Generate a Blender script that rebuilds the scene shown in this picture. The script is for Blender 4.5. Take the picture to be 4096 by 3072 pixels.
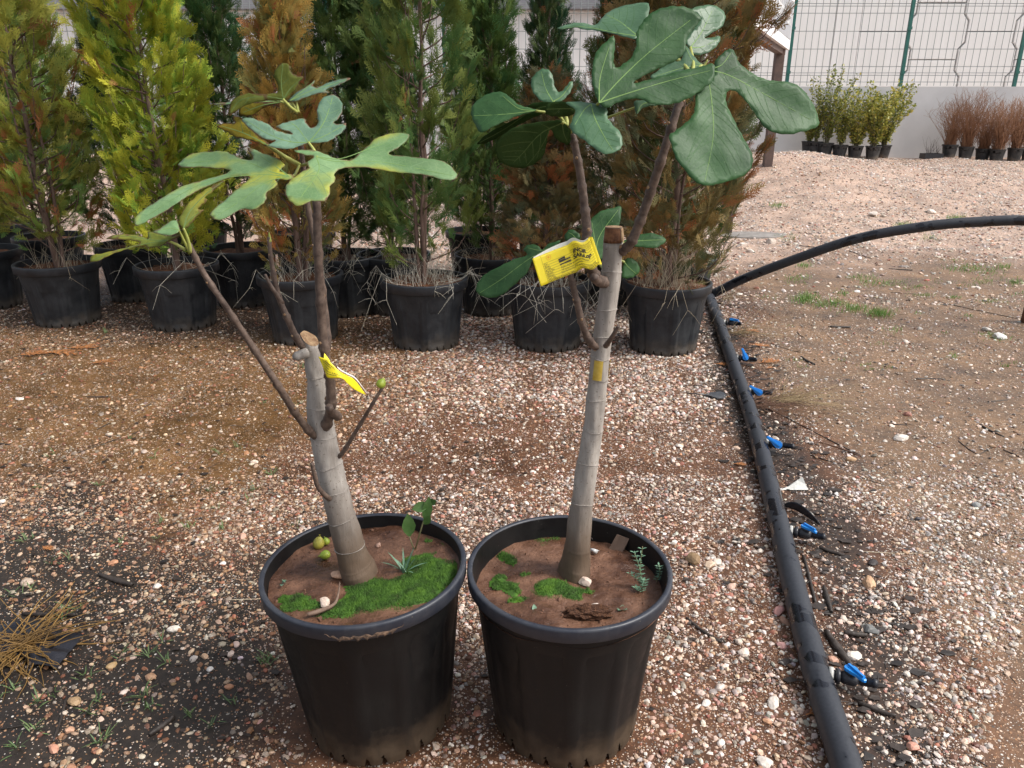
import bpy, math, random
import numpy as np
from mathutils import Vector, Matrix, noise
from mathutils.geometry import delaunay_2d_cdt

for o in list(bpy.data.objects):
    bpy.data.objects.remove(o, do_unlink=True)
scene = bpy.context.scene
COL = scene.collection
rnd = random.Random(7)
rng = np.random.default_rng(11)
R = math.radians

# ------------------------------------------------------------------ camera
CAM_H, PITCH, FPX = 1.36, R(20.0), 3072.0        # focal length in px of the 4096 px wide photograph
cam_d = bpy.data.cameras.new('camera')
cam_d.sensor_width = 36.0
cam_d.lens = FPX / 4096 * 36.0
cam_d.clip_start, cam_d.clip_end = 0.05, 500
cam = bpy.data.objects.new('camera', cam_d)
COL.objects.link(cam)
cam.location = (0, 0, CAM_H)
cam.rotation_euler = (R(90) - PITCH, 0, 0)
scene.camera = cam

# ------------------------------------------------------------------ light
SUN_EL, SUN_AZ = R(50), R(104)                     # azimuth measured from +Y towards +X
world = bpy.data.worlds.new('World')
scene.world = world
world.use_nodes = True
wn = world.node_tree
for n_ in list(wn.nodes):
    wn.nodes.remove(n_)
sky = wn.nodes.new('ShaderNodeTexSky')
sky.sky_type = 'NISHITA'
sky.sun_disc = False
sky.sun_elevation = SUN_EL
sky.sun_rotation = SUN_AZ
sky.air_density, sky.dust_density, sky.ozone_density = 1.0, 4.0, 1.0
hsv = wn.nodes.new('ShaderNodeHueSaturation')
hsv.inputs['Saturation'].default_value = 0.45
bg = wn.nodes.new('ShaderNodeBackground')
bg.inputs['Strength'].default_value = 0.115
wo = wn.nodes.new('ShaderNodeOutputWorld')
wn.links.new(sky.outputs[0], hsv.inputs['Color'])
wn.links.new(hsv.outputs[0], bg.inputs['Color'])
wn.links.new(bg.outputs[0], wo.inputs['Surface'])
sun_d = bpy.data.lights.new('sun', 'SUN')
sun_d.energy = 1.5
sun_d.angle = R(16)
sun_d.color = (1.0, 0.955, 0.89)
sun = bpy.data.objects.new('sun', sun_d)
COL.objects.link(sun)
sdir = Vector((math.sin(SUN_AZ) * math.cos(SUN_EL), math.cos(SUN_AZ) * math.cos(SUN_EL), math.sin(SUN_EL)))
sun.rotation_euler = sdir.to_track_quat('Z', 'Y').to_euler()
sun.location = sdir * 30
scene.render.engine = 'CYCLES'
scene.cycles.max_bounces = 5
scene.cycles.diffuse_bounces = 3
scene.cycles.glossy_bounces = 2
scene.cycles.transmission_bounces = 3
scene.view_settings.view_transform = 'Standard'
scene.view_settings.look = 'None'
scene.view_settings.gamma = 1.0
scene.view_settings.exposure = 0.97
scene.render.resolution_x, scene.render.resolution_y = 1024, 768

# ------------------------------------------------------------------ survey helpers (photo px of the 4096 px picture -> metres)
CAMP = Vector((0, 0, CAM_H))
FW = Vector((0, math.cos(PITCH), -math.sin(PITCH)))
UPV = Vector((0, math.sin(PITCH), math.cos(PITCH)))


def ray(px, py):
    return Vector(((px - 2048) / FPX, 0, 0)) + UPV * (-(py - 1536) / FPX) + FW


def at(px, py, y=None, z=None):
    d = ray(px, py)
    t = (y / d.y) if y is not None else ((z - CAM_H) / d.z)
    return CAMP + d * t


K = 4096 / 2212.0


def at2(x, y_, **k):            # same, from coordinates of the 2212 px wide view
    return at(x * K, y_ * K, **k)


def smooth(a, b, x):
    t = np.clip((x - a) / (b - a), 0, 1)
    return t * t * (3 - 2 * t)


def gz(x, y):
    """ground height"""
    x = np.asarray(x, float)
    y = np.asarray(y, float)
    z = smooth(9.0, 16.5, y) * (0.22 + 0.14 * smooth(9, 5, x) * smooth(-3, 3, x))
    z = z + 0.42 * np.exp(-((x - 4.2) / 2.0) ** 2 - ((y - 13.0) / 1.9) ** 2)
    z = z + 0.10 * np.exp(-((x - 7.2) / 1.6) ** 2 - ((y - 13.8) / 1.3) ** 2)
    far = smooth(6.5, 10, y)
    z = z + far * 0.045 * (np.sin(x * 1.9 + y * 0.7) * np.sin(y * 1.6 - x * 0.4) + 0.5 * np.sin(x * 4.1) * np.sin(y * 3.3))
    near = 1 - smooth(5, 8, y)
    z = z + 0.006 * np.sin(x * 3.1 + 1) * np.sin(y * 2.7) * near
    return z


def G(px, py):
    """point on the ground seen at photo px"""
    p = at(px, py, z=0.0)
    for _ in range(12):
        p = at(px, py, z=float(gz(p.x, p.y)))
    return p


def G2(x, y_):
    return G(x * K, y_ * K)


# ------------------------------------------------------------------ object helpers
def tag(o, label=None, cat=None, group=None, kind=None):
    if label:
        o['label'] = label
    if cat:
        o['category'] = cat
    if group:
        o['group'] = group
    if kind:
        o['kind'] = kind
    return o


def empty(name, loc=(0, 0, 0), parent=None):
    o = bpy.data.objects.new(name, None)
    o.empty_display_size = 0.05
    COL.objects.link(o)
    o.location = loc
    if parent:
        o.parent = parent
    return o


def link(name, me, parent=None, loc=None):
    o = bpy.data.objects.new(name, me)
    COL.objects.link(o)
    if parent:
        o.parent = parent
    if loc is not None:
        o.location = loc
    return o


class MB:
    """collects verts / faces; build() makes ONE mesh object"""

    def __init__(self):
        self.v, self.f, self.mi = [], [], []

    def add(self, v, f, mi=0):
        b = len(self.v)
        self.v.extend([tuple(p) for p in v])
        self.f.extend([tuple(i + b for i in q) for q in f])
        self.mi.extend([mi] * len(f))
        return self

    def box(self, a, b, mi=0):
        x0, y0, z0 = a
        x1, y1, z1 = b
        v = [(x0, y0, z0), (x1, y0, z0), (x1, y1, z0), (x0, y1, z0), (x0, y0, z1), (x1, y0, z1), (x1, y1, z1), (x0, y1, z1)]
        return self.add(v, [(0, 3, 2, 1), (4, 5, 6, 7), (0, 1, 5, 4), (1, 2, 6, 5), (2, 3, 7, 6), (3, 0, 4, 7)], mi)

    def tube(self, pts, rad, n=8, cap=True, mi=0):
        v, f = tube(pts, rad, n, cap)
        return self.add(v, f, mi)

    def mesh(self, name, mats, smooth_=True):
        me = bpy.data.meshes.new(name)
        me.from_pydata(self.v, [], self.f)
        for m in (mats if isinstance(mats, (list, tuple)) else [mats]):
            me.materials.append(m)
        if len(me.materials) > 1:
            me.polygons.foreach_set('material_index', self.mi)
        if smooth_:
            me.polygons.foreach_set('use_smooth', [True] * len(me.polygons))
        me.update()
        return me

    def build(self, name, mats, parent=None, loc=None, smooth_=True):
        return link(name, self.mesh(name, mats, smooth_), parent, loc)


def frames(pts):
    pts = [Vector(p) for p in pts]
    out, prev = [], None
    for i, p in enumerate(pts):
        t = (pts[min(i + 1, len(pts) - 1)] - pts[max(i - 1, 0)])
        t = t.normalized() if t.length > 1e-9 else Vector((0, 0, 1))
        if prev is None:
            a = Vector((0, -1, 0)) if abs(t.y) < 0.8 else Vector((1, 0, 0))
        else:
            a = prev
        n1 = (a - t * a.dot(t)).normalized()
        n2 = t.cross(n1)
        prev = n1
        out.append((p, t, n1, n2))
    return out


def tube(pts, rad, n=8, cap=True):
    if not isinstance(rad, (list, tuple, np.ndarray)):
        rad = [rad] * len(pts)
    v, f = [], []
    fr = frames(pts)
    for (p, t, a, b), r in zip(fr, rad):
        for k in range(n):
            w = 2 * math.pi * k / n
            v.append(p + a * (r * math.cos(w)) + b * (r * math.sin(w)))
    for i in range(len(pts) - 1):
        for k in range(n):
            k2 = (k + 1) % n
            f.append((i * n + k, i * n + k2, (i + 1) * n + k2, (i + 1) * n + k))
    if cap:
        f.append(tuple(range(n))[::-1])
        f.append(tuple((len(pts) - 1) * n + k for k in range(n)))
    return v, f


def spline(pts, m=6):
    """Catmull-Rom through 3-D or 2-D points (open)"""
    P = [np.array(p, float) for p in pts]
    P = [2 * P[0] - P[1]] + P + [2 * P[-1] - P[-2]]
    out = []
    for i in range(1, len(P) - 2):
        for k in range(m):
            t = k / m
            a, b, c, d = P[i - 1], P[i], P[i + 1], P[i + 2]
            out.append(0.5 * (2 * b + (c - a) * t + (2 * a - 5 * b + 4 * c - d) * t * t + (3 * b - a - 3 * c + d) * t ** 3))
    out.append(P[-2])
    return out


def closed_spline(pts, m=3):
    P = [np.array(p, float) for p in pts]
    n = len(P)
    out = []
    for i in range(n):
        a, b, c, d = P[i - 1], P[i], P[(i + 1) % n], P[(i + 2) % n]
        for k in range(m):
            t = k / m
            out.append(0.5 * (2 * b + (c - a) * t + (2 * a - 5 * b + 4 * c - d) * t * t + (3 * b - a - 3 * c + d) * t ** 3))
    return out


def lerp_list(vals, m):
    out = []
    for i in range(len(vals) - 1):
        for k in range(m):
            out.append(vals[i] + (vals[i + 1] - vals[i]) * k / m)
    out.append(vals[-1])
    return out


# ------------------------------------------------------------------ material helpers
def new_mat(name):
    m = bpy.data.materials.new(name)
    m.use_nodes = True
    t = m.node_tree
    return m, t, t.nodes['Principled BSDF'], t.nodes['Material Output']


def N(t, typ, **kw):
    n = t.nodes.new(typ)
    for k, v in kw.items():
        if k.startswith('i_'):
            key = k[2:]
            n.inputs[int(key) if key.isdigit() else key.replace('_', ' ')].default_value = v
        else:
            setattr(n, k, v)
    return n


def c4(c):
    return (c[0], c[1], c[2], 1.0)


def ramp(t, src, stops):
    n = t.nodes.new('ShaderNodeValToRGB')
    e = n.color_ramp.elements
    while len(e) < len(stops):
        e.new(0.5)
    for el, (p, c) in zip(e, stops):
        el.position = p
        el.color = c4(c) if isinstance(c, (tuple, list)) else (c, c, c, 1)
    t.links.new(src, n.inputs[0])
    return n.outputs[0]


def mixc(t, fac, a, b, mode='MIX'):
    n = t.nodes.new('ShaderNodeMix')
    n.data_type = 'RGBA'
    n.blend_type = mode
    for idx, val in ((0, fac), (6, a), (7, b)):
        if hasattr(val, 'is_output'):
            t.links.new(val, n.inputs[idx])
        elif idx == 0:
            n.inputs[0].default_value = val
        else:
            n.inputs[idx].default_value = c4(val)
    return n.outputs[2]


def noise_n(t, scale, detail=5, rough=0.6, vec=None, dist=0.0):
    n = N(t, 'ShaderNodeTexNoise')
    n.inputs['Scale'].default_value = scale
    n.inputs['Detail'].default_value = detail
    n.inputs['Roughness'].default_value = rough
    n.inputs['Distortion'].default_value = dist
    if vec is not None:
        t.links.new(vec, n.inputs['Vector'])
    return n


def bump(t, p, src, strength=0.3, dist=0.01):
    b = N(t, 'ShaderNodeBump')
    b.inputs['Strength'].default_value = strength
    b.inputs['Distance'].default_value = dist
    t.links.new(src, b.inputs['Height'])
    t.links.new(b.outputs[0], p.inputs['Normal'])
    return b


def mat_noise(name, c1, c2, scale=20, rough=0.7, rough2=None, bs=0.3, bd=0.004, detail=6, coords='Object', spec=0.5, stretch=None, lo=0.35, hi=0.65, metal=0.0):
    m, t, p, o = new_mat(name)
    tc = N(t, 'ShaderNodeTexCoord')
    v = tc.outputs[coords]
    if stretch:
        mp = N(t, 'ShaderNodeMapping')
        mp.inputs['Scale'].default_value = stretch
        t.links.new(v, mp.inputs[0])
        v = mp.outputs[0]
    n = noise_n(t, scale, detail, vec=v)
    col = ramp(t, n.outputs[0], [(lo, c1), (hi, c2)])
    t.links.new(col, p.inputs['Base Color'])
    p.inputs['Specular IOR Level'].default_value = spec
    p.inputs['Metallic'].default_value = metal
    if rough2 is not None:
        r_ = ramp(t, n.outputs[0], [(lo, rough), (hi, rough2)])
        t.links.new(r_, p.inputs['Roughness'])
    else:
        p.inputs['Roughness'].default_value = rough
    if bs > 0:
        n2 = noise_n(t, scale * 3, 6, vec=v)
        bump(t, p, n2.outputs[0], bs, bd)
    return m


def mat_flat(name, c, rough=0.6, spec=0.5):
    m, t, p, o = new_mat(name)
    p.inputs['Base Color'].default_value = c4(c)
    p.inputs['Roughness'].default_value = rough
    p.inputs['Specular IOR Level'].default_value = spec
    return m


def add_translucent(m, col_out_or_color, fac):
    t = m.node_tree
    p, o = t.nodes['Principled BSDF'], t.nodes['Material Output']
    tr = N(t, 'ShaderNodeBsdfTranslucent')
    if hasattr(col_out_or_color, 'is_output'):
        t.links.new(col_out_or_color, tr.inputs[0])
    else:
        tr.inputs[0].default_value = c4(col_out_or_color)
    mx = N(t, 'ShaderNodeMixShader')
    mx.inputs[0].default_value = fac
    t.links.new(p.outputs[0], mx.inputs[1])
    t.links.new(tr.outputs[0], mx.inputs[2])
    t.links.new(mx.outputs[0], o.inputs['Surface'])


# ================================================================== GROUND
def ground_zone(x, y):
    """soil colour (rgb), moisture and grit share at a place: dark humus in the near left, ochre silt, red loam, tan silt, pale chips; shade of the conifer rows painted in"""
    x = np.asarray(x, float)
    y = np.asarray(y, float)
    wob = 0.22 * np.sin(2.1 * x + 1.3 * y) + 0.15 * np.sin(4.7 * x - 3.1 * y + 1) + 0.1 * np.sin(9.3 * x + 7.7 * y)
    red = np.array([0.092, 0.040, 0.019])
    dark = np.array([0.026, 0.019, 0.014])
    ochre = np.array([0.120, 0.060, 0.019])
    tan = np.array([0.160, 0.098, 0.056])
    pale = np.array([0.40, 0.285, 0.22])
    c = np.ones(x.shape + (3,)) * red
    w = (smooth(-0.25, -0.75, x + wob * .7) * smooth(2.75, 2.1, y + wob))[..., None]
    c = c * (1 - w) + dark * w
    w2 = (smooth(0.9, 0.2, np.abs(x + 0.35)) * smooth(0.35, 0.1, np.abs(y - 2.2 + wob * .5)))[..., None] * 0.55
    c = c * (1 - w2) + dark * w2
    w = (smooth(-0.45, -1.0, x + wob) * smooth(2.3, 2.9, y + wob) * smooth(5.5, 4.6, y))[..., None]
    c = c * (1 - w) + ochre * w
    xl = 0.98 + (y - 1.5) * 0.13
    w = (smooth(0.05, 0.35, x - xl + wob * .4) * smooth(8.5, 6.5, y + wob))[..., None]
    c = c * (1 - w) + tan * w
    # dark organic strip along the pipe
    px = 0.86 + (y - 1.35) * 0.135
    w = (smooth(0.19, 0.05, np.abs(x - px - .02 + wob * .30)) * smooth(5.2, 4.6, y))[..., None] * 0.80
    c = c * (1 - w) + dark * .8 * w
    w = (smooth(4.55, 4.9, y + wob * .6) * smooth(6.9, 6.2, y + wob) * smooth(1.5, 1.1, x + wob * .3))[..., None] * .8  # dark litter tone that also paints the conifer rows' shade into the soil
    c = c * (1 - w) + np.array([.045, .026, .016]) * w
    w = smooth(6.0, 8.2, y + wob * 1.5 - 0.3 * smooth(1, 3, x))[..., None]
    c = c * (1 - w) + pale * w
    return c


def gravel_share(x, y):
    x = np.asarray(x, float)
    y = np.asarray(y, float)
    s1 = np.sin(3.3 * x + 1.1 * y + 2) * np.sin(2.7 * y - 1.9 * x)
    s2 = np.sin(7.7 * x + 5.1 * y) * np.sin(6.1 * y - 8.3 * x + 1)
    s3 = np.sin(17 * x - 11 * y) * np.sin(15 * y + 13 * x + 2)
    wob = 0.5 + 0.35 * s1 + 0.3 * s2 + 0.2 * s3
    e = 0.25 * s1 + 0.2 * s2 + 0.1 * s3
    g = 0.78 + 0 * x
    g = g * (1 - 0.62 * smooth(-0.40, -1.0, x + e) * smooth(2.7, 1.9, y + e))
    g = g * (1 - 0.20 * smooth(-0.6, -1.2, x + e) * smooth(2.2, 2.8, y + e))
    xl = 0.98 + (y - 1.5) * 0.13
    tanz = smooth(0.05, 0.4, x - xl + e * .5) * smooth(2.2, 3.3, y + e) * smooth(8.5, 6.5, y)
    g = g * (1 - 0.60 * tanz)
    g = g + 0.45 * smooth(3.0, 4.0, y + 2 * e) * smooth(-1.2, -0.3, x + e) * smooth(1.25, 0.8, x)
    g = g + 0.35 * smooth(6.2, 7.5, y)
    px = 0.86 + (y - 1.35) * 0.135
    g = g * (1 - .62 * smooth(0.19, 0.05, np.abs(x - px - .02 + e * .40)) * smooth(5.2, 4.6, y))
    return np.clip(g * (0.50 + 0.75 * wob), 0.03, 1.3)


def build_ground():
    def axis(segs):
        out = []
        for a, b, n in segs:
            out += list(np.linspace(a, b, n, endpoint=False))
        return np.array(out + [segs[-1][1]])
    ys = axis([(-40, -4, 10), (-4, 0.8, 20), (0.8, 2.6, 80), (2.6, 5.5, 90), (5.5, 10, 70), (10, 19, 90), (19, 70, 25)])
    xs = axis([(-70, -12, 20), (-12, -3.5, 50), (-3.5, -1.6, 50), (-1.6, 1.8, 130), (1.8, 4, 55), (4, 12, 90), (12, 70, 20)])
    X, Y = np.meshgrid(xs, ys)
    Z = gz(X, Y)
    nx, ny = len(xs), len(ys)
    v = np.stack([X, Y, Z], -1).reshape(-1, 3)
    for i in range(len(v)):
        if v[i, 1] > 0.5 and abs(v[i, 0]) < 12 and v[i, 1] < 19:
            q = noise.noise(Vector((v[i, 0] * 6, v[i, 1] * 6, 0)))
            q2 = noise.noise(Vector((v[i, 0] * 19, v[i, 1] * 19, 4)))
            v[i, 2] += q * 0.004 + q2 * 0.0025
    idx = np.arange(nx * ny).reshape(ny, nx)
    f = np.stack([idx[:-1, :-1], idx[:-1, 1:], idx[1:, 1:], idx[1:, :-1]], -1).reshape(-1, 4)
    me = bpy.data.meshes.new('ground')
    me.from_pydata(v.tolist(), [], f.tolist())
    ca = me.color_attributes.new('soil', 'FLOAT_COLOR', 'POINT')
    col = np.ones((len(v), 4))
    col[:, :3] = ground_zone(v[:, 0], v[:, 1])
    col[:, 3] = np.clip(gravel_share(v[:, 0], v[:, 1]), 0, 1)
    ca.data.foreach_set('color', col.ravel())
    me.polygons.foreach_set('use_smooth', [True] * len(me.polygons))
    m, t, p, o = new_mat('ground_soil')
    at_ = N(t, 'ShaderNodeAttribute', attribute_name='soil')
    tc = N(t, 'ShaderNodeTexCoord')
    ob = tc.outputs['Object']
    n1 = noise_n(t, 3.0, 8, 0.65, ob)
    n2 = noise_n(t, 38, 6, 0.7, ob)
    k1 = ramp(t, n1.outputs[0], [(0.3, 0.50), (0.7, 1.40)])
    k2 = ramp(t, n2.outputs[0], [(0.3, 0.55), (0.7, 1.5)])
    base = mixc(t, 1.0, at_.outputs['Color'], k1, 'MULTIPLY')
    base = mixc(t, 1.0, base, k2, 'MULTIPLY')
    # grit: two sizes of mineral specks set in the mud
    hts = []
    for sc, thr, share in ((210, 0.42, 0.62), (105, 0.40, 0.42)):
        vo = N(t, 'ShaderNodeTexVoronoi')
        vo.inputs['Scale'].default_value = sc
        t.links.new(ob, vo.inputs['Vector'])
        sep = N(t, 'ShaderNodeSeparateColor')
        t.links.new(vo.outputs['Color'], sep.inputs[0])
        inside = ramp(t, vo.outputs['Distance'], [(thr * 0.75, 1.0), (thr, 0.0)])
        mul = N(t, 'ShaderNodeMath', operation='MULTIPLY')
        t.links.new(at_.outputs['Alpha'], mul.inputs[0])
        mul.inputs[1].default_value = share
        lt = N(t, 'ShaderNodeMath', operation='LESS_THAN')
        t.links.new(sep.outputs[0], lt.inputs[0])
        t.links.new(mul.outputs[0], lt.inputs[1])
        m2 = N(t, 'ShaderNodeMath', operation='MULTIPLY')
        t.links.new(lt.outputs[0], m2.inputs[0])
        t.links.new(inside, m2.inputs[1])
        gc = ramp(t, sep.outputs[1], [(0.0, (0.17, 0.07, 0.035)), (0.25, (0.30, 0.15, 0.07)), (0.5, (0.42, 0.27, 0.17)), (0.7, (0.58, 0.44, 0.34)), (0.88, (0.74, 0.69, 0.62)), (1.0, (0.06, 0.05, 0.045))])
        base = mixc(t, m2.outputs[0], base, gc)
        hts.append(m2.outputs[0])
    t.links.new(base, p.inputs['Base Color'])
    rr = ramp(t, n1.outputs[0], [(0.35, 0.42), (0.65, 0.8)])
    t.links.new(rr, p.inputs['Roughness'])
    p.inputs['Specular IOR Level'].default_value = 0.4
    ad = N(t, 'ShaderNodeMath', operation='ADD')
    t.links.new(hts[0], ad.inputs[0])
    t.links.new(hts[1], ad.inputs[1])
    ad2 = N(t, 'ShaderNodeMath', operation='ADD')
    t.links.new(ad.outputs[0], ad2.inputs[0])
    t.links.new(n2.outputs[0], ad2.inputs[1])
    bump(t, p, ad2.outputs[0], 0.6, 0.004)
    me.materials.append(m)
    g = link('ground', me)
    tag(g, kind='structure')
    return g


ground = build_ground()

# ================================================================== WALLS, FENCE, SIGN
WALL_Y = 18.4
m_render = mat_noise('wall_render', (0.50, 0.50, 0.505), (0.57, 0.57, 0.575), 1.2, 0.85, bs=0.08)
m_white = mat_noise('white_concrete', (0.76, 0.755, 0.735), (0.82, 0.815, 0.80), 0.8, 0.85, bs=0.15, bd=0.01, stretch=(6, 6, 0.35))
m_joint = mat_noise('joint_backing_grey', (0.22, 0.22, 0.22), (0.30, 0.30, 0.30), 6, 0.9)  # plain grey of the slab behind the open panel joints
m_grey = mat_noise('grey_cladding', (0.20, 0.205, 0.22), (0.25, 0.255, 0.27), 2, 0.6, bs=0.05)
m_green = mat_noise('green_paint', (0.012, 0.10, 0.085), (0.02, 0.135, 0.11), 9, 0.45, bs=0.05)
m_wire = mat_flat('zinc_wire', (0.22, 0.25, 0.25), 0.5)

low = MB().box((-20, WALL_Y, -0.4), (22, WALL_Y + 0.28, 1.735))
lw = low.build('retaining_wall', m_render, smooth_=False)
tag(lw, 'low smooth pale grey concrete wall under the wire mesh fence', 'wall')

# tall precast wall behind: plain slab plus interlocking panels
PW_Y = 24.6
pw = empty('panel_wall', (0, PW_Y, 0))
tag(pw, 'tall white wall of interlocking concrete panels behind the fence', 'wall')
MB().box((-30, 0.12, -0.5), (32, 0.5, 3.95)).build('backing_slab', m_joint, pw, smooth_=False)
MB().box((6.4, 0.121, 3.95), (32, 0.5, 6.5)).build('backing_slab', m_joint, pw, smooth_=False)
MB().box((-30, -0.35, 3.93), (6.395, 0.55, 5.2)).build('parapet', m_grey, pw, smooth_=False)
X0P = 10.15                                         # left edge of the first interlocking column (metres)
xx = -28.0
while xx < X0P - 0.1:
    x1 = min(xx + 3.0, X0P)
    if x1 < 6.5:
        top = 3.92
    else:
        top = 6.4
        if xx < 6.4:
            x1 = 6.42
            top = 3.92
    MB().box((xx + 0.012, 0.0, -0.4), (x1 - 0.012, 0.119, top)).build('plain_panel', m_white, pw, smooth_=False)
    xx = x1
PH, PWD, NT = 1.52, 1.56, 0.16
for ci in range(6):
    cx = X0P + 0.72 + ci * PWD
    off = 0.02 + (0.0 if ci % 2 == 0 else PH / 2)
    for ri in range(-1, 5):
        zb = off + ri * PH + 0.30
        if zb + PH < 0.2 or zb > 6:
            continue
        hw0, hw1 = PWD / 2 - NT / 2 - 0.02, PWD / 2 + NT / 2 - 0.02
        lz = [0.012, 0.30, 0.48, 1.04, 1.22, PH - 0.012]
        ws = [hw0, hw0, hw1, hw1, hw0, hw0]
        left = [(cx - (w if ci > 0 else PWD / 2 - 0.06), zb + z) for w, z in zip(ws, lz)]
        right = [(cx + w, zb + z) for w, z in zip(ws, lz)]
        poly = right + left[::-1]
        n = len(poly)
        ctr = (cx, zb + PH / 2)
        ins = [(a + (ctr[0] - a) * 0.018, b + (ctr[1] - b) * 0.018) for a, b in poly]
        v = [(a, 0.0, b) for a, b in ins] + [(a, 0.02, b) for a, b in poly] + [(a, 0.119, b) for a, b in poly]
        f = [tuple(range(n))]
        for k in range(n):
            k2 = (k + 1) % n
            f.append((k, n + k, n + k2, k2))
            f.append((n + k, 2 * n + k, 2 * n + k2, n + k2))
        MB().add(v, f).build('panel', m_white, pw, smooth_=False)

# mesh fence on the low wall
fence = empty('mesh_fence', (0, WALL_Y + 0.14, 1.735))
tag(fence, 'green post wire mesh fence standing on the low grey wall', 'fence')
fx0 = at(1703 * K, 187 * K, y=WALL_Y).x
POSTS = [fx0 + 2.56 * i for i in range(-8, 4)]
post_me = MB().box((-0.035, -0.03, -0.02), (0.035, 0.03, 2.6)).mesh('post', m_green, False)
pm = MB()
nw = 17
for k in range(1, nw):
    x = 2.56 * k / nw
    pm.tube([(x, 0, 0.02), (x, 0, 2.5)], 0.0065, 4, False)
for z in [0.10, 0.24, 0.29, 0.42, 0.78, 1.14, 1.50, 1.64, 1.69, 1.86, 2.2, 2.48]:
    pm.tube([(0.03, 0.006, z), (2.53, 0.006, z)], 0.0065, 4, False)
panel_me = pm.mesh('mesh_panel', m_wire)
clip_me = MB().box((-0.045, -0.05, -0.03), (0.045, -0.03, 0.03)).mesh('clip', m_green, False)
for x in POSTS:
    link('post', post_me, fence, (x, 0, 0))
    link('mesh_panel', panel_me, fence, (x, 0, 0))
    for z in (0.3, 1.2, 2.1):
        link('clip', clip_me, fence, (x, 0, z))


def text_mesh(txt, size, bold=0.0, shear=0.0, align='LEFT'):
    """(verts, faces) of a flat text in the xz plane: x right, z up"""
    cu = bpy.data.curves.new('txt', 'FONT')
    cu.body = txt
    cu.size = size
    cu.shear = shear
    cu.offset = bold
    cu.align_x = align
    cu.resolution_u = 3
    ob = bpy.data.objects.new('txt', cu)
    COL.objects.link(ob)
    bpy.context.view_layer.update()
    me = bpy.data.meshes.new_from_object(ob.evaluated_get(bpy.context.evaluated_depsgraph_get()))
    v = [(w.co.x, w.co.y) for w in me.vertices]
    f = [tuple(q.vertices) for q in me.polygons]
    bpy.data.objects.remove(ob)
    bpy.data.meshes.remove(me)
    bpy.data.curves.remove(cu)
    return v, f


# sign board on posts, seen obliquely
SL = Vector((2.34, 8.3, 0))
SR = Vector((4.13, 12.45, 0))
m_signw = mat_noise('sign_white', (0.80, 0.80, 0.80), (0.84, 0.84, 0.84), 1, 0.4, bs=0)
m_signg = mat_noise('sign_grey_print', (0.33, 0.34, 0.36), (0.36, 0.37, 0.39), 3, 0.45, bs=0)
m_signt = mat_flat('sign_grey_letters', (0.25, 0.26, 0.30), 0.5)
m_rust = mat_noise('rusty_steel', (0.085, 0.06, 0.052), (0.13, 0.085, 0.07), 14, 0.75, bs=0.2)
sign = empty('sign_board', SR)
tag(sign, 'large white advertising board with grey lettered band on brown steel posts', 'sign')
ex = (SR - SL).normalized()
nrm = Vector((-ex.y, ex.x, 0))
if nrm.y > 0:
    nrm = -nrm
W_S = (SR - SL).length
zb = at(3148, 200, y=12.45).z


def sgn(u, z, d=0.0):            # u metres from the far right end towards the left, z above board foot
    p = SR - ex * u + nrm * d
    return (p.x - SR.x, p.y - SR.y, zb + z)


def sgn_box(u0, u1, z0, z1, d0, d1):
    mb = MB()
    v = [sgn(u, z, d) for d in (d0, d1) for (u, z) in ((u0, z0), (u1, z0), (u1, z1), (u0, z1))]
    mb.add(v, [(0, 1, 2, 3), (4, 7, 6, 5), (0, 4, 5, 1), (1, 5, 6, 2), (2, 6, 7, 3), (3, 7, 4, 0)])
    return mb


sgn_box(0, W_S, 0.0, 2.2, -0.12, 0.0).build('board', m_signw, sign, smooth_=False)
sgn_box(0.10, W_S - 0.1, 0.13, 0.62, 0.0, 0.004).build('grey_band', m_signg, sign, smooth_=False)
sgn_box(0.0, W_S, -0.07, 0.0, -0.16, -0.05).build('lower_rail', m_rust, sign, smooth_=False)


def sgn_text(txt, u_right, z, size, mat, d, name):
    v, f = text_mesh(txt, size, 0.004)
    w = max(a for a, b in v)
    MB().add([sgn(u_right + (w - a), z + b, d) for a, b in v], f).build(name, mat, sign, smooth_=False)


sgn_text('www. dafidancilik.com', 0.35, 0.30, 0.30, m_signw, 0.008, 'lettering')
sgn_text('0544 675 70 77', 0.5, 0.80, 0.27, m_signt, 0.006, 'lettering')
sgn_text('FIDAN SATIS', 0.7, 1.25, 0.27, m_signt, 0.006, 'lettering')
for u in (0.35, W_S - 0.35):
    p = SR - ex * u - nrm * 0.10
    zg = float(gz(p.x, p.y)) - 0.1
    MB().box((p.x - SR.x - 0.06, p.y - SR.y - 0.06, zg), (p.x - SR.x + 0.06, p.y - SR.y + 0.06, zb + 2.1 if u > 1 else zb - 0.002)).build('post', m_rust, sign, smooth_=False)


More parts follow.
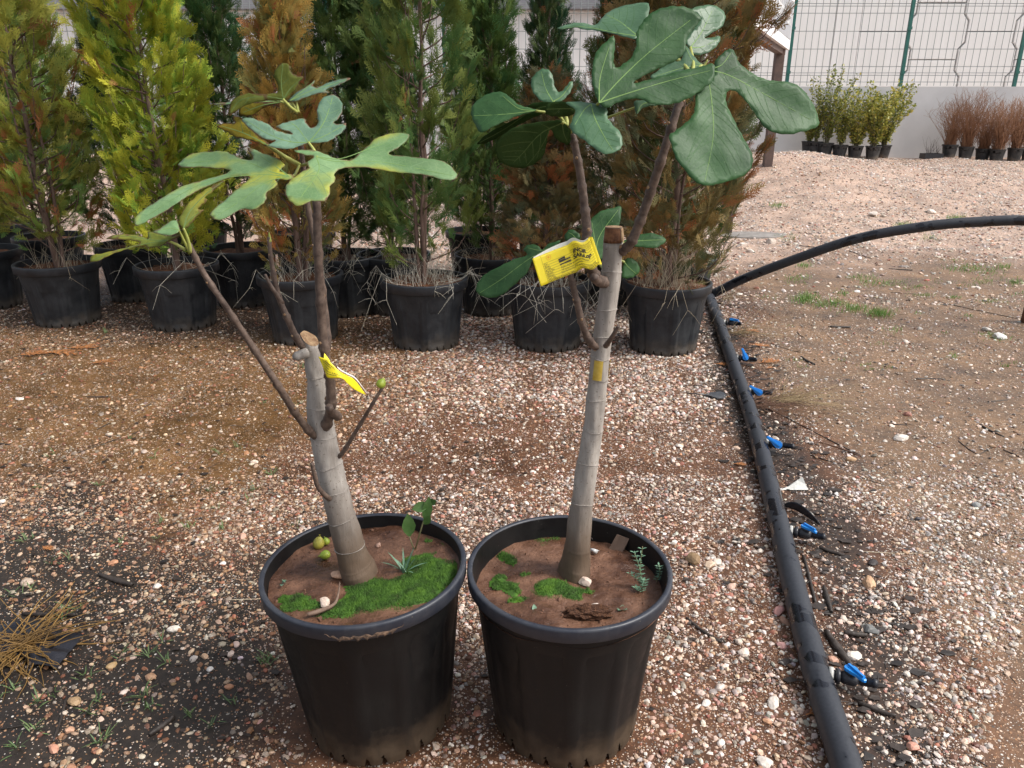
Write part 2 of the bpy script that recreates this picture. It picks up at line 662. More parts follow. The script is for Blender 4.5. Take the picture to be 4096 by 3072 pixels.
# ================================================================== POTS
def pot_material(name, base, dust, amt, mud=None, spec=0.32):
    m, t, p, o = new_mat(name)
    tc = N(t, 'ShaderNodeTexCoord')
    ob = tc.outputs['Object']
    n = noise_n(t, 9, 8, 0.7, ob)
    n2 = noise_n(t, 90, 4, 0.7, ob)
    fac = ramp(t, n.outputs[0], [(0.40, 0.0), (0.75, amt)])
    col = mixc(t, fac, base, dust)
    sp = ramp(t, n2.outputs[0], [(0.70, 0.0), (0.76, 0.6)])
    col = mixc(t, sp, col, (0.22, 0.20, 0.17))
    if mud is not None:
        sep = N(t, 'ShaderNodeSeparateXYZ')
        t.links.new(ob, sep.inputs[0])
        ad = N(t, 'ShaderNodeMath', operation='MULTIPLY_ADD')
        t.links.new(n.outputs[0], ad.inputs[0])
        ad.inputs[1].default_value = -0.22
        t.links.new(sep.outputs[2], ad.inputs[2])
        mf = ramp(t, ad.outputs[0], [(0.0, 0.8), (0.09, 0.0)])
        ms = N(t, 'ShaderNodeMath', operation='MULTIPLY_ADD')
        t.links.new(ad.outputs[0], ms.inputs[0])
        ms.inputs[1].default_value = 1.0
        ms.inputs[2].default_value = 0.11
        mf = ramp(t, ms.outputs[0], [(0.02, 0.75), (0.09, 0.0)])
        col = mixc(t, mf, col, mud)
    mpn = N(t, 'ShaderNodeMapping')
    mpn.inputs['Scale'].default_value = (9, 9, 1.2)
    t.links.new(ob, mpn.inputs[0])
    n4 = noise_n(t, 3.0, 7, 0.75, mpn.outputs[0])
    sc_ = ramp(t, n4.outputs[0], [(0.52, 0.0), (0.78, 0.8)])
    col = mixc(t, sc_, col, dust)
    t.links.new(col, p.inputs['Base Color'])
    rg = ramp(t, n.outputs[0], [(0.35, 0.38), (0.7, 0.66)])
    t.links.new(rg, p.inputs['Roughness'])
    p.inputs['Specular IOR Level'].default_value = spec
    bump(t, p, n2.outputs[0], 0.12, 0.002)
    return m


m_pot_f = pot_material('pot_black_wet', (0.0045, 0.0047, 0.0053), (0.013, 0.012, 0.0105), 0.7, (0.085, 0.058, 0.036))
m_rim_f = pot_material('pot_rim_sky_sheen', (0.016, 0.020, 0.032), (0.062, 0.064, 0.070), 0.8, spec=.6)  # base tinted blue: the sky's reflection put into the rim colour, dust over it
m_pot_r = pot_material('pot_black_dusty', (0.016, 0.0185, 0.022), (0.048, 0.051, 0.055), 0.9, (0.08, 0.065, 0.05))
m_rim_r = pot_material('pot_rim_dusty', (0.013, 0.016, 0.021), (0.040, 0.044, 0.050), 0.8, spec=.5)
m_soil = mat_noise('pot_soil', (0.060, 0.026, 0.014), (0.185, 0.092, 0.053), 13, 0.25, 0.65, bs=1.0, bd=0.008, detail=9)
m_soil_dry = mat_noise('pot_litter_soil', (0.075, 0.035, 0.02), (0.20, 0.085, 0.04), 40, 0.9, bs=0.8, bd=0.008)


def lathe(profile, seg, rfun=None, zfun=None):
    v, f = [], []
    for i, (r, z) in enumerate(profile):
        for k in range(seg):
            w = 2 * math.pi * k / seg
            rr = r + (rfun(i, z, w, k) if rfun else 0)
            zz = z + (zfun(i, z, w, k) if zfun else 0)
            v.append((rr * math.cos(w), rr * math.sin(w), zz))
    for i in range(len(profile) - 1):
        for k in range(seg):
            k2 = (k + 1) % seg
            f.append((i * seg + k, i * seg + k2, (i + 1) * seg + k2, (i + 1) * seg + k))
    return v, f


def make_pot(rt, rb, h, rim_h, lip, ribs, deep, notch, arch):
    """returns meshes (shell, rim): a tapered ribbed nursery pot with a castellated foot and rolled rim"""
    seg = 144
    zs = [0.0, 0.012, 0.022, 0.035, 0.06, 0.10, 0.15, 0.20, 0.25, h * 0.70, h * 0.74, h * 0.78, h * 0.82, h - rim_h]
    r_at = lambda z: rb + (rt - lip - rb) * (z / h)
    prof = [(r_at(z), z) for z in zs]

    def rf(i, z, w, k):
        u = (w * ribs / (2 * math.pi)) % 1.0
        pan = 1.0 if 0.14 < u < 0.86 else 0.0
        edge = min(abs(u - 0.14), abs(u - 0.86))
        top = h * (0.80 if arch else 0.76) - (0.02 if edge < 0.08 else 0)
        q = pan * min(1, edge / 0.05) * (1 if 0.03 < z < top else 0)
        return -deep * q + 0.0015 * math.sin(w * 3)

    def zf(i, z, w, k):
        if notch and i < 2:
            u = (k % 12)
            return 0.026 if u in (0, 5) and i == 0 else (0.016 if u in (0, 5) else 0)
        return 0

    inner = [(r_at(h - rim_h) - 0.004, h - rim_h), (r_at(0.25) - 0.004, 0.25)]
    v, f = lathe(prof, seg, rf, zf)
    sh = MB().add(v, f)
    # inner wall
    v, f = lathe([(rt - lip - 0.001, h - 0.003), (rt - lip - 0.004, h - rim_h - 0.01), (r_at(h * .6) - 0.005, h * 0.6)], seg)
    sh.add(v, [q[::-1] for q in f])
    # floor of the pot
    v, f = lathe([(0.001, 0.02), (r_at(0.02) - 0.002, 0.02)], seg)
    sh.add(v, f)
    r0 = rt - lip
    rim = [(r0 + 0.0005, h - rim_h - 0.003), (rt - 0.003, h - rim_h - 0.002), (rt - 0.001, h - rim_h), (rt, h - 0.006), (rt - 0.0005, h - 0.002), (rt - 0.003, h), (r0 + 0.002, h), (r0 - 0.0005, h - 0.002), (r0 - 0.0015, h - 0.016)]
    v, f = lathe(rim, seg)
    return sh, MB().add(v, f)


def soil_disc(r, z, amp, seed, mat, name='soil', parent=None, rings=16, tilt=(0, 0)):
    v = [(0, 0, z)]
    f = []
    seg = 72
    for i in range(1, rings + 1):
        rr = r * i / rings
        for k in range(seg):
            w = 2 * math.pi * k / seg
            x, y = rr * math.cos(w), rr * math.sin(w)
            q = noise.noise(Vector((x * 9, y * 9, seed))) * amp + noise.noise(Vector((x * 40, y * 40, seed + 3))) * amp * 0.35
            v.append((x, y, z + q + x * tilt[0] + y * tilt[1]))
    for k in range(seg):
        f.append((0, 1 + k, 1 + (k + 1) % seg))
    for i in range(rings - 1):
        for k in range(seg):
            k2 = (k + 1) % seg
            a = 1 + i * seg
            f.append((a + k, a + seg + k, a + seg + k2, a + k2))
    return MB().add(v, f).build(name, mat, parent)


def upright_tilt(o, lean_x):
    o.rotation_euler = (0, lean_x, 0)


# ---- the two front pots
sh, rm = make_pot(0.225, 0.168, 0.405, 0.030, 0.0115, 12, 0.0045, True, True)
shell_f, rim_f = sh.mesh('shell', m_pot_f), rm.mesh('rim', m_rim_f)
PL = at(1459, 2266, z=0.40)
PR = at(2276, 2262, z=0.405)
POT_L = Vector((PL.x, PL.y, 0.0))
POT_R = Vector((POT_L.x + 0.4515, PR.y, 0.0))
pot_l = empty('plant_pot', POT_L + Vector((0.012, 0, 0.004)))
tag(pot_l, 'black plastic nursery pot with muddy rim and a broad carpet of moss', 'pot', 'front nursery pots')
pot_l.rotation_euler = (0.0, R(-1.8), 0)
pot_r = empty('plant_pot', POT_R)
tag(pot_r, 'black plastic nursery pot with small moss clumps and a wooden stick in its soil', 'pot', 'front nursery pots')
for po in (pot_l, pot_r):
    link('shell', shell_f, po)
    link('rim', rim_f, po)
SOIL_L, SOIL_R = 0.372, 0.350
soil_disc(0.2105, SOIL_L, 0.010, 3, m_soil, parent=pot_l)
soil_disc(0.2095, SOIL_R, 0.012, 8, m_soil, parent=pot_r)
# dried mud smear on the rim of the left pot
m_mud = mat_noise('dried_mud', (0.055, 0.036, 0.026), (0.20, 0.125, 0.08), 70, 0.9, bs=0.6)
mud = MB()
mv, mf_ = [], []
NU = 90
for k in range(NU + 1):
    w = R(-100 + 40 * k / NU)
    env = min(1, 6 * k / NU, 6 * (1 - k / NU))
    lo_ = 0.3755 - 0.006 * max(0, noise.noise(Vector((k * .35, 0, 3)))) * env + (1 - env) * .014 + .006 * noise.noise(Vector((k * .2, 7, 3)))
    hi_ = 0.386 + 0.010 * noise.noise(Vector((k * .16, 0, 9))) * env - (1 - env) * .004
    hi_ = max(hi_, lo_ + .0005)
    for q in range(5):
        z_ = lo_ + (hi_ - lo_) * q / 4
        r_ = 0.2238 + 0.0010 * min(1, max(0, (z_ - .375) / .024)) + (.0011 if 0 < q < 4 else -.0006) + .0006 * noise.noise(Vector((k * .5, q * .9, 1)))
        mv.append((r_ * math.cos(w), r_ * math.sin(w), z_))
for k in range(NU):
    for q in range(4):
        b_ = k * 5 + q
        mf_.append((b_, b_ + 5, b_ + 6, b_ + 1))
mud.add(mv, mf_)
mud.build('mud_smear', m_mud, pot_l)


# ---- moss
def mat_moss():
    m, t, p, o = new_mat('moss_green')
    tc = N(t, 'ShaderNodeTexCoord')
    n = noise_n(t, 32, 6, 0.6, tc.outputs['Object'])
    col = ramp(t, n.outputs[0], [(0.30, (0.030, 0.055, 0.008)), (0.5, (0.055, 0.145, 0.012)), (0.72, (0.12, 0.26, 0.02))])
    t.links.new(col, p.inputs['Base Color'])
    p.inputs['Roughness'].default_value = 0.7
    add_translucent(m, col, 0.2)
    return m


m_moss = mat_moss()


def in_poly(pts, poly):
    x, y = pts[:, 0], pts[:, 1]
    ins = np.zeros(len(pts), bool)
    n = len(poly)
    j = n - 1
    for i in range(n):
        xi, yi = poly[i]
        xj, yj = poly[j]
        c = ((yi > y) != (yj > y)) & (x < (xj - xi) * (y - yi) / (yj - yi + 1e-12) + xi)
        ins ^= c
        j = i
    return ins


def seg_dist(pts, poly, closed=True):
    d = np.full(len(pts), 1e9)
    n = len(poly)
    for i in range(n if closed else n - 1):
        a = np.array(poly[i])
        b = np.array(poly[(i + 1) % n])
        ab = b - a
        tt = np.clip(((pts - a) @ ab) / (ab @ ab + 1e-12), 0, 1)
        d = np.minimum(d, np.linalg.norm(pts - (a + tt[:, None] * ab), axis=1))
    return d


def moss_patch(pot, org, soil_z, polys, dens, seed, h0=0.007, rmax=0.203):
    """one moss object per pot: dense upright shoots over swelling cushions"""
    rs = np.random.default_rng(seed)
    V, F = [], []
    for poly_px, scale_h in polys:
        poly = []
        for (px, py) in poly_px:
            q = at(px, py, z=org.z + soil_z + 0.004)
            poly.append((q.x - org.x, q.y - org.y))
        poly = [tuple(p) for p in closed_spline(poly, 3)]
        A = np.array(poly)
        lo, hi = A.min(0) - 0.006, A.max(0) + 0.006
        n = int(dens * (hi - lo).prod())
        P = rs.uniform(lo, hi, (n, 2))
        ins = in_poly(P, poly)
        d = seg_dist(P, poly)
        nz = np.array([noise.noise(Vector((p[0] * 70, p[1] * 70, seed))) for p in P])
        nz2 = np.array([noise.noise(Vector((p[0] * 28, p[1] * 28, seed + 5))) for p in P])
        sd = np.where(ins, d, -d)
        keep = (sd + nz * 0.010 + nz2 * 0.012 > 0) & (np.linalg.norm(P, axis=1) < rmax)
        P, sd, nz2 = P[keep], sd[keep], nz2[keep]
        cush = np.clip(sd / 0.02, 0.05, 1) * scale_h * (0.8 + 0.6 * nz2)
        for (x, y), c in zip(P, cush):
            hgt = h0 * rs.uniform(0.7, 1.3)
            zb_ = soil_z - 0.003 + c
            b = len(V)
            for k in range(3):
                w = rs.uniform(0, 6.28)
                V.append((x + 0.0017 * math.cos(w), y + 0.0017 * math.sin(w), zb_))
            V.append((x + rs.normal(0, 0.0018), y + rs.normal(0, 0.0018), zb_ + hgt))
            F += [(b, b + 1, b + 3), (b + 1, b + 2, b + 3), (b + 2, b, b + 3)]
        # cushion body
        g = 0.006
        gx, gy = np.meshgrid(np.arange(lo[0], hi[0], g), np.arange(lo[1], hi[1], g))
        Q = np.stack([gx.ravel(), gy.ravel()], 1)
        d2 = np.where(in_poly(Q, poly), 1, -1) * seg_dist(Q, poly)
        n2 = np.array([noise.noise(Vector((p[0] * 28, p[1] * 28, seed + 5))) for p in Q])
        hz = np.clip((d2 + 0.004) / 0.02, -0.4, 1) * scale_h * (0.8 + 0.6 * n2) + soil_z - 0.002
        hz = np.where(np.linalg.norm(Q, axis=1) < rmax, hz, soil_z - 0.02)
        b = len(V)
        V += [(q[0], q[1], z) for q, z in zip(Q, hz)]
        ny_, nx_ = gx.shape
        for i in range(ny_ - 1):
            for j in range(nx_ - 1):
                if max(d2[i * nx_ + j], d2[(i + 1) * nx_ + j + 1]) > -0.003:
                    a = b + i * nx_ + j
                    F.append((a, a + 1, a + nx_ + 1, a + nx_))
    o = MB().add(V, F).build('moss', m_moss, pot)
    tag(o, kind='stuff')
    return o


def C6(x, y):        # coordinates of the close view of the left pot
    return (1050 + x / 2.458, 1950 + y / 2.458)


def C7(x, y):
    return (1850 + x / 2.458, 1950 + y / 2.458)


moss_patch(pot_l, POT_L, SOIL_L, [
    ([C6(*p) for p in [(520, 1250), (700, 1190), (760, 1100), (880, 1020), (830, 960), (940, 910), (1100, 900), (1260, 910), (1330, 870), (1420, 850), (1360, 740), (1500, 690), (1650, 660), (1700, 720), (1850, 760), (1930, 750), (1920, 850), (1840, 960), (1700, 1080), (1500, 1180), (1250, 1260), (900, 1290), (650, 1290)]], 0.007),
    ([C6(*p) for p in [(160, 1060), (300, 1040), (420, 1050), (540, 1130), (500, 1180), (320, 1200), (200, 1150)]], 0.006),
    ([C6(*p) for p in [(1570, 420), (1640, 395), (1690, 430), (1650, 465), (1580, 450)]], 0.005),
    ([C6(*p) for p in [(1580, 540), (1630, 530), (1630, 560), (1590, 565)]], 0.003),
    ([C6(*p) for p in [(1790, 560), (1860, 550), (1870, 590), (1800, 590)]], 0.004),
    ([C6(*p) for p in [(1150, 730), (1230, 740), (1220, 780), (1160, 780)]], 0.004)], 420000, 5)
moss_patch(pot_r, POT_R, SOIL_R, [
    ([C7(*p) for p in [(680, 960), (760, 900), (900, 895), (1030, 930), (1120, 980), (1190, 985), (1150, 1100), (1000, 1100), (830, 1110), (720, 1060)]], 0.011),
    ([C7(*p) for p in [(290, 930), (340, 840), (410, 860), (400, 900), (520, 920), (560, 960), (600, 990), (520, 1030), (430, 980), (350, 960)]], 0.009),
    ([C7(*p) for p in [(320, 660), (390, 620), (470, 650), (525, 690), (490, 740), (400, 700)]], 0.009),
    ([C7(*p) for p in [(580, 470), (690, 440), (740, 480), (860, 490), (980, 470), (870, 540), (780, 550), (680, 510)]], 0.008),
    ([C7(*p) for p in [(465, 580), (510, 555), (555, 575), (520, 605)]], 0.006),
    ([C7(*p) for p in [(470, 1080), (560, 1060), (660, 1090), (560, 1115)]], 0.004),
    ([C7(*p) for p in [(1160, 1010), (1260, 990), (1320, 1020), (1220, 1035)]], 0.004),
    ([C7(*p) for p in [(590, 840), (640, 830), (640, 850), (590, 860)]], 0.003)], 420000, 9)

# ================================================================== CONIFERS
def mat_conifer():
    m, t, p, o = new_mat('conifer_foliage')
    a = N(t, 'ShaderNodeAttribute', attribute_name='frond')
    sep = N(t, 'ShaderNodeSeparateColor')
    t.links.new(a.outputs['Color'], sep.inputs[0])
    oi = N(t, 'ShaderNodeObjectInfo')
    dark = mixc(t, 1.0, oi.outputs['Color'], (0.22, 0.36, 0.36), 'MULTIPLY')
    # young tips are lighter than old scale leaves; fronds vary, inner ones darkened as painted shade
    w = N(t, 'ShaderNodeMath', operation='MULTIPLY_ADD')
    t.links.new(sep.outputs[1], w.inputs[0])
    w.inputs[1].default_value = 0.55
    t.links.new(sep.outputs[2], w.inputs[2])
    w2 = N(t, 'ShaderNodeMath', operation='MULTIPLY')
    t.links.new(w.outputs[0], w2.inputs[0])
    w2.inputs[1].default_value = 0.75
    w2.use_clamp = True
    col = mixc(t, w2.outputs[0], dark, oi.outputs['Color'])
    gsh = ramp(t, sep.outputs[0], [(0.45, (1.12, 1.0, .9)), (0.8, (0.62, 0.92, 1.15))])
    col = mixc(t, 1.0, col, gsh, 'MULTIPLY')
    lt = N(t, 'ShaderNodeMath', operation='LESS_THAN')
    t.links.new(sep.outputs[0], lt.inputs[0])
    sub = N(t, 'ShaderNodeMath', operation='SUBTRACT')
    sub.inputs[0].default_value = 1.0
    t.links.new(oi.outputs['Alpha'], sub.inputs[1])
    t.links.new(sub.outputs[0], lt.inputs[1])
    rust = mixc(t, sep.outputs[2], (0.40, 0.135, 0.05), (0.33, 0.19, 0.075))
    col = mixc(t, lt.outputs[0], col, rust)
    t.links.new(col, p.inputs['Base Color'])
    p.inputs['Roughness'].default_value = 0.6
    p.inputs['Specular IOR Level'].default_value = 0.3
    add_translucent(m, col, 0.16)
    return m


m_con = mat_conifer()
m_bark = mat_noise('conifer_bark', (0.10, 0.06, 0.045), (0.21, 0.14, 0.11), 30, 0.9, bs=0.6, stretch=(1, 1, 0.2))


def frond_template(seed):
    """triangles of one flat lacy spray: axis along x, unit length. returns (T,3,2)"""
    rs = np.random.default_rng(seed)
    T = []

    def seg(p, q, w):
        p, q = np.array(p), np.array(q)
        d = q - p
        nn = np.array([-d[1], d[0]]) / (np.linalg.norm(d) + 1e-9)
        T.append([p + nn * w * .7, p - nn * w * .7, q])
    seg((0, 0), (1, rs.uniform(-.06, .06)), 0.040)
    nseg = 6
    for i in range(nseg):
        t0 = 0.14 + 0.80 * i / nseg
        for s in (-1, 1):
            t1 = t0 + rs.uniform(-.02, .06)
            L = (0.50 * (1 - t1) ** 0.65 + 0.07) * rs.uniform(0.65, 1.15) * (0.6 + 0.4 * min(1, t1 / .25))
            an = s * R(rs.uniform(26, 44))
            p = np.array([t1, 0.0])
            q = p + L * np.array([math.cos(an), math.sin(an)])
            seg(p, q, 0.042)
            for j in range(3 if L > 0.3 else (2 if L > .18 else 0)):
                u = 0.30 + 0.24 * j + rs.uniform(-.05, .05)
                a2 = an + (1 if j % 2 else -1) * R(rs.uniform(24, 40))
                pp = p + (q - p) * u
                l2 = L * rs.uniform(.26, .42)
                seg(pp, pp + l2 * np.array([math.cos(a2), math.sin(a2)]), 0.036)
    return np.array(T)


FT = [frond_template(s) for s in range(5)]


def make_crown(seed, H, z0, rmax, nbr, nfr, shape, flen, fill, gap=0.0):
    """crown of flat sprays clustered on rising side branches; H total height, z0 foot of the crown"""
    rs = np.random.default_rng(seed)
    pos, axs, nrm_, ln, ru, br = [], [], [], [], [], []
    tw = MB()

    def rad(z):
        u = np.clip((z - z0) / (H - z0), 0, 1)
        return rmax * np.interp(u, *shape)
    for b in range(nbr):
        u = (b + rs.uniform(0, 1)) / nbr
        zs = z0 - 0.05 + (H - z0 - 0.12) * u ** 0.95
        az = b * 2.39996 + rs.normal(0, .35)
        el = R(rs.uniform(48, 72))
        out = np.array([math.cos(az), math.sin(az), 0])
        ztip = zs + rs.uniform(0.22, 0.42) * (1.1 - .5 * u)
        rt_ = rad(ztip) * rs.uniform(0.62, 1.15)
        tip = out * rt_ + np.array([0, 0, min(ztip, H)])
        base = out * 0.01 + np.array([0, 0, zs])
        midp = (base + tip) / 2 + out * rt_ * 0.22 - np.array([0, 0, 0.04])
        if gap and rs.uniform() < gap:
            continue
        br_r = rs.uniform(0, 1)
        br_b = rs.uniform(0, .62)
        pth = spline([base, midp, tip], 3)
        tw.tube([tuple(p) for p in pth], [0.005, .0045, .004, .0035, .003, .002, .0015][:len(pth)], 4, False)
        fans = []
        for q in range(3):
            sv = np.cross(tip - base, rs.normal(0, 1, 3) * 0.9 + out * 0.6)
            fans.append((sv / (np.linalg.norm(sv) + 1e-9), rs.uniform(.30, 1.0), rs.normal(0, .022, 3), rs.uniform(-.22, .22)))
        for k in range(nfr):
            fs, fu, fo, fb_ = fans[rs.integers(0, 3)]
            s = np.clip(fu + rs.normal(0, .13), .15, 1.0)
            i = min(int(s * (len(pth) - 1)), len(pth) - 2)
            fr_ = s * (len(pth) - 1) - i
            p = pth[i] * (1 - fr_) + pth[i + 1] * fr_
            d = pth[i + 1] - pth[i]
            d = d / (np.linalg.norm(d) + 1e-9)
            p = p + fo + fs * rs.normal(0, .030) + rs.normal(0, 0.006, 3)
            ax = d * 0.8 + out * rs.uniform(0.1, .6) + np.array([0, 0, rs.uniform(.0, .5)]) + fs * rs.normal(0, .55) + rs.normal(0, .10, 3)
            ax /= np.linalg.norm(ax)
            side = fs + rs.normal(0, .16, 3)
            side = side - ax * side.dot(ax)
            side /= np.linalg.norm(side) + 1e-9
            pos.append(p)
            axs.append(ax)
            nrm_.append(side)
            ln.append(flen * rs.uniform(0.65, 1.25))
            ru.append(np.clip(br_r * 0.65 + rs.uniform(0, 1) * 0.35, 0, 1))
            br.append(np.clip(br_b + fb_ + rs.uniform(0, .25), 0, 1))
    for k in range(fill):
        z = z0 + (H - z0) * rs.uniform(0, 1)
        az = rs.uniform(0, 6.283)
        out = np.array([math.cos(az), math.sin(az), 0])
        rr = rad(z) * rs.uniform(0.08, 0.85)
        ax = out * rs.uniform(.1, .8) + np.array([0, 0, rs.uniform(.2, 1)]) + rs.normal(0, .3, 3)
        ax /= np.linalg.norm(ax)
        side = np.cross(ax, rs.normal(0, 1, 3) + out * .7)
        side /= np.linalg.norm(side) + 1e-9
        pos.append(out * rr + np.array([0, 0, z]))
        axs.append(ax)
        nrm_.append(side)
        ln.append(flen * rs.uniform(0.6, 1.1))
        ru.append(rs.uniform(.1, 1))
        br.append(rs.uniform(0, .35))  # inner filler sprays coloured darker, painting shade into the crown gaps
    V, C = [], []
    for p, a, s, L, r_, b_ in zip(pos, axs, nrm_, ln, ru, br):
        T = FT[rs.integers(0, 5)]
        nn = np.cross(a, s)
        bend = -0.18 * rs.uniform(-.3, 1)
        xy = T.reshape(-1, 2)
        P = p + L * (xy[:, :1] * a + xy[:, 1:] * s + (bend * xy[:, :1] ** 2 + 0.25 * np.abs(xy[:, 1:])) * nn)
        V.append(P)
        c = np.ones((len(xy), 4))
        c[:, 0], c[:, 1], c[:, 2] = r_, np.clip(xy[:, 0] + np.abs(xy[:, 1]) * 1.3, 0, 1), b_
        C.append(c)
    V = np.concatenate(V)
    C = np.concatenate(C)
    me = bpy.data.meshes.new('crown')
    nt = len(V) // 3
    me.vertices.add(len(V))
    me.vertices.foreach_set('co', V.ravel())
    me.loops.add(len(V))
    me.loops.foreach_set('vertex_index', np.arange(len(V)))
    me.polygons.add(nt)
    me.polygons.foreach_set('loop_start', np.arange(nt) * 3)
    me.update()
    me.validate()
    ca = me.color_attributes.new('frond', 'FLOAT_COLOR', 'POINT')
    ca.data.foreach_set('color', C.ravel())
    me.materials.append(m_con)
    return me, tw.mesh('twigs', m_bark)


S_CONE = ([0, .12, .3, .55, .8, 1], [.70, .98, 1.0, .72, .38, .05])
S_COL = ([0, .12, .4, .7, .9, 1], [.80, .98, 1.0, .80, .5, .08])
S_LOOSE = ([0, .1, .3, .5, .75, 1], [.55, .85, 1.0, .92, .66, .15])
S_TOP = ([0, .15, .35, .5, .6, .8, 1], [.80, 1.0, .8, .42, .55, .45, .05])
CROWNS = [make_crown(1, 2.15, 0.11, 0.37, 96, 34, S_COL, 0.104, 1100),
          make_crown(2, 2.10, 0.13, 0.41, 72, 31, S_LOOSE, 0.110, 420, 0.06),
          make_crown(3, 1.75, 0.08, 0.36, 76, 28, S_TOP, 0.104, 480, 0.04),
          make_crown(4, 2.20, 0.10, 0.37, 84, 26, S_CONE, 0.104, 700),
          make_crown(5, 2.30, 0.05, 0.46, 104, 32, S_COL, 0.106, 1100)]


def stem_mesh(seed, H, n):
    rs = np.random.default_rng(seed)
    out = []
    for k in range(n):
        az = rs.uniform(0, 6.28)
        sp = 0.0 if k == 0 else rs.uniform(0.05, 0.13)
        b = np.array([math.cos(az), math.sin(az), 0]) * (0.0 if k == 0 else 0.025)
        pts = [b + np.array([0, 0, -0.06])]
        for i in range(1, 9):
            u = i / 8
            pts.append(b + np.array([math.cos(az) * sp * u ** .6 + rs.normal(0, .006), math.sin(az) * sp * u ** .6 + rs.normal(0, .006), u * H * (0.92 if k == 0 else rs.uniform(.7, .85))]))
        r0 = 0.021 if k == 0 else rs.uniform(.009, .014)
        mb = MB()
        mb.tube([tuple(p) for p in spline(pts, 3)], [r0 * (1 - 0.85 * i / 24) * (1 + .08 * math.sin(i * 2.3)) for i in range(25)], 8)
        out.append(mb.mesh('trunk' if k == 0 else 'stem', m_bark))
    return out


STEMS = [stem_mesh(21, 2.1, 2), stem_mesh(22, 2.05, 4), stem_mesh(23, 1.7, 3), stem_mesh(24, 2.15, 2), stem_mesh(25, 2.2, 3)]

sh, rm = make_pot(0.2575, 0.195, 0.40, 0.048, 0.018, 9, 0.0095, True, True)
shell_r, rim_r = sh.mesh('shell', m_pot_r), rm.mesh('rim', m_rim_r)
soil_r = None
m_straw = mat_noise('dry_straw', (0.42, 0.34, 0.22), (0.66, 0.58, 0.44), 6, 0.75, bs=0)
m_straw_w = mat_noise('bleached_straw', (0.45, 0.42, 0.33), (0.70, 0.66, 0.56), 6, 0.75, bs=0)
m_litter = mat_noise('needle_litter', (0.19, 0.075, 0.03), (0.34, 0.15, 0.065), 30, 0.85, bs=0)


def strand(mb, base, az, L, droop, r=0.0011, kink=0.0, rs=None, el=None):
    p = np.array(base, float)
    el = R(rs.uniform(35, 85)) if el is None else el
    d = np.array([math.cos(az) * math.cos(el), math.sin(az) * math.cos(el), math.sin(el)])
    pts = [p.copy()]
    n = 7
    for i in range(n):
        d = d + np.array([0, 0, -droop / n]) + rs.normal(0, kink, 3)
        d /= np.linalg.norm(d)
        p = p + d * L / n
        if p[2] < 0.004:
            p[2] = 0.004
        pts.append(p.copy())
    mb.tube([tuple(q) for q in pts], [r * (1 - .7 * i / n) for i in range(n + 1)], 3, False)


def dry_grass(loc, n, spread, seed, mat, lmin=.12, lmax=.4, droop=1.0, r=0.0013, name='dry_grass'):
    """loc on the soil; returns a mesh object"""
    rs = np.random.default_rng(seed)
    mb = MB()
    for k in range(n):
        a = rs.uniform(0, 6.283)
        q = rs.uniform(0, 1) ** .6 * spread
        strand(mb, (q * math.cos(a), q * math.sin(a), 0), rs.uniform(0, 6.283), rs.uniform(lmin, lmax), droop * rs.uniform(.1, 1.6), r, 0.10, rs)
    return mb


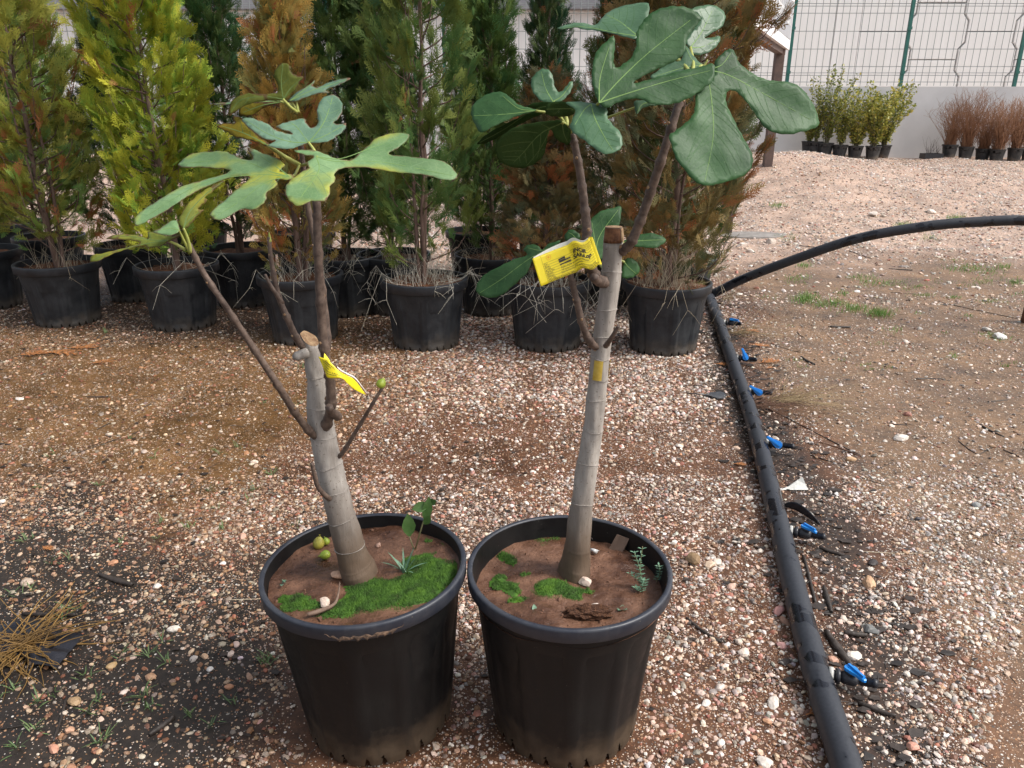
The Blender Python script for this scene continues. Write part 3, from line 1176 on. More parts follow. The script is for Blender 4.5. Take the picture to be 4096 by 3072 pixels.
# rim centre (view px), crown, tip colour, rust share, height scale, width scale, spin, what it looks like
TREES = [
    ('A', 123, 563, 1, (0.442, 0.460, 0.091), .22, 1.00, 1.00, 0.3, 'olive yellow-green conifer with loose branches and rusty sprigs'),
    ('B', 381, 570, 0, (0.491, 0.522, 0.056), .07, 1.04, 1.00, 1.1, 'bright yellow-green dense columnar conifer'),
    ('C', 648, 590, 2, (0.580, 0.386, 0.103), .22, 0.93, 0.90, 2.0, 'golden brown conifer with a narrow bronzed top'),
    ('D', 916, 600, 1, (0.211, 0.275, 0.064), .09, 1.02, 0.82, 4.1, 'mid green open conifer with a bare leaning trunk'),
    ('E', 1185, 600, 2, (0.320, 0.225, 0.095), .22, 0.66, 1.02, 0.9, 'short dull brown conifer beside the golden brown one'),
    ('F', 1441, 607, 4, (0.327, 0.234, 0.088), .25, 0.98, 0.96, 2.7, 'broad rust brown conifer next to the irrigation pipe'),
    ('G', 1484, 556, 4, (0.194, 0.188, 0.051), .10, 1.00, 0.84, 5.2, 'dark olive conifer with bronze tips ending the row'),
    ('H', 105, 508, 0, (0.341, 0.374, 0.071), .08, 1.00, 1.00, 2.9, 'olive green columnar conifer behind the loose one'),
    ('I', 284, 525, 3, (0.127, 0.183, 0.054), .05, 0.86, 0.80, 0.2, 'slim dark green conifer behind the yellow-green column'),
    ('J', 520, 535, 3, (0.114, 0.183, 0.057), .03, 0.92, 0.95, 1.7, 'dark green conifer between the yellow-green column and golden one'),
    ('K', 745, 548, 3, (0.127, 0.193, 0.054), .10, 0.90, 0.9, 3.6, 'dark green conifer behind the golden brown one'),
    ('L', 850, 545, 0, (0.151, 0.230, 0.067), .03, 0.86, 0.80, 5.0, 'deep green columnar conifer close behind the leaning trunk'),
    ('M', 1062, 548, 3, (0.151, 0.238, 0.063), .03, 0.86, 0.85, 2.4, 'deep green conifer with bare lower stems'),
    ('N', 1030, 497, 0, (0.389, 0.444, 0.076), .05, 0.84, 0.74, 4.4, 'fresh yellow-green conifer in the third row'),
    ('O', 1185, 505, 3, (0.105, 0.159, 0.054), .06, 0.98, 0.74, 0.8, 'nearly black green conifer in the third row'),
    ('P', -45, 540, 0, (0.436, 0.444, 0.084), .10, 1.02, 1.05, 3.3, 'yellowish olive conifer beside the loose rusty one'),
    ('Q', 20, 478, 3, (0.135, 0.191, 0.057), .05, 0.9, 0.85, 4.0, 'dark green conifer behind the olive columnar one'),
    ('R', 425, 488, 3, (0.114, 0.167, 0.054), .05, 0.82, 0.70, 5.5, 'slim dark third row conifer behind the yellow-green one'),
    ('S', 655, 497, 3, (0.127, 0.191, 0.057), .08, 0.92, 0.80, 1.3, 'dark green conifer behind the bronzed top'),
    ('T', 1330, 530, 3, (0.151, 0.183, 0.054), .25, 0.95, 0.95, 2.2, 'dark brownish conifer behind the rust brown ones'),
]
POTPOS = {}
sd = 100
for key, px, py, cv, tint, rust, hs, ws, spin, desc in TREES:
    sd += 1
    c = at2(px, py, z=0.40)
    if key == 'G':
        c.x -= 0.05
        c.y += 0.06
    loc = Vector((c.x, c.y, float(gz(c.x, c.y))))
    POTPOS[key] = loc
    po = empty('plant_pot', loc)
    po.rotation_euler = (0, 0, spin)
    tag(po, 'black ribbed pot of ' + desc, 'pot', 'nursery pots of the conifers')
    link('shell', shell_r, po)
    link('rim', rim_r, po)
    fillz = 0.372 if key in 'DFG' else 0.355
    if soil_r is None:
        tmp = soil_disc(0.236, 0.0, 0.014, 15, m_soil_dry, parent=po)
        tmp.location = (0, 0, fillz)
        soil_r = tmp.data
    else:
        link('soil', soil_r, po, (0, 0, fillz))
    t = empty('conifer_tree', loc + Vector((0, 0, fillz)))
    t.rotation_euler = (R(rnd.uniform(-2, 2)), R(rnd.uniform(-2, 2)), spin)
    tag(t, desc, 'conifer', 'potted conifers in rows')
    cm, tm = CROWNS[cv]
    cr = link('crown', cm, t)
    cr.scale = (ws, ws, hs)
    cr.color = (tint[0], tint[1], tint[2], 1 - rust)
    tw = link('twigs', tm, t)
    tw.scale = (ws, ws, hs)
    for st in STEMS[cv]:
        so = link(st.name.split('.')[0], st, t)
        so.scale = (1, 1, hs)
    # needle litter and bleached grass growing from the pot
    if key in 'ABCDEFGMI':
        lit = MB()
        rs = np.random.default_rng(sd)
        for k in range(150):
            a, q = rs.uniform(0, 6.283), rs.uniform(0.03, 1) ** .5 * 0.22
            a2 = rs.uniform(0, 6.283)
            l2 = rs.uniform(.012, .04)
            p0 = np.array([q * math.cos(a), q * math.sin(a), rs.uniform(.004, .016)])
            lit.tube([tuple(p0), tuple(p0 + np.array([l2 * math.cos(a2), l2 * math.sin(a2), rs.uniform(-.003, .006)]))], 0.0014, 3, False)
        lo = lit.build('needle_litter', m_litter, po, (0, 0, fillz))
        tag(lo, kind='stuff')
    n_in = {'A': 40, 'B': 14, 'C': 60, 'D': 130, 'E': 70, 'F': 190, 'G': 50, 'M': 30, 'I': 30, 'K': 40}.get(key, 0)
    if n_in:
        rs = np.random.default_rng(sd + 50)
        mb = MB()
        for k in range(n_in):
            a, q = rs.uniform(0, 6.283), rs.uniform(0, 1) ** .6 * 0.19
            L = rs.uniform(.08, .30) if key != 'F' else rs.uniform(.10, .42)
            strand(mb, (q * math.cos(a), q * math.sin(a), fillz), rs.uniform(0, 6.283), L, rs.uniform(.0, .9), 0.0013, .09, rs, el=R(rs.uniform(55, 88)))
        n_out = {'A': 5, 'B': 8, 'C': 12, 'D': 22, 'E': 18, 'F': 10, 'G': 8, 'M': 14, 'I': 10, 'K': 26}.get(key, 0)
        for k in range(n_out):        # stems that lop over the rim and hang down outside
            a = rs.uniform(0, 6.283)
            if key == 'E':
                a = R(rs.uniform(225, 345)) - spin
            b = np.array([.235 * math.cos(a), .235 * math.sin(a), 0.402])
            L = rs.uniform(.15, .5)
            p1 = b + np.array([.045 * math.cos(a), .045 * math.sin(a), .02 + rs.uniform(0, .05)])
            hang = rs.uniform(.08, .34)
            sid = rs.normal(0, .07)
            p2 = p1 + np.array([.05 * math.cos(a) - sid * math.sin(a), .05 * math.sin(a) + sid * math.cos(a), -hang * .45])
            p3 = p2 + np.array([rs.normal(.01, .05) * math.cos(a) - rs.normal(0, .08) * math.sin(a), rs.normal(.0, .05) * math.sin(a) + rs.normal(0, .08) * math.cos(a), -hang * .5])
            st0 = np.array([.12 * math.cos(a + rs.normal(0, .5)), .12 * math.sin(a + rs.normal(0, .5)), fillz])
            mb.tube([tuple(q) for q in (st0, b, p1, p2, p3)], [.0011, .0011, .0011, .0009, .0005], 3, False)
            for j in range(3):
                pb = [p1, p2, p2][j]
                e = pb + np.array([rs.normal(0, .05), rs.normal(0, .05), rs.uniform(-.10, .02)])
                mb.tube([tuple(pb), tuple((pb + e) / 2 + np.array([0, 0, .008])), tuple(e)], [.0009, .0007, .0004], 3, False)
        go = mb.build('dry_grass', m_straw_w if key in 'CDEBK' else m_straw, None, loc)
        go.rotation_euler = (0, 0, spin)
        tag(go, 'dry grass beside ' + desc, 'dry grass', 'dry grass in the conifer pots')

# tangles of dead grass between the rows
m_tangle = mat_noise('dead_tangle', (0.085, 0.06, 0.04), (0.19, 0.14, 0.095), 6, 0.8, bs=0)
for i, (px, py, n_, lab) in enumerate([(800, 640, 130, 'brown dead grass tangle hanging beside the golden conifer pot'), (250, 640, 60, 'brown dead grass tangle beside the bright yellow-green column'), (520, 645, 60, 'dark dead grass tangle behind the golden conifer pot'), (1050, 650, 90, 'dead grass tangle beside the mid green conifer pot'), (1320, 640, 80, 'dead grass tangle beside the rust brown conifer pot')]):
    q = G2(px, py)
    q.y += .25
    rs = np.random.default_rng(500 + i)
    mb = MB()
    for k in range(n_):
        strand(mb, (rs.normal(0, .13), rs.normal(0, .12), 0), rs.uniform(0, 6.283), rs.uniform(.2, .62), rs.uniform(.2, 1.5), .0014, .14, rs, el=R(rs.uniform(40, 88)))
    tag(mb.build('dead_grass', m_tangle, None, q), lab, 'dry grass')

# ================================================================== FIG TREES
def mat_fig_leaf(name, c_lo, c_hi, yellow, y_amt, brown_edge, rough, spec, trans):
    m, t, p, o = new_mat(name)
    tc = N(t, 'ShaderNodeTexCoord')
    ob = tc.outputs['Object']
    n = noise_n(t, 8, 7, 0.65, ob)
    n2 = noise_n(t, 150, 4, 0.6, ob)
    col = ramp(t, n.outputs[0], [(0.35, c_lo), (0.65, c_hi)])
    ea = N(t, 'ShaderNodeAttribute', attribute_name='edge')
    if y_amt > 0:
        nn = noise_n(t, 9, 3, 0.5, ob)
        a1 = N(t, 'ShaderNodeMath', operation='MULTIPLY_ADD')
        t.links.new(ea.outputs['Fac'], a1.inputs[0])
        a1.inputs[1].default_value = -0.10
        t.links.new(nn.outputs[0], a1.inputs[2])
        yf = ramp(t, a1.outputs[0], [(0.56 - y_amt * .30, 0.0), (0.70 - y_amt * .2, 0.9)])
        col = mixc(t, yf, col, yellow)
    if brown_edge > 0:
        n3 = noise_n(t, 45, 4, 0.6, ob)
        a2 = N(t, 'ShaderNodeMath', operation='MULTIPLY_ADD')
        t.links.new(n3.outputs[0], a2.inputs[0])
        a2.inputs[1].default_value = 0.45
        t.links.new(ea.outputs['Fac'], a2.inputs[2])
        bf = ramp(t, a2.outputs[0], [(0.17 + brown_edge * .2, 1.0), (0.30 + brown_edge * .2, 0.0)])
        col = mixc(t, bf, col, (0.13, 0.070, 0.035))
    vo = N(t, 'ShaderNodeTexVoronoi', feature='DISTANCE_TO_EDGE')
    vo.inputs['Scale'].default_value = 105
    t.links.new(ob, vo.inputs['Vector'])
    net = ramp(t, vo.outputs['Distance'], [(0.0, 0.13), (0.08, 0.0)])
    col = mixc(t, net, col, (c_hi[0] * 2.0, c_hi[1] * 1.7, c_hi[2] * 1.5))
    nb_ = noise_n(t, 4.0, 3, 0.5, ob)
    tone = ramp(t, nb_.outputs[0], [(0.35, 0.72), (0.65, 1.22)])
    col = mixc(t, 1.0, col, tone, 'MULTIPLY')
    sp = ramp(t, n2.outputs[0], [(0.66, 0.0), (0.74, 0.35)])
    col = mixc(t, sp, col, (0.25, 0.34, 0.20))
    t.links.new(col, p.inputs['Base Color'])
    p.inputs['Roughness'].default_value = rough
    p.inputs['Specular IOR Level'].default_value = spec
    hb = N(t, 'ShaderNodeMath', operation='ADD')
    t.links.new(n2.outputs[0], hb.inputs[0])
    t.links.new(vo.outputs['Distance'], hb.inputs[1])
    bump(t, p, hb.outputs[0], 0.20, 0.0014)
    add_translucent(m, col, trans)
    return m


LM = {
    'blue': mat_fig_leaf('fig_leaf_blue_green', (0.085, 0.170, 0.105), (0.145, 0.245, 0.165), (0.25, 0.27, 0.03), 0.0, 0.06, 0.55, 0.3, 0.12),
    'green': mat_fig_leaf('fig_leaf_green', (0.115, 0.225, 0.085), (0.195, 0.310, 0.150), (0.40, 0.40, 0.035), 0.36, 0.14, 0.55, 0.3, 0.18),
    'olive': mat_fig_leaf('fig_leaf_olive', (0.150, 0.190, 0.030), (0.220, 0.250, 0.050), (0.33, 0.29, 0.02), 0.25, 0.12, 0.6, 0.25, 0.45),
    'yellow': mat_fig_leaf('fig_leaf_yellowing', (0.24, 0.21, 0.02), (0.38, 0.32, 0.03), (0.38, 0.26, 0.02), 0.5, 0.35, 0.6, 0.25, 0.45),
    'deep': mat_fig_leaf('fig_leaf_deep_green', (0.018, 0.070, 0.018), (0.046, 0.115, 0.038), (0.2, 0.3, 0.03), 0.0, 0.0, 0.5, 0.3, 0.10),
    'pale': mat_fig_leaf('fig_leaf_pale_top', (0.048, 0.125, 0.055), (0.085, 0.170, 0.090), (0.2, 0.3, 0.03), 0.0, 0.0, 0.42, 0.4, 0.10),
    'under': mat_fig_leaf('fig_leaf_underside', (0.028, 0.068, 0.014), (0.056, 0.105, 0.028), (0.2, 0.3, 0.03), 0.0, 0.0, 0.8, 0.2, 0.35),
}
m_vein = mat_flat('leaf_vein', (0.17, 0.28, 0.09), 0.7, 0.2)
m_vein_s = mat_flat('leaf_side_vein', (0.055, 0.125, 0.045), 0.7, 0.2)
m_vein_l = mat_flat('leaf_side_vein_light', (0.15, 0.25, 0.12), 0.7, 0.2)
m_vein_u = mat_flat('leaf_vein_under', (0.11, 0.17, 0.05), 0.7, 0.2)
m_petiole = mat_noise('leaf_stalk', (0.26, 0.29, 0.06), (0.36, 0.38, 0.10), 30, 0.5, bs=0.05)
LEAF_N = [0]


def fig_leaf(tree, org, view, pts, joint, y0, n, mains, top, under=None, curv=0.5, wav=0.004, sub=True, vein=None, cup=0.0):
    """a fig leaf blade with real size: the outline is laid on a tilted, bent leaf surface at distance y0.
    view = (x0, y0, scale) of the enlarged picture in which the outline was read."""
    LEAF_N[0] += 1
    sid = LEAF_N[0]
    cv = lambda q: (view[0] + q[0] / view[2], view[1] + q[1] / view[2])
    P0 = at(*cv(joint), y=y0)
    n = Vector(n).normalized()
    e1 = Vector((1, 0, 0))
    e1 = (e1 - n * e1.dot(n)).normalized()
    e2 = n.cross(e1)
    dn = (P0 - CAMP).dot(n)

    def to_uv(q):
        d = ray(*cv(q))
        X = CAMP + d * (dn / d.dot(n)) - P0
        return np.array([X.dot(e1), X.dot(e2)])
    outl = closed_spline([to_uv(q) for q in pts], 4)
    # fine crenate margin
    o2 = []
    m = len(outl)
    for i, q in enumerate(outl):
        tn = outl[(i + 1) % m] - outl[i - 1]
        nn = np.array([-tn[1], tn[0]]) / (np.linalg.norm(tn) + 1e-9)
        o2.append(q + nn * (0.0006 * math.sin(i * 1.9 + sid) + rnd.uniform(-.0004, .0004)))
    outl = o2
    A = np.array(outl)
    lo, hi = A.min(0), A.max(0)
    g = 0.0075
    gx, gy = np.meshgrid(np.arange(lo[0], hi[0], g), np.arange(lo[1], hi[1], g))
    Q = np.stack([gx.ravel(), gy.ravel()], 1) + rng.uniform(-.0015, .0015, (gx.size, 2))
    Q = Q[in_poly(Q, outl)]
    if len(Q):
        Q = Q[seg_dist(Q, outl) > 0.003]
    allp = [Vector((q[0], q[1])) for q in outl] + [Vector((q[0], q[1])) for q in Q]
    edges = [(i, (i + 1) % m) for i in range(m)]
    vv, ee, ff, _, _, _ = delaunay_2d_cdt(allp, edges, [], 1, 1e-6)
    V2 = np.array([(v.x, v.y) for v in vv])
    cen = np.array([V2[list(t)].mean(0) for t in ff])
    ok = in_poly(cen, outl)
    ff = [t for t, k in zip(ff, ok) if k]
    mains_uv = [spline([to_uv(joint)] + [to_uv(q) for q in mm], 6) for mm in mains]

    def vein_d(Qs):
        d = np.full(len(Qs), 1e9)
        for mm in mains_uv:
            d = np.minimum(d, seg_dist(Qs, mm, False))
        return d

    def surf(Qs, lift=0.0):
        Qs = np.atleast_2d(Qs)
        vd = np.minimum(vein_d(Qs), 0.03)
        out = []
        for q, dv in zip(Qs, vd):
            P = P0 + e1 * q[0] + e2 * q[1]
            d = P - CAMP
            L = d.length
            d = d / L
            r2 = q[0] ** 2 + q[1] ** 2
            w = noise.noise(Vector((q[0] * 22, q[1] * 22, sid * 3.1))) * wav
            w += noise.noise(Vector((q[0] * 70, q[1] * 70, sid * 1.7))) * wav * 0.25
            P = P + d * (curv * r2 + w - dv * 0.10 - cup * dv - lift)
            out.append(P)
        return out
    P3 = surf(V2)
    a, b, c = (P3[i] for i in ff[0])
    fl = (b - a).cross(c - a).dot(P3[ff[0][0]] - CAMP) > 0
    if fl:
        ff = [t[::-1] for t in ff]
    me = bpy.data.meshes.new('leaf')
    me.from_pydata([tuple(p - org) for p in P3], [], [tuple(t) for t in ff])
    me.materials.append(LM[top])
    me.materials.append(LM[under or ('under' if top != 'under' else 'deep')])
    ed = me.attributes.new('edge', 'FLOAT', 'POINT')
    ed.data.foreach_set('value', np.clip(seg_dist(V2, outl) / 0.02, 0, 1))
    me.polygons.foreach_set('use_smooth', [True] * len(me.polygons))
    lf = link('leaf', me, tree)
    so = lf.modifiers.new('thickness', 'SOLIDIFY')
    so.thickness = 0.0004
    so.offset = -1
    so.material_offset = 1
    # veins: slightly raised ribs with side veins
    vb, vs = MB(), MB()

    def rib(line, w0, w1, vb, lift):
        line = [np.array(q) for q in line]
        k = len(line)
        l_, r_ = [], []
        for i, q in enumerate(line):
            tn = line[min(i + 1, k - 1)] - line[max(i - 1, 0)]
            nn = np.array([-tn[1], tn[0]]) / (np.linalg.norm(tn) + 1e-9)
            w = w0 + (w1 - w0) * i / (k - 1)
            l_.append(q + nn * w)
            r_.append(q - nn * w)
        Lc, Ll, Lr = surf(np.array(line), lift), surf(np.array(l_), 0.00025), surf(np.array(r_), 0.00025)
        v = []
        for i in range(k):
            v += [Ll[i] - org, Lc[i] - org, Lr[i] - org]
        f = []
        for i in range(k - 1):
            f += [(3 * i, 3 * i + 1, 3 * i + 4, 3 * i + 3), (3 * i + 1, 3 * i + 2, 3 * i + 5, 3 * i + 4)]
        vb.add(v, f)
    for mm in mains_uv:
        rib(mm, 0.0010, 0.0004, vb, .0007)
        if not sub:
            continue
        Lm = sum(np.linalg.norm(mm[i + 1] - mm[i]) for i in range(len(mm) - 1))
        cnt = max(3, int(Lm / 0.016))
        for k in range(1, cnt):
            u = (k + 0.3) / cnt * (len(mm) - 1)
            i = min(int(u), len(mm) - 2)
            p = mm[i] + (mm[i + 1] - mm[i]) * (u - i)
            t_ = mm[i + 1] - mm[i]
            t_ = t_ / (np.linalg.norm(t_) + 1e-9)
            for s in (-1, 1):
                an = s * R(rnd.uniform(48, 60))
                d = np.array([t_[0] * math.cos(an) - t_[1] * math.sin(an), t_[0] * math.sin(an) + t_[1] * math.cos(an)])
                line = [p]
                for q in range(14):
                    d = d + t_ * 0.06
                    d /= np.linalg.norm(d)
                    nx = line[-1] + d * 0.006
                    if not in_poly(np.array([nx + d * 0.006]), outl)[0]:
                        break
                    oth = min([seg_dist(np.array([nx]), m3, False)[0] for m3 in mains_uv if m3 is not mm] or [9])
                    if oth < 0.012:
                        break
                    line.append(nx)
                if len(line) > 2:
                    rib(line, 0.0005, 0.0003, vs, .0004)
    vb.build('veins', vein or (m_vein if top not in ('under', 'olive') else m_vein_u), lf)
    if vs.v:
        vs.build('side_veins', m_vein_l if top in ('green', 'blue') else m_vein_s if top not in ('under', 'olive') else m_vein_u, lf)
    return P0, lf


V1 = (300, 200, 1.3825)
V2_ = (1800, 0, 1.3825)


def mat_fig_bark():
    m, t, p, o = new_mat('fig_bark')
    tc = N(t, 'ShaderNodeTexCoord')
    ob = tc.outputs['Object']
    mp = N(t, 'ShaderNodeMapping')
    mp.inputs['Scale'].default_value = (1, 1, 0.25)
    t.links.new(ob, mp.inputs[0])
    n = noise_n(t, 60, 6, 0.65, mp.outputs[0])
    n2 = noise_n(t, 160, 4, 0.6, ob)
    n3 = noise_n(t, 10, 5, 0.6, ob)
    col = ramp(t, n.outputs[0], [(0.3, (0.265, 0.235, 0.205)), (0.7, (0.420, 0.385, 0.345))])
    k = ramp(t, n3.outputs[0], [(0.3, 0.78), (0.7, 1.12)])
    col = mixc(t, 1.0, col, k, 'MULTIPLY')
    sp = ramp(t, n2.outputs[0], [(0.62, 0.0), (0.68, 0.75)])
    col = mixc(t, sp, col, (0.13, 0.095, 0.07))
    # splashed soil on the foot of the trunk
    sep = N(t, 'ShaderNodeSeparateXYZ')
    t.links.new(ob, sep.inputs[0])
    ad = N(t, 'ShaderNodeMath', operation='MULTIPLY_ADD')
    t.links.new(n3.outputs[0], ad.inputs[0])
    ad.inputs[1].default_value = -0.12
    t.links.new(sep.outputs[2], ad.inputs[2])
    mf = ramp(t, ad.outputs[0], [(-0.0, 0.95), (0.045, 0.80), (0.17, 0.0)])
    col = mixc(t, mf, col, (0.105, 0.068, 0.042))
    t.links.new(col, p.inputs['Base Color'])
    p.inputs['Roughness'].default_value = 0.75
    p.inputs['Specular IOR Level'].default_value = 0.3
    bump(t, p, n.outputs[0], 0.7, 0.003)
    return m


m_fbark = mat_fig_bark()
m_twig = mat_noise('fig_twig_bark', (0.060, 0.038, 0.028), (0.150, 0.105, 0.08), 70, 0.6, bs=0.4, bd=0.002)
m_twig_g = mat_noise('fig_twig_young', (0.10, 0.10, 0.05), (0.17, 0.16, 0.08), 55, 0.6, bs=0.2)
m_cut = mat_noise('cut_wood', (0.20, 0.11, 0.055), (0.40, 0.27, 0.15), 90, 0.85, bs=0.6)
m_burn = mat_noise('stained_cut', (0.075, 0.028, 0.012), (0.22, 0.10, 0.045), 60, 0.8, bs=0.4)
m_paint = mat_noise('yellow_paint', (0.46, 0.30, 0.03), (0.55, 0.40, 0.08), 70, 0.6, bs=0.1)
m_figg = mat_noise('fig_skin', (0.17, 0.26, 0.02), (0.30, 0.36, 0.04), 40, 0.45, bs=0.15)
m_figy = mat_noise('fig_skin_old', (0.22, 0.20, 0.03), (0.38, 0.34, 0.05), 26, 0.5, bs=0.3)


def px_path(pts, y0, view=None):
    out = []
    for q in pts:
        yy = q[2] if len(q) > 2 else y0
        if view:
            out.append(at(view[0] + q[0] / view[2], view[1] + q[1] / view[2], y=yy))
        else:
            out.append(at2(q[0], q[1], y=yy))
    return out


def px_r(r, p):       # radius in 4096 px -> metres at point p
    return r * (p - CAMP).dot(FW) / FPX


def trunk(tree, org, path, rads, rings, seed):
    pts = [np.array(p) for p in path]
    P = spline(pts, 24)
    rr = lerp_list(rads, 24)
    rs = np.random.default_rng(seed)
    tot = len(P)
    fr = frames([Vector(p) for p in P])
    seg = 40
    v, f = [], []
    for i, ((p, t, a, b), r) in enumerate(zip(fr, rr)):
        bulge = sum(0.0007 * math.exp(-((i - 2 * k) / 0.7) ** 2) for k in rings)
        for q in range(seg):
            w = 2 * math.pi * q / seg
            d = a * math.cos(w) + b * math.sin(w)
            nz = noise.noise(Vector((d.x * 1.3, d.y * 1.3, i * 0.06 + seed))) * 0.0028
            flare = 0.006 * math.exp(-max(0, i - 22) / 7.0) * (0.6 + 0.5 * math.sin(w * 3 + 1))
            v.append(p + d * (r + bulge + nz + flare) - org)
    for i in range(tot - 1):
        for q in range(seg):
            q2 = (q + 1) % seg
            f.append((i * seg + q, i * seg + q2, (i + 1) * seg + q2, (i + 1) * seg + q))
    return v, f, fr, rr, seg


def branch(tree, org, path, rads, mat, name='branch', knots=True, seed=0):
    P = [Vector(p) for p in spline([np.array(p) for p in path], 8)]
    rr = lerp_list(rads, 8)
    rs = np.random.default_rng(seed)
    rr = [r * (1 + (0.26 if (i % 7 == 3 and knots) else 0) + rs.normal(0, .03)) for i, r in enumerate(rr)]
    mb = MB().tube([p - org for p in P], rr, 10)
    o = mb.build(name, mat, tree)
    if knots:
        fr = frames(P)
        for i in range(4, len(P) - 3, 7):
            p, t, a, b = fr[i]
            w = rs.uniform(3.4, 6.0) if i % 2 else rs.uniform(0, 6.28)
            d = a * math.cos(w) + b * math.sin(w)
            sc = MB().tube([p + d * (rr[i] * .7) - org, p + d * (rr[i] * 1.12) - org, p + d * (rr[i] * 1.22) - org], [rr[i] * .45, rr[i] * .4, rr[i] * .25], 8)
            sc.build('leaf_scar', m_cut, o)
    return o


# ------------------------------ left fig
YL = at(1438, 2300, z=SOIL_L + .004).y
VT = (1000, 1200, 1.3829)
tl_px = [(602, 1535), (590, 1480), (560, 1390), (520, 1250), (480, 1100), (446, 950), (412, 780), (386, 620), (372, 440), (352, 320), (330, 215)]
tl_r = [98, 92, 84, 80, 75, 73, 71, 67, 57, 52, 46]
pthL = px_path([(x, y) for x, y in tl_px], YL, VT)
pthL[0] = pthL[1] + Vector((.012, 0, -.05))
ORG_L = Vector((pthL[0].x, pthL[0].y, SOIL_L + 0.002))
fig_l = empty('fig_tree', ORG_L)
tag(fig_l, 'leaning pruned fig tree with blue-green lobed leaves browning at the edges', 'fig tree', 'potted fig trees')
rL = [px_r(r / VT[2], p) for r, p in zip(tl_r, pthL)]
v, f, frL, rrL, segL = trunk(fig_l, ORG_L, pthL, rL, [14, 27, 40, 52, 63, 74, 86, 98], 5)
# slanted cut top: shear the last rings
nring = len(frL)
for i in range(nring - 10, nring):
    for q in range(segL):
        x, y, z = v[i * segL + q]
        cxx = frL[i][0] - ORG_L
        k = (i - (nring - 11)) / 10
        v[i * segL + q] = Vector((x, y, z - (x - cxx.x) * 0.75 * k - (y - cxx.y) * -0.35 * k))
tb = MB().add(v, f).build('trunk', m_fbark, fig_l)
top = [v[(nring - 1) * segL + q] for q in range(segL)]
cc = sum((Vector(p) for p in top), Vector()) / segL
MB().add([Vector(p) + Vector((0, 0, .0006)) for p in top] + [cc - Vector((0, 0, .004))], [(q, (q + 1) % segL, segL) for q in range(segL)]).build('cut_face', m_cut, tb)


m_ring = mat_noise('bark_ring', (0.20, 0.175, 0.15), (0.36, 0.325, 0.29), 80, 0.8, bs=.2)


def bark_rings(tb_, v_, fr_, seg_, rings, seed):
    rs = np.random.default_rng(seed)
    for k in rings:
        i = 2 * k
        if i >= len(fr_) - 2:
            continue
        c = [Vector(v_[i * seg_ + q]) for q in range(seg_)]
        t_ = fr_[i][1]
        ph = rs.uniform(0, 6)
        pts = []
        for q in range(seg_ + 1):
            w = 2 * math.pi * q / seg_
            pts.append(c[q % seg_] + t_ * (.0022 * math.sin(w + ph) + .0008 * math.sin(3 * w + ph)))
        MB().tube(pts, [.0008 + .0003 * math.sin(q * .7 + ph) for q in range(seg_ + 1)], 5, False).build('bark_ring', m_ring, tb_)


bark_rings(tb, v, frL, segL, [27, 40, 52, 63, 74, 86, 98], 1)


def rpx(r2, p):      # radius in view px
    return px_r(r2 * K, p)


def fig_branch(tree, org, pts, r0, r1, y0, seed, mat=m_twig, name='branch', knots=True):
    path = px_path(pts, y0)
    n = len(path)
    return branch(tree, org, path, [0.76 * rpx(r0 + (r1 - r0) * i / (n - 1), p) for i, p in enumerate(path)], mat, name, knots, seed), path


fig_branch(fig_l, ORG_L, [(690, 945, YL), (672, 935, YL - .03), (640, 895, YL - .06), (600, 832, YL - .09), (545, 748, YL - .11), (490, 665, YL - .13), (440, 590, YL - .14), (408, 527, YL - .15)], 12, 7.5, YL, 3)
fig_branch(fig_l, ORG_L, [(700, 930, YL - .01), (714, 885, YL - .035), (713, 820, YL - .045), (700, 750, YL - .05), (692, 640, YL - .055), (686, 520, YL - .06), (684, 440, YL - .06), (672, 385, YL - .05)], 15, 11, YL, 4)
fig_branch(fig_l, ORG_L, [(676, 800, YL + .02), (706, 752, YL + .045), (698, 640, YL + .06), (684, 540, YL + .06), (666, 450, YL + .06), (655, 360, YL + .055), (648, 300, YL + .05), (643, 258, YL + .05)], 12, 6, YL, 5)
fig_branch(fig_l, ORG_L, [(668, 760, YL), (645, 738, YL - .02), (622, 690, YL - .03), (602, 640, YL - .03), (590, 585, YL - .03), (584, 545, YL - .03), (581, 512, YL - .03)], 11, 5, YL, 6)
fig_branch(fig_l, ORG_L, [(610, 655, YL - .03), (588, 622, YL - .04), (572, 592, YL - .04)], 7, 4, YL, 7, knots=False)
fig_branch(fig_l, ORG_L, [(725, 990, YL), (740, 978, YL - .01), (775, 922, YL - .03), (805, 872, YL - .05), (826, 838, YL - .05)], 7, 4.5, YL, 8)
fig_branch(fig_l, ORG_L, [(712, 1078, YL - .035), (698, 1066, YL - .055), (684, 1045, YL - .065), (676, 1010, YL - .07), (673, 1000, YL - .07)], 8, 5, YL, 9, knots=False)
fig_branch(fig_l, ORG_L, [(730, 900, YL - .02), (714, 888, YL - .045), (711, 880, YL - .06)], 14, 12, YL, 10, knots=False)


def fruit(tree, org, p, r, mat, name='fig_fruit', ax=(0, 0, 1), flat=0.92):
    prof = []
    for i in range(11):
        a = math.pi * i / 10
        rr = r * math.sin(a) * (1 - 0.22 * (i / 10)) + .0003
        prof.append((rr, -r * flat * math.cos(a) * (1.0 + 0.35 * (i / 10) ** 3)))
    prof.append((r * .16, r * 1.45))
    v, f = lathe(prof, 20, lambda i, z, w, k: 0.025 * r * math.sin(w * 9) * math.sin(math.pi * i / 11))
    M = Vector(ax).normalized().to_track_quat('Z', 'Y').to_matrix()
    mb = MB().add([(M @ Vector(q)) for q in v], f)
    return mb


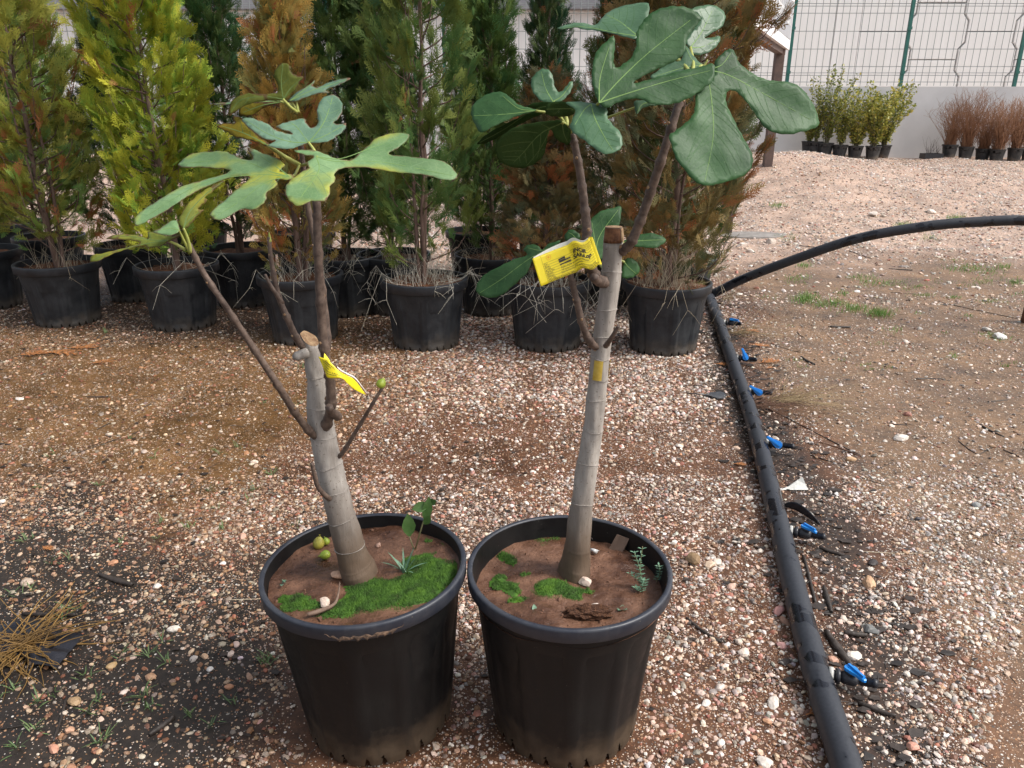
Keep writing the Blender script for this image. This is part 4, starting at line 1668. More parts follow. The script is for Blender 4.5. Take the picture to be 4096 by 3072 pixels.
pf = px_path([(823, 829, YL - .05)], YL)[0]
o = fruit(fig_l, ORG_L, pf, rpx(11, pf), m_figg, ax=(0.3, 0.2, .5)).build('fruit', m_figg, fig_l)
o.location = pf - ORG_L
pk = px_path([(648, 768, YL - .03)], YL)[0]
MB().tube([pk - ORG_L + Vector((-.010, -.004, -.002)), pk - ORG_L + Vector((-.006, -.006, 0)), pk - ORG_L + Vector((.012, .01, .003))], [.006, .009, .010], 12).build('pruning_stub', m_fbark, fig_l)

leafdefs_L = [
    ([(1205, 690), (1165, 682), (1132, 665), (1160, 635), (1110, 595), (1040, 570), (955, 540), (985, 600), (940, 605), (870, 575), (820, 560), (740, 562), (650, 572), (595, 605), (570, 640), (620, 650), (700, 648), (780, 655), (850, 662), (840, 680), (760, 705), (670, 730), (590, 755), (510, 800), (430, 850), (370, 890), (330, 930), (340, 972), (400, 945), (470, 910), (560, 850), (640, 800), (740, 750), (830, 715), (900, 698), (965, 705), (930, 740), (880, 780), (830, 830), (750, 895), (760, 930), (800, 942), (860, 915), (920, 880), (990, 882), (1040, 850), (1060, 820), (1060, 790), (1120, 745), (1110, 715), (1160, 718), (1205, 715)],
     (1185, 700), YL - .06, (-.1, -.62, .78), [[(1080, 672), (900, 610), (600, 625)], [(1000, 690), (700, 740), (360, 940)], [(1060, 730), (920, 830), (780, 920)], [(1120, 650), (985, 560)]], 'green', 0.35),
    ([(1210, 555), (1270, 580), (1320, 590), (1280, 625), (1290, 650), (1215, 700), (1170, 745), (1165, 800), (1200, 845), (1240, 862), (1310, 835), (1380, 835), (1410, 790), (1410, 755), (1440, 720), (1435, 685), (1470, 657), (1530, 650), (1600, 648), (1700, 664), (1790, 677), (1880, 684), (1960, 697), (2040, 716), (2100, 715), (2113, 690), (2080, 645), (2030, 612), (1950, 600), (1860, 590), (1740, 577), (1760, 555), (1790, 540), (1850, 480), (1820, 460), (1740, 462), (1660, 490), (1630, 520), (1590, 555), (1540, 600), (1500, 608), (1440, 598), (1380, 575), (1330, 555), (1270, 552)],
     (1335, 590), YL - .09, (.12, -.60, .79), [[(1440, 615), (1700, 620), (2090, 695)], [(1470, 600), (1640, 540), (1830, 475)], [(1350, 660), (1300, 740), (1230, 840)]], 'green', 0.35),
    ([(1290, 517), (1240, 532), (1180, 547), (1110, 540), (1065, 527), (1110, 502), (1060, 495), (1010, 470), (960, 430), (920, 385), (960, 375), (1010, 385), (1060, 405), (1110, 440), (1150, 455), (1200, 466), (1180, 450), (1112, 428), (1150, 405), (1200, 390), (1265, 378), (1278, 402), (1310, 430), (1345, 405), (1340, 370), (1340, 320), (1365, 270), (1420, 245), (1460, 265), (1480, 310), (1465, 370), (1432, 400), (1460, 410), (1500, 405), (1490, 440), (1450, 475), (1400, 505), (1340, 514)],
     (1292, 512), YL - .03, (.05, -.74, .66), [[(1230, 430), (1190, 400)], [(1180, 505), (1060, 460), (940, 385)], [(1350, 440), (1390, 370), (1425, 260)], [(1390, 470), (1490, 415)]], 'blue', 0.4),
    ([(1150, 278), (1060, 281), (980, 294), (920, 319), (880, 349), (850, 362), (860, 295), (900, 256), (960, 240), (1040, 242), (1115, 236), (1120, 190), (1100, 150), (1105, 110), (1130, 80), (1160, 70), (1190, 90), (1195, 120), (1225, 140), (1265, 150), (1240, 180), (1220, 220), (1190, 248), (1165, 272)],
     (1152, 272), YL + .02, (.05, -.95, .28), [[(1140, 180), (1150, 80)], [(1050, 258), (920, 275), (860, 345)], [(1190, 215), (1250, 158)]], 'olive', 0.3),
    ([(1140, 284), (1070, 289), (1000, 291), (930, 302), (905, 345), (920, 362), (960, 368), (1000, 350), (1040, 322), (1100, 300)],
     (1140, 288), YL + .06, (0, -.9, .3), [[(1040, 305), (930, 345)]], 'yellow', 0.2),
    ([(762, 298), (810, 290), (862, 286), (960, 282), (1060, 278), (1140, 280), (1060, 288), (960, 294), (866, 299), (800, 304)],
     (1130, 281), YL + .09, (0, -.55, .85), [[(960, 289), (780, 298)]], 'blue', 0.2),
    ([(1175, 284), (1230, 230), (1300, 190), (1325, 165), (1316, 200), (1345, 204), (1400, 180), (1470, 160), (1525, 155), (1490, 178), (1430, 203), (1385, 219), (1405, 236), (1350, 240), (1290, 256), (1235, 279), (1210, 285)],
     (1190, 280), YL + .05, (-.1, -.7, .7), [[(1260, 225), (1320, 175)], [(1300, 228), (1420, 190), (1510, 160)]], 'blue', 0.3),
    ([(785, 420), (830, 405), (880, 405), (870, 370), (915, 372), (945, 410), (1010, 475), (1080, 520), (1065, 534), (1000, 508), (940, 492), (880, 477), (840, 452), (800, 432)],
     (1068, 527), YL + .01, (-.1, -.75, .65), [[(940, 462), (810, 420)]], 'yellow', 0.3),
    ([(600, 992), (575, 950), (590, 900), (630, 845), (680, 800), (740, 760), (790, 735), (830, 722), (800, 747), (750, 792), (720, 815), (732, 832), (700, 860), (680, 880), (713, 885), (680, 915), (640, 962)],
     (600, 985), YL - .16, (.35, -.8, .45), [[(630, 900), (720, 800), (815, 730)], [(620, 950), (690, 895)]], 'olive', 0.3),
    ([(578, 990), (562, 942), (520, 952), (470, 985), (433, 1005), (480, 1020), (530, 1026), (575, 1002)],
     (574, 995), YL - .17, (0, -.6, .8), [[(520, 985), (450, 1005)]], 'green', 0.2),
    ([(512, 1060), (470, 1085), (400, 1093), (388, 1080), (330, 1090), (270, 1106), (200, 1131), (130, 1166), (83, 1168), (95, 1135), (150, 1124), (230, 1105), (310, 1085), (360, 1065), (300, 1050), (230, 1048), (175, 1043), (210, 1025), (290, 1018), (370, 1030), (402, 1045), (402, 1008), (440, 1008), (500, 1026), (540, 1031), (585, 1015), (590, 1023), (545, 1046)],
     (515, 1052), YL - .15, (-.15, -.55, .82), [[(400, 1070), (250, 1105), (100, 1160)], [(420, 1050), (300, 1030), (200, 1035)]], 'olive', 0.3),
]
for d in leafdefs_L:
    fig_leaf(fig_l, ORG_L, V1, d[0], d[1], d[2], d[3], d[4], d[5], curv=d[6])


def stalk(tree, org, view, pts, y0s, r0, r1, name='leaf_stalk', mat=None):
    P = [at(view[0] + x / view[2], view[1] + y / view[2], y=yy) for (x, y), yy in zip(pts, y0s)]
    P = [Vector(p) for p in spline([np.array(p) for p in P], 6)]
    rr = [px_r((r0 + (r1 - r0) * i / (len(P) - 1)) / view[2], p) for i, p in enumerate(P)]
    MB().tube([p - org for p in P], rr, 8).build(name, mat or m_petiole, tree)


stalk(fig_l, ORG_L, V1, [(1240, 640), (1215, 690), (1185, 702)], [YL + .04, YL, YL - .06], 8, 7)
stalk(fig_l, ORG_L, V1, [(1240, 635), (1160, 590), (1100, 550), (1062, 527)], [YL + .05, YL + .02, YL + .01, YL + .01], 14, 8)
stalk(fig_l, ORG_L, V1, [(1250, 640), (1330, 615), (1340, 592)], [YL + .05, YL, YL - .09], 9, 8)
stalk(fig_l, ORG_L, V1, [(1330, 600), (1325, 560), (1292, 512)], [YL - .06, YL - .05, YL - .03], 10, 7)
stalk(fig_l, ORG_L, V1, [(1228, 345), (1190, 315), (1150, 272)], [YL + .05, YL + .03, YL + .02], 10, 7)
stalk(fig_l, ORG_L, V1, [(1230, 340), (1212, 310), (1190, 280)], [YL + .05, YL + .05, YL + .05], 9, 6)
stalk(fig_l, ORG_L, V1, [(1232, 345), (1228, 310), (1226, 285)], [YL + .05] * 3, 12, 3, 'bud', m_petiole)
stalk(fig_l, ORG_L, V1, [(640, 1120), (625, 1050), (600, 985)], [YL - .15, YL - .155, YL - .16], 12, 7)
stalk(fig_l, ORG_L, V1, [(610, 1105), (560, 1075), (512, 1054)], [YL - .15, YL - .15, YL - .15], 10, 6)
stalk(fig_l, ORG_L, V1, [(1215, 325), (1180, 300), (1135, 286)], [YL + .05, YL + .055, YL + .06], 6, 5)
stalk(fig_l, ORG_L, V1, [(1218, 325), (1180, 295), (1128, 281)], [YL + .05, YL + .07, YL + .09], 6, 4)
stalk(fig_l, ORG_L, V1, [(630, 1110), (600, 1050), (574, 996)], [YL - .15, YL - .16, YL - .17], 9, 5)
stalk(fig_l, ORG_L, V1, [(1078, 1060), (1075, 1030), (1072, 1008)], [YL - .03] * 3, 11, 3, 'bud', m_petiole)

# ------------------------------ right fig
YR = at(2300, 2290, z=SOIL_R).y
VR = (2000, 800, 1.0375)
tr_px = [(312, 1550), (315, 1510), (325, 1400), (342, 1250), (362, 1100), (385, 950), (401, 800), (416, 650), (433, 520), (456, 350), (468, 200), (471, 112)]
tr_r = [66, 58, 51, 47, 44, 41, 40, 39, 41, 42, 41, 34]
pthR = px_path(tr_px, YR, VR)
pthR[0] = pthR[1] + Vector((-.004, 0, -.05))
ORG_R = Vector((pthR[0].x, pthR[0].y, SOIL_R + 0.002))
fig_r = empty('fig_tree', ORG_R)
tag(fig_r, 'upright pruned fig tree with big glossy green rounded lobes', 'fig tree', 'potted fig trees')
rRr = [px_r(r / VR[2], p) for r, p in zip(tr_r, pthR)]
v, f, frR, rrR, segR = trunk(fig_r, ORG_R, pthR, rRr, [20, 36, 49, 60, 70, 77, 84, 92, 101, 112, 121], 9)
tb = MB().add(v, f).build('trunk', m_fbark, fig_r)
nr = len(frR)
top = [v[(nr - 1) * segR + q] for q in range(segR)]
cc = sum((Vector(p) for p in top), Vector()) / segR
MB().add([Vector(p) + Vector((0, 0, .0006)) for p in top] + [cc + Vector((0, 0, .002))], [(q, (q + 1) % segR, segR) for q in range(segR)]).build('cut_face', m_cut, tb)


bark_rings(tb, v, frR, segR, [36, 49, 60, 70, 77, 84, 92, 101, 112], 2)


def sleeve(fr, rr, org, i0, i1, w0, w1, off, mat, name, parent, ragged=0.0):
    """thin patch lying on the trunk between rings i0..i1 and angles w0..w1 (0 = towards the camera)"""
    mb = MB()
    nn = 16
    v = []
    for i in range(i0, i1 + 1):
        p, t, a, b = fr[i]
        for k in range(nn + 1):
            w = w0 + (w1 - w0) * k / nn
            d = a * math.cos(w) + b * math.sin(w)
            q = p + d * (rr[i] + off) - org
            if ragged and i == i0:
                q = q + t * (ragged * (0.5 + 0.5 * math.sin(k * 2.1)) + rnd.uniform(0, .004))
            v.append(q)
    f = []
    for i in range(i1 - i0):
        for k in range(nn):
            a0 = i * (nn + 1) + k
            f.append((a0, a0 + 1, a0 + nn + 2, a0 + nn + 1))
    return mb.add(v, f).build(name, mat, parent)


sleeve(frR, rrR, ORG_R, nr - 20, nr - 1, R(-70), R(40), 0.0022, m_burn, 'peeled_wood', tb, 0.008)
sleeve(frR, rrR, ORG_R, nr - 18, nr - 1, R(42), R(75), 0.003, m_cut, 'bark_flap', tb)
sleeve(frR, rrR, ORG_R, 154, 167, R(-38), R(12), 0.0024, m_paint, 'paint_mark', tb)
sleeve(frR, rrR, ORG_R, 154, 167, R(72), R(98), 0.0024, m_paint, 'paint_mark', tb)


def fb(pts, r0, r1, seed, **k):
    return fig_branch(fig_r, ORG_R, pts, r0, r1, YR, seed, **k)


fb([(1310, 612, YR - .01), (1288, 600, YR - .03), (1275, 570, YR - .045), (1266, 530, YR - .05), (1268, 495, YR - .05), (1262, 440, YR - .05), (1254, 380, YR - .05), (1243, 320, YR - .05), (1236, 290, YR - .05)], 16, 10, 31)
fb([(1335, 545, YR), (1360, 528, YR - .02), (1380, 485, YR - .03), (1405, 415, YR - .04), (1430, 340, YR - .05), (1455, 260, YR - .05), (1472, 205, YR - .04), (1480, 165, YR - .04)], 15, 11, 32)
fb([(1300, 752, YR), (1278, 742, YR - .02), (1258, 700, YR - .03), (1246, 650, YR - .035), (1236, 610, YR - .035), (1230, 580, YR - .03)], 12, 8, 33)
fb([(1308, 748, YR - .03), (1322, 728, YR - .05), (1336, 704, YR - .06)], 8, 5, 34, knots=False)
fb([(1300, 610, YR - .02), (1286, 603, YR - .05), (1283, 598, YR - .062)], 15, 12, 35, knots=False)

leafdefs_R = [
    ([(825, 572), (805, 530), (785, 450), (785, 390), (800, 310), (830, 260), (880, 215), (905, 198), (912, 240), (908, 300), (905, 350), (925, 375), (960, 350), (1000, 320), (1030, 250), (1030, 190), (1045, 150), (1080, 100), (1130, 60), (1200, 38), (1280, 35), (1340, 55), (1385, 95), (1380, 120), (1340, 170), (1310, 220), (1300, 280), (1270, 320), (1200, 360), (1130, 390), (1050, 430), (1015, 460), (1100, 440), (1200, 410), (1300, 385), (1380, 370), (1450, 350), (1465, 385), (1450, 450), (1400, 490), (1330, 540), (1250, 570), (1180, 580), (1110, 575), (1060, 550), (1000, 548), (920, 570), (868, 598)],
     (825, 568), YR - .19, (.1, -.86, .5), [[(940, 440), (1100, 290), (1330, 110)], [(830, 430), (880, 260)], [(1000, 510), (1200, 450), (1440, 390)]], 'deep', -0.35),
    ([(640, 567), (720, 562), (800, 572), (850, 580), (872, 610), (868, 640), (890, 680), (940, 730), (953, 780), (945, 820), (900, 845), (850, 850), (800, 820), (740, 775), (690, 740), (662, 700), (680, 650), (692, 605)],
     (780, 575), YR - .17, (-.1, -.7, .7), [[(800, 650), (850, 750), (900, 830)], [(740, 610), (690, 690)]], 'pale', 0.6),
    ([(1465, 340), (1490, 310), (1530, 275), (1560, 272), (1585, 310), (1597, 345), (1640, 380), (1700, 420), (1770, 445), (1850, 450), (1920, 470), (1980, 530), (2020, 600), (2040, 665), (2030, 700), (1960, 725), (1880, 742), (1800, 735), (1740, 705), (1700, 650), (1660, 590), (1620, 540), (1580, 505), (1542, 500), (1527, 530), (1532, 580), (1560, 640), (1600, 720), (1640, 790), (1670, 850), (1675, 900), (1650, 950), (1590, 985), (1510, 1010), (1440, 1025), (1390, 1022), (1340, 990), (1290, 930), (1250, 880), (1230, 820), (1212, 752), (1240, 727), (1290, 690), (1340, 640), (1355, 590), (1360, 520), (1390, 470), (1440, 440), (1460, 400)],
     (1420, 385), YR - .14, (.15, -.88, .46), [[(1447, 560), (1455, 760), (1410, 1000)], [(1540, 415), (1720, 510), (1990, 660)], [(1500, 360), (1555, 290)]], 'deep', -0.15),
    ([(595, 155), (650, 135), (720, 125), (800, 138), (830, 110), (870, 70), (930, 40), (1010, 22), (1090, 15), (1103, 50), (1090, 100), (1060, 150), (1030, 212), (960, 202), (880, 182), (800, 168), (745, 164), (690, 152), (620, 162)],
     (1040, 200), YR + .06, (-.15, -.62, .77), [[(940, 120), (860, 80)], [(900, 178), (740, 148), (610, 158)]], 'pale', 0.3),
    ([(1330, 55), (1400, 30), (1460, 30), (1510, 60), (1523, 100), (1500, 150), (1450, 180), (1410, 212), (1490, 200), (1490, 230), (1460, 270), (1400, 300), (1350, 300), (1320, 260), (1300, 230), (1340, 170), (1385, 100)],
     (1330, 262), YR + .05, (.2, -.8, .55), [[(1390, 180), (1450, 60)], [(1390, 260), (1480, 220)]], 'pale', 0.3),
    ([(1108, 432), (1150, 390), (1230, 342), (1280, 332), (1300, 250), (1340, 300), (1380, 345), (1402, 367), (1330, 400), (1200, 430)],
     (1390, 360), YR + .0, (.0, -.7, .7), [[(1290, 375), (1140, 420)], [(1340, 330), (1305, 265)]], 'pale', 0.2),
    ([(475, 606), (420, 592), (370, 572), (320, 527), (280, 508), (230, 512), (180, 535), (130, 575), (115, 620), (130, 670), (170, 732), (230, 704), (300, 672), (370, 642), (440, 622)],
     (470, 612), YR - .07, (-.2, -.78, .6), [[(370, 625), (250, 635), (130, 640)], [(380, 600), (290, 530)]], 'deep', 0.3),
    ([(645, 577), (560, 565), (470, 568), (430, 590), (475, 606), (380, 650), (280, 700), (200, 745), (150, 795), (200, 790), (280, 752), (380, 693), (480, 642), (560, 612), (640, 602)],
     (640, 588), YR - .045, (-.1, -.85, -.5), [[(480, 600), (300, 715), (165, 788)]], 'under', 0.2),
    ([(530, 567), (490, 547), (455, 500), (447, 450), (470, 410), (510, 380), (550, 390), (570, 430), (580, 480), (605, 510), (640, 480), (665, 450), (682, 460), (670, 500), (640, 540), (600, 566)],
     (570, 562), YR - .03, (.0, -.85, .5), [[(530, 490), (505, 395)], [(620, 530), (672, 460)]], 'pale', 0.3),
    ([(525, 602), (545, 572), (600, 560), (660, 570), (690, 600), (685, 630), (640, 645), (580, 645), (535, 632)],
     (672, 600), YR - .12, (.2, -.9, -.35), [[(600, 602), (535, 604)]], 'under', 0.2),
    ([(650, 702), (610, 665), (540, 670), (460, 680), (370, 700), (300, 740), (258, 790), (255, 840), (275, 890), (330, 920), (400, 930), (460, 910), (510, 870), (530, 820), (540, 750), (560, 715), (580, 762), (620, 790), (660, 797), (668, 730)],
     (620, 680), YR - .08, (-.1, -.9, -.4), [[(500, 740), (400, 850), (350, 900)], [(630, 740), (650, 785)]], 'under', 0.3),
    ([(610, 1330), (540, 1352), (510, 1382), (480, 1355), (430, 1355), (405, 1382), (425, 1410), (340, 1440), (260, 1480), (190, 1520), (150, 1570), (145, 1612), (180, 1640), (240, 1646), (300, 1622), (370, 1562), (430, 1502), (450, 1450), (510, 1405), (560, 1390)],
     (560, 1370), YR - .06, (-.25, -.85, .45), [[(440, 1430), (290, 1540), (165, 1620)], [(500, 1385), (430, 1370)]], 'deep', 0.3),
    ([(770, 1325), (760, 1262), (790, 1202), (840, 1165), (900, 1150), (945, 1142), (945, 1200), (930, 1260), (880, 1330), (850, 1400), (830, 1440), (795, 1400)],
     (800, 1410), YR + .09, (.1, -.9, .4), [[(830, 1300), (930, 1160)], [(800, 1330), (785, 1230)]], 'deep', 0.3),
    ([(950, 1342), (1000, 1310), (1060, 1295), (1130, 1290), (1195, 1325), (1150, 1365), (1090, 1370), (1020, 1362)],
     (960, 1340), YR + .03, (.0, -.8, .6), [[(1070, 1330), (1185, 1326)]], 'deep', 0.3),
    ([(975, 1430), (1010, 1430), (1040, 1460), (1048, 1500), (1020, 1530), (980, 1540), (950, 1530), (958, 1470)],
     (965, 1450), YR + .03, (.1, -.9, .3), [[(990, 1480), (1030, 1515)]], 'deep', 0.3),
    ([(640, 1332), (640, 1290), (670, 1268), (705, 1285), (722, 1312), (700, 1332)],
     (700, 1325), YR + .02, (-.1, -.9, .3), [[(680, 1300), (655, 1285)]], 'deep', 0.3),
    ([(1020, 560), (1022, 600), (1035, 632), (1060, 600), (1110, 585), (1150, 580), (1080, 555)],
     (1100, 565), YR - .12, (.0, -.8, .55), [[(1060, 580), (1036, 622)]], 'pale', 0.2),
]
for d in leafdefs_R:
    fig_leaf(fig_r, ORG_R, V2_, d[0], d[1], d[2], d[3], d[4], d[5], curv=d[6])
stalk(fig_r, ORG_R, V2_, [(655, 725), (640, 690), (618, 676)], [YR - .05, YR - .07, YR - .08], 12, 9)
stalk(fig_r, ORG_R, V2_, [(660, 735), (720, 660), (790, 580)], [YR - .05, YR - .1, YR - .17], 11, 8)
stalk(fig_r, ORG_R, V2_, [(658, 740), (740, 650), (825, 568)], [YR - .05, YR - .08, YR - .186], 10, 8)
stalk(fig_r, ORG_R, V2_, [(655, 725), (640, 650), (640, 590)], [YR - .05, YR - .045, YR - .045], 10, 8)
stalk(fig_r, ORG_R, V2_, [(652, 725), (600, 640), (470, 612)], [YR - .05, YR - .06, YR - .068], 9, 7)
stalk(fig_r, ORG_R, V2_, [(655, 725), (640, 640), (572, 562)], [YR - .05, YR - .035, YR - .03], 9, 7)
stalk(fig_r, ORG_R, V2_, [(658, 725), (668, 660), (674, 602)], [YR - .05, YR - .09, YR - .118], 9, 7)
stalk(fig_r, ORG_R, V2_, [(1335, 440), (1380, 400), (1422, 388)], [YR - .04, YR - .08, YR - .138], 12, 9)
stalk(fig_r, ORG_R, V2_, [(1340, 420), (1260, 330), (1045, 203)], [YR - .04, YR + .02, YR + .06], 12, 8)
stalk(fig_r, ORG_R, V2_, [(1342, 420), (1345, 340), (1330, 264)], [YR - .04, YR + .01, YR + .05], 11, 8)
stalk(fig_r, ORG_R, V2_, [(1342, 430), (1370, 390), (1392, 362)], [YR - .04, YR - .02, YR + .0], 12, 8)
stalk(fig_r, ORG_R, V2_, [(1345, 430), (1400, 370), (1425, 330)], [YR - .04, YR - .03, YR - .03], 13, 4, 'bud', m_petiole)
stalk(fig_r, ORG_R, V2_, [(650, 1400), (610, 1375), (562, 1370)], [YR - .04, YR - .05, YR - .06], 8, 6)
stalk(fig_r, ORG_R, V2_, [(860, 1500), (820, 1450), (800, 1412)], [YR + .02, YR + .06, YR + .09], 8, 6)
stalk(fig_r, ORG_R, V2_, [(900, 1390), (935, 1350), (960, 1340)], [YR + .01, YR + .025, YR + .03], 8, 6)
stalk(fig_r, ORG_R, V2_, [(910, 1450), (940, 1440), (966, 1450)], [YR + .02, YR + .03, YR + .03], 8, 6)
stalk(fig_r, ORG_R, V2_, [(742, 1360), (720, 1340), (700, 1325)], [YR - .05, YR - .01, YR + .02], 7, 5)
stalk(fig_r, ORG_R, V2_, [(655, 735), (900, 640), (1100, 567)], [YR - .05, YR - .10, YR - .12], 9, 5)
#PART3

# ================================================================== PLANT TAGS
m_tag = mat_noise('yellow_label', (0.78, 0.62, 0.010), (0.84, 0.70, 0.015), 12, 0.45, bs=0)
m_tagw = mat_flat('white_label_back', (0.75, 0.75, 0.72), 0.5)
m_ink = mat_flat('print_ink', (0.05, 0.045, 0.02), 0.6)
m_ink2 = mat_flat('faint_print_ink', (0.30, 0.24, 0.02), 0.6)
m_pen = mat_flat('marker_ink', (0.012, 0.011, 0.011), 0.5)
m_emb = mat_flat('emblem_orange', (0.75, 0.36, 0.02), 0.6)


def grid_sheet(fn, nu, nv):
    v = [fn(i / nu, j / nv) for j in range(nv + 1) for i in range(nu + 1)]
    f = [(j * (nu + 1) + i, j * (nu + 1) + i + 1, (j + 1) * (nu + 1) + i + 1, (j + 1) * (nu + 1) + i) for j in range(nv) for i in range(nu)]
    return v, f


def C8(x, y, yy):
    return at(2100 + x / 6.9125, 930 + y / 6.9125, y=yy)


TGL = [C8(205, 725, YR - .125), C8(1775, 135, YR - .085), C8(2035, 885, YR - .085), C8(440, 1492, YR - .13)]   # TL TR BR BL
TORG = (TGL[1] + TGL[2]) / 2
tw_, th_ = (TGL[1] - TGL[0]).length, (TGL[3] - TGL[0]).length


def tag_pt(u, v, off=0.0):
    top_ = TGL[0].lerp(TGL[1], u)
    bot = TGL[3].lerp(TGL[2], u)
    p = bot.lerp(top_, v)
    q = max(0, u - 0.62) / 0.38
    p = p + Vector((0, -1, 0.0)) * (0.006 * math.sin(q * math.pi) - 0.006 * math.sin(u * math.pi) + off)
    p = p + Vector((0, 0, 0.0045 * math.sin(q * math.pi * 2)))
    return p - TORG


tgr = empty('plant_tag', TORG)
tag(tgr, 'yellow plant passport label with handwriting looped on the upright fig branch', 'label', 'yellow plant labels')
v, f = grid_sheet(lambda u, v_: tag_pt(u, v_), 40, 10)
to = MB().add(v, f).build('label_front', m_tag, tgr)
to.modifiers.new('t', 'SOLIDIFY').thickness = 0.0004
v, f = grid_sheet(lambda u, v_: tag_pt(0.02 + u * .96, 0.02 + v_ * 1.0, -0.004 - 0.012 * math.sin(u * math.pi)) + Vector((0.0, 0, .0035 * math.sin(u * math.pi))), 30, 6)
to = MB().add(v, f).build('label_back', m_tagw, tgr)
# fold of the label round the branch
fold = []
for j in range(7):
    v_ = j / 6
    for k in range(6):
        w = math.pi * k / 5
        a = tag_pt(1.0, v_)
        fold.append(a + Vector((0.007 * math.sin(w), 0.004 * (1 - math.cos(w)), 0)))
MB().add(fold, [(j * 6 + k, j * 6 + k + 1, (j + 1) * 6 + k + 1, (j + 1) * 6 + k) for j in range(6) for k in range(5)]).build('label_fold', m_tag, tgr)


def tag_text(mb, txt, u, v_, size, bold=0.0, shear=0.0, align='LEFT'):
    vv, ff = text_mesh(txt, size, bold, shear, align)
    mb.add([tag_pt(u + a / tw_, v_ + b / th_, 0.0006) for a, b in vv], ff)


def tag_bar(mb, u0, v0, u1, v1, w, off=0.0006):
    n = 10
    vv = []
    for i in range(n + 1):
        t_ = i / n
        for s in (-.5, .5):
            vv.append(tag_pt(u0 + (u1 - u0) * t_, v0 + (v1 - v0) * t_ + s * w, off))
    mb.add(vv, [(2 * i, 2 * i + 2, 2 * i + 3, 2 * i + 1) for i in range(n)])


pr = MB()
rows = ['Tür', 'Anaç', 'Çeşit', 'Parti No', 'Nitelik', 'Miktarı', 'Seri No']
rv = [.615, .530, .445, .360, .275, .190, .105]
for r_, v_ in zip(rows, rv):
    tag_text(pr, r_, .15, v_, .0048)
tag_text(pr, 'GKGM/Bitki Pasaportu (BP)Kayıt No/TR:', .15, .022, .0046)
tag_text(pr, '0719109883', .40, .360 + .055, .0046)
tag_text(pr, 'AŞILI AÇIK KÖKLÜ FİDAN', .40, .275 + .04, .0048)
tag_text(pr, '18 aydan uzun geçerlidir', .40, .190 + .04, .0044)
tag_text(pr, '2021.B.1917TSKT', .38, .105 + .04, .0046)
tag_text(pr, '(Adet/partideki', .67, .105 + .02, .0044)
tag_text(pr, '9/375', .90, .115, .0044)
tag_text(pr, 'GSKT.5.2022', .84, .03, .0046)
pr.build('printed_text', m_ink, tgr, smooth_=False)
p2 = MB()
for k in range(9):
    tag_bar(p2, .135, .69 - k * .085, .995, .69 - k * .085, .010)
tag_bar(p2, .135, .0, .1352, .99, .0)
vv = [tag_pt(u, v_, .0006) for v_ in np.linspace(0, 1, 9) for u in (.133, .137)]
p2.add(vv, [(2 * i, 2 * i + 1, 2 * i + 3, 2 * i + 2) for i in range(8)])
tag_text(p2, 'T.C.', .88, .93, .0034, align='CENTER')
tag_text(p2, 'TARIM VE ORMAN BAKANLIĞI', .86, .865, .0034, align='CENTER')
tag_text(p2, 'BİTKİSEL ÜRETİM GN. MD.', .86, .80, .0034, align='CENTER')
tag_text(p2, 'STANDART FİDAN ETİKETİ', .82, .735, .0036, align='CENTER')
p2.build('ruled_lines', m_ink2, tgr, smooth_=False)
pn = MB()
tag_text(pn, 'iNCiR', .655, .62, .0105, .0004, .25)
tag_text(pn, 'SARıLop', .635, .435, .0105, .0004, .2)
tag_bar(pn, .40, .60, .515, .625, .11)
tag_bar(pn, .40, .54, .60, .57, .045)
tag_bar(pn, .40, .445, .60, .475, .045)
pn.build('handwriting', m_pen, tgr, smooth_=False)
em = MB()
for r0, r1 in ((.0042, .0050), (0.0, .0020)):
    vv = []
    for k in range(25):
        w = 2 * math.pi * k / 24
        for rr in (r0, r1):
            vv.append(tag_pt(.255 + rr * math.cos(w) / tw_, .84 + rr * math.sin(w) / th_, .0006))
    em.add(vv, [(2 * k, 2 * k + 1, 2 * k + 3, 2 * k + 2) for k in range(24)])
em.build('emblem', m_emb, tgr, smooth_=False)

# label on the leaning fig: a strip bent round the shoot
TP = [(345, 595), (470, 640), (560, 690), (740, 870), (900, 960), (1040, 1045), (1255, 1325)]
BP = [(430, 790), (480, 900), (535, 1003), (790, 1008), (900, 1105), (1030, 1220), (1215, 1312)]
YT = [YL - .085, YL - .092, YL - .10, YL - .10, YL - .085, YL - .07, YL - .05]


def C9(q, yy):
    return at(1200 + q[0] / 4.739, 1300 + q[1] / 4.739, y=yy)


tpts = spline([np.array(C9(q, yy)) for q, yy in zip(TP, YT)], 5)
bpts = spline([np.array(C9(q, yy - .006)) for q, yy in zip(BP, YT)], 5)
TORG2 = Vector(tpts[0])


def tag2_pt(u, v_, off=0.0):
    x = u * (len(tpts) - 1)
    i = min(int(x), len(tpts) - 2)
    a = tpts[i] + (tpts[i + 1] - tpts[i]) * (x - i)
    b = bpts[i] + (bpts[i + 1] - bpts[i]) * (x - i)
    p = Vector(b + (a - b) * v_)
    return p + Vector((0, -off, 0)) - TORG2


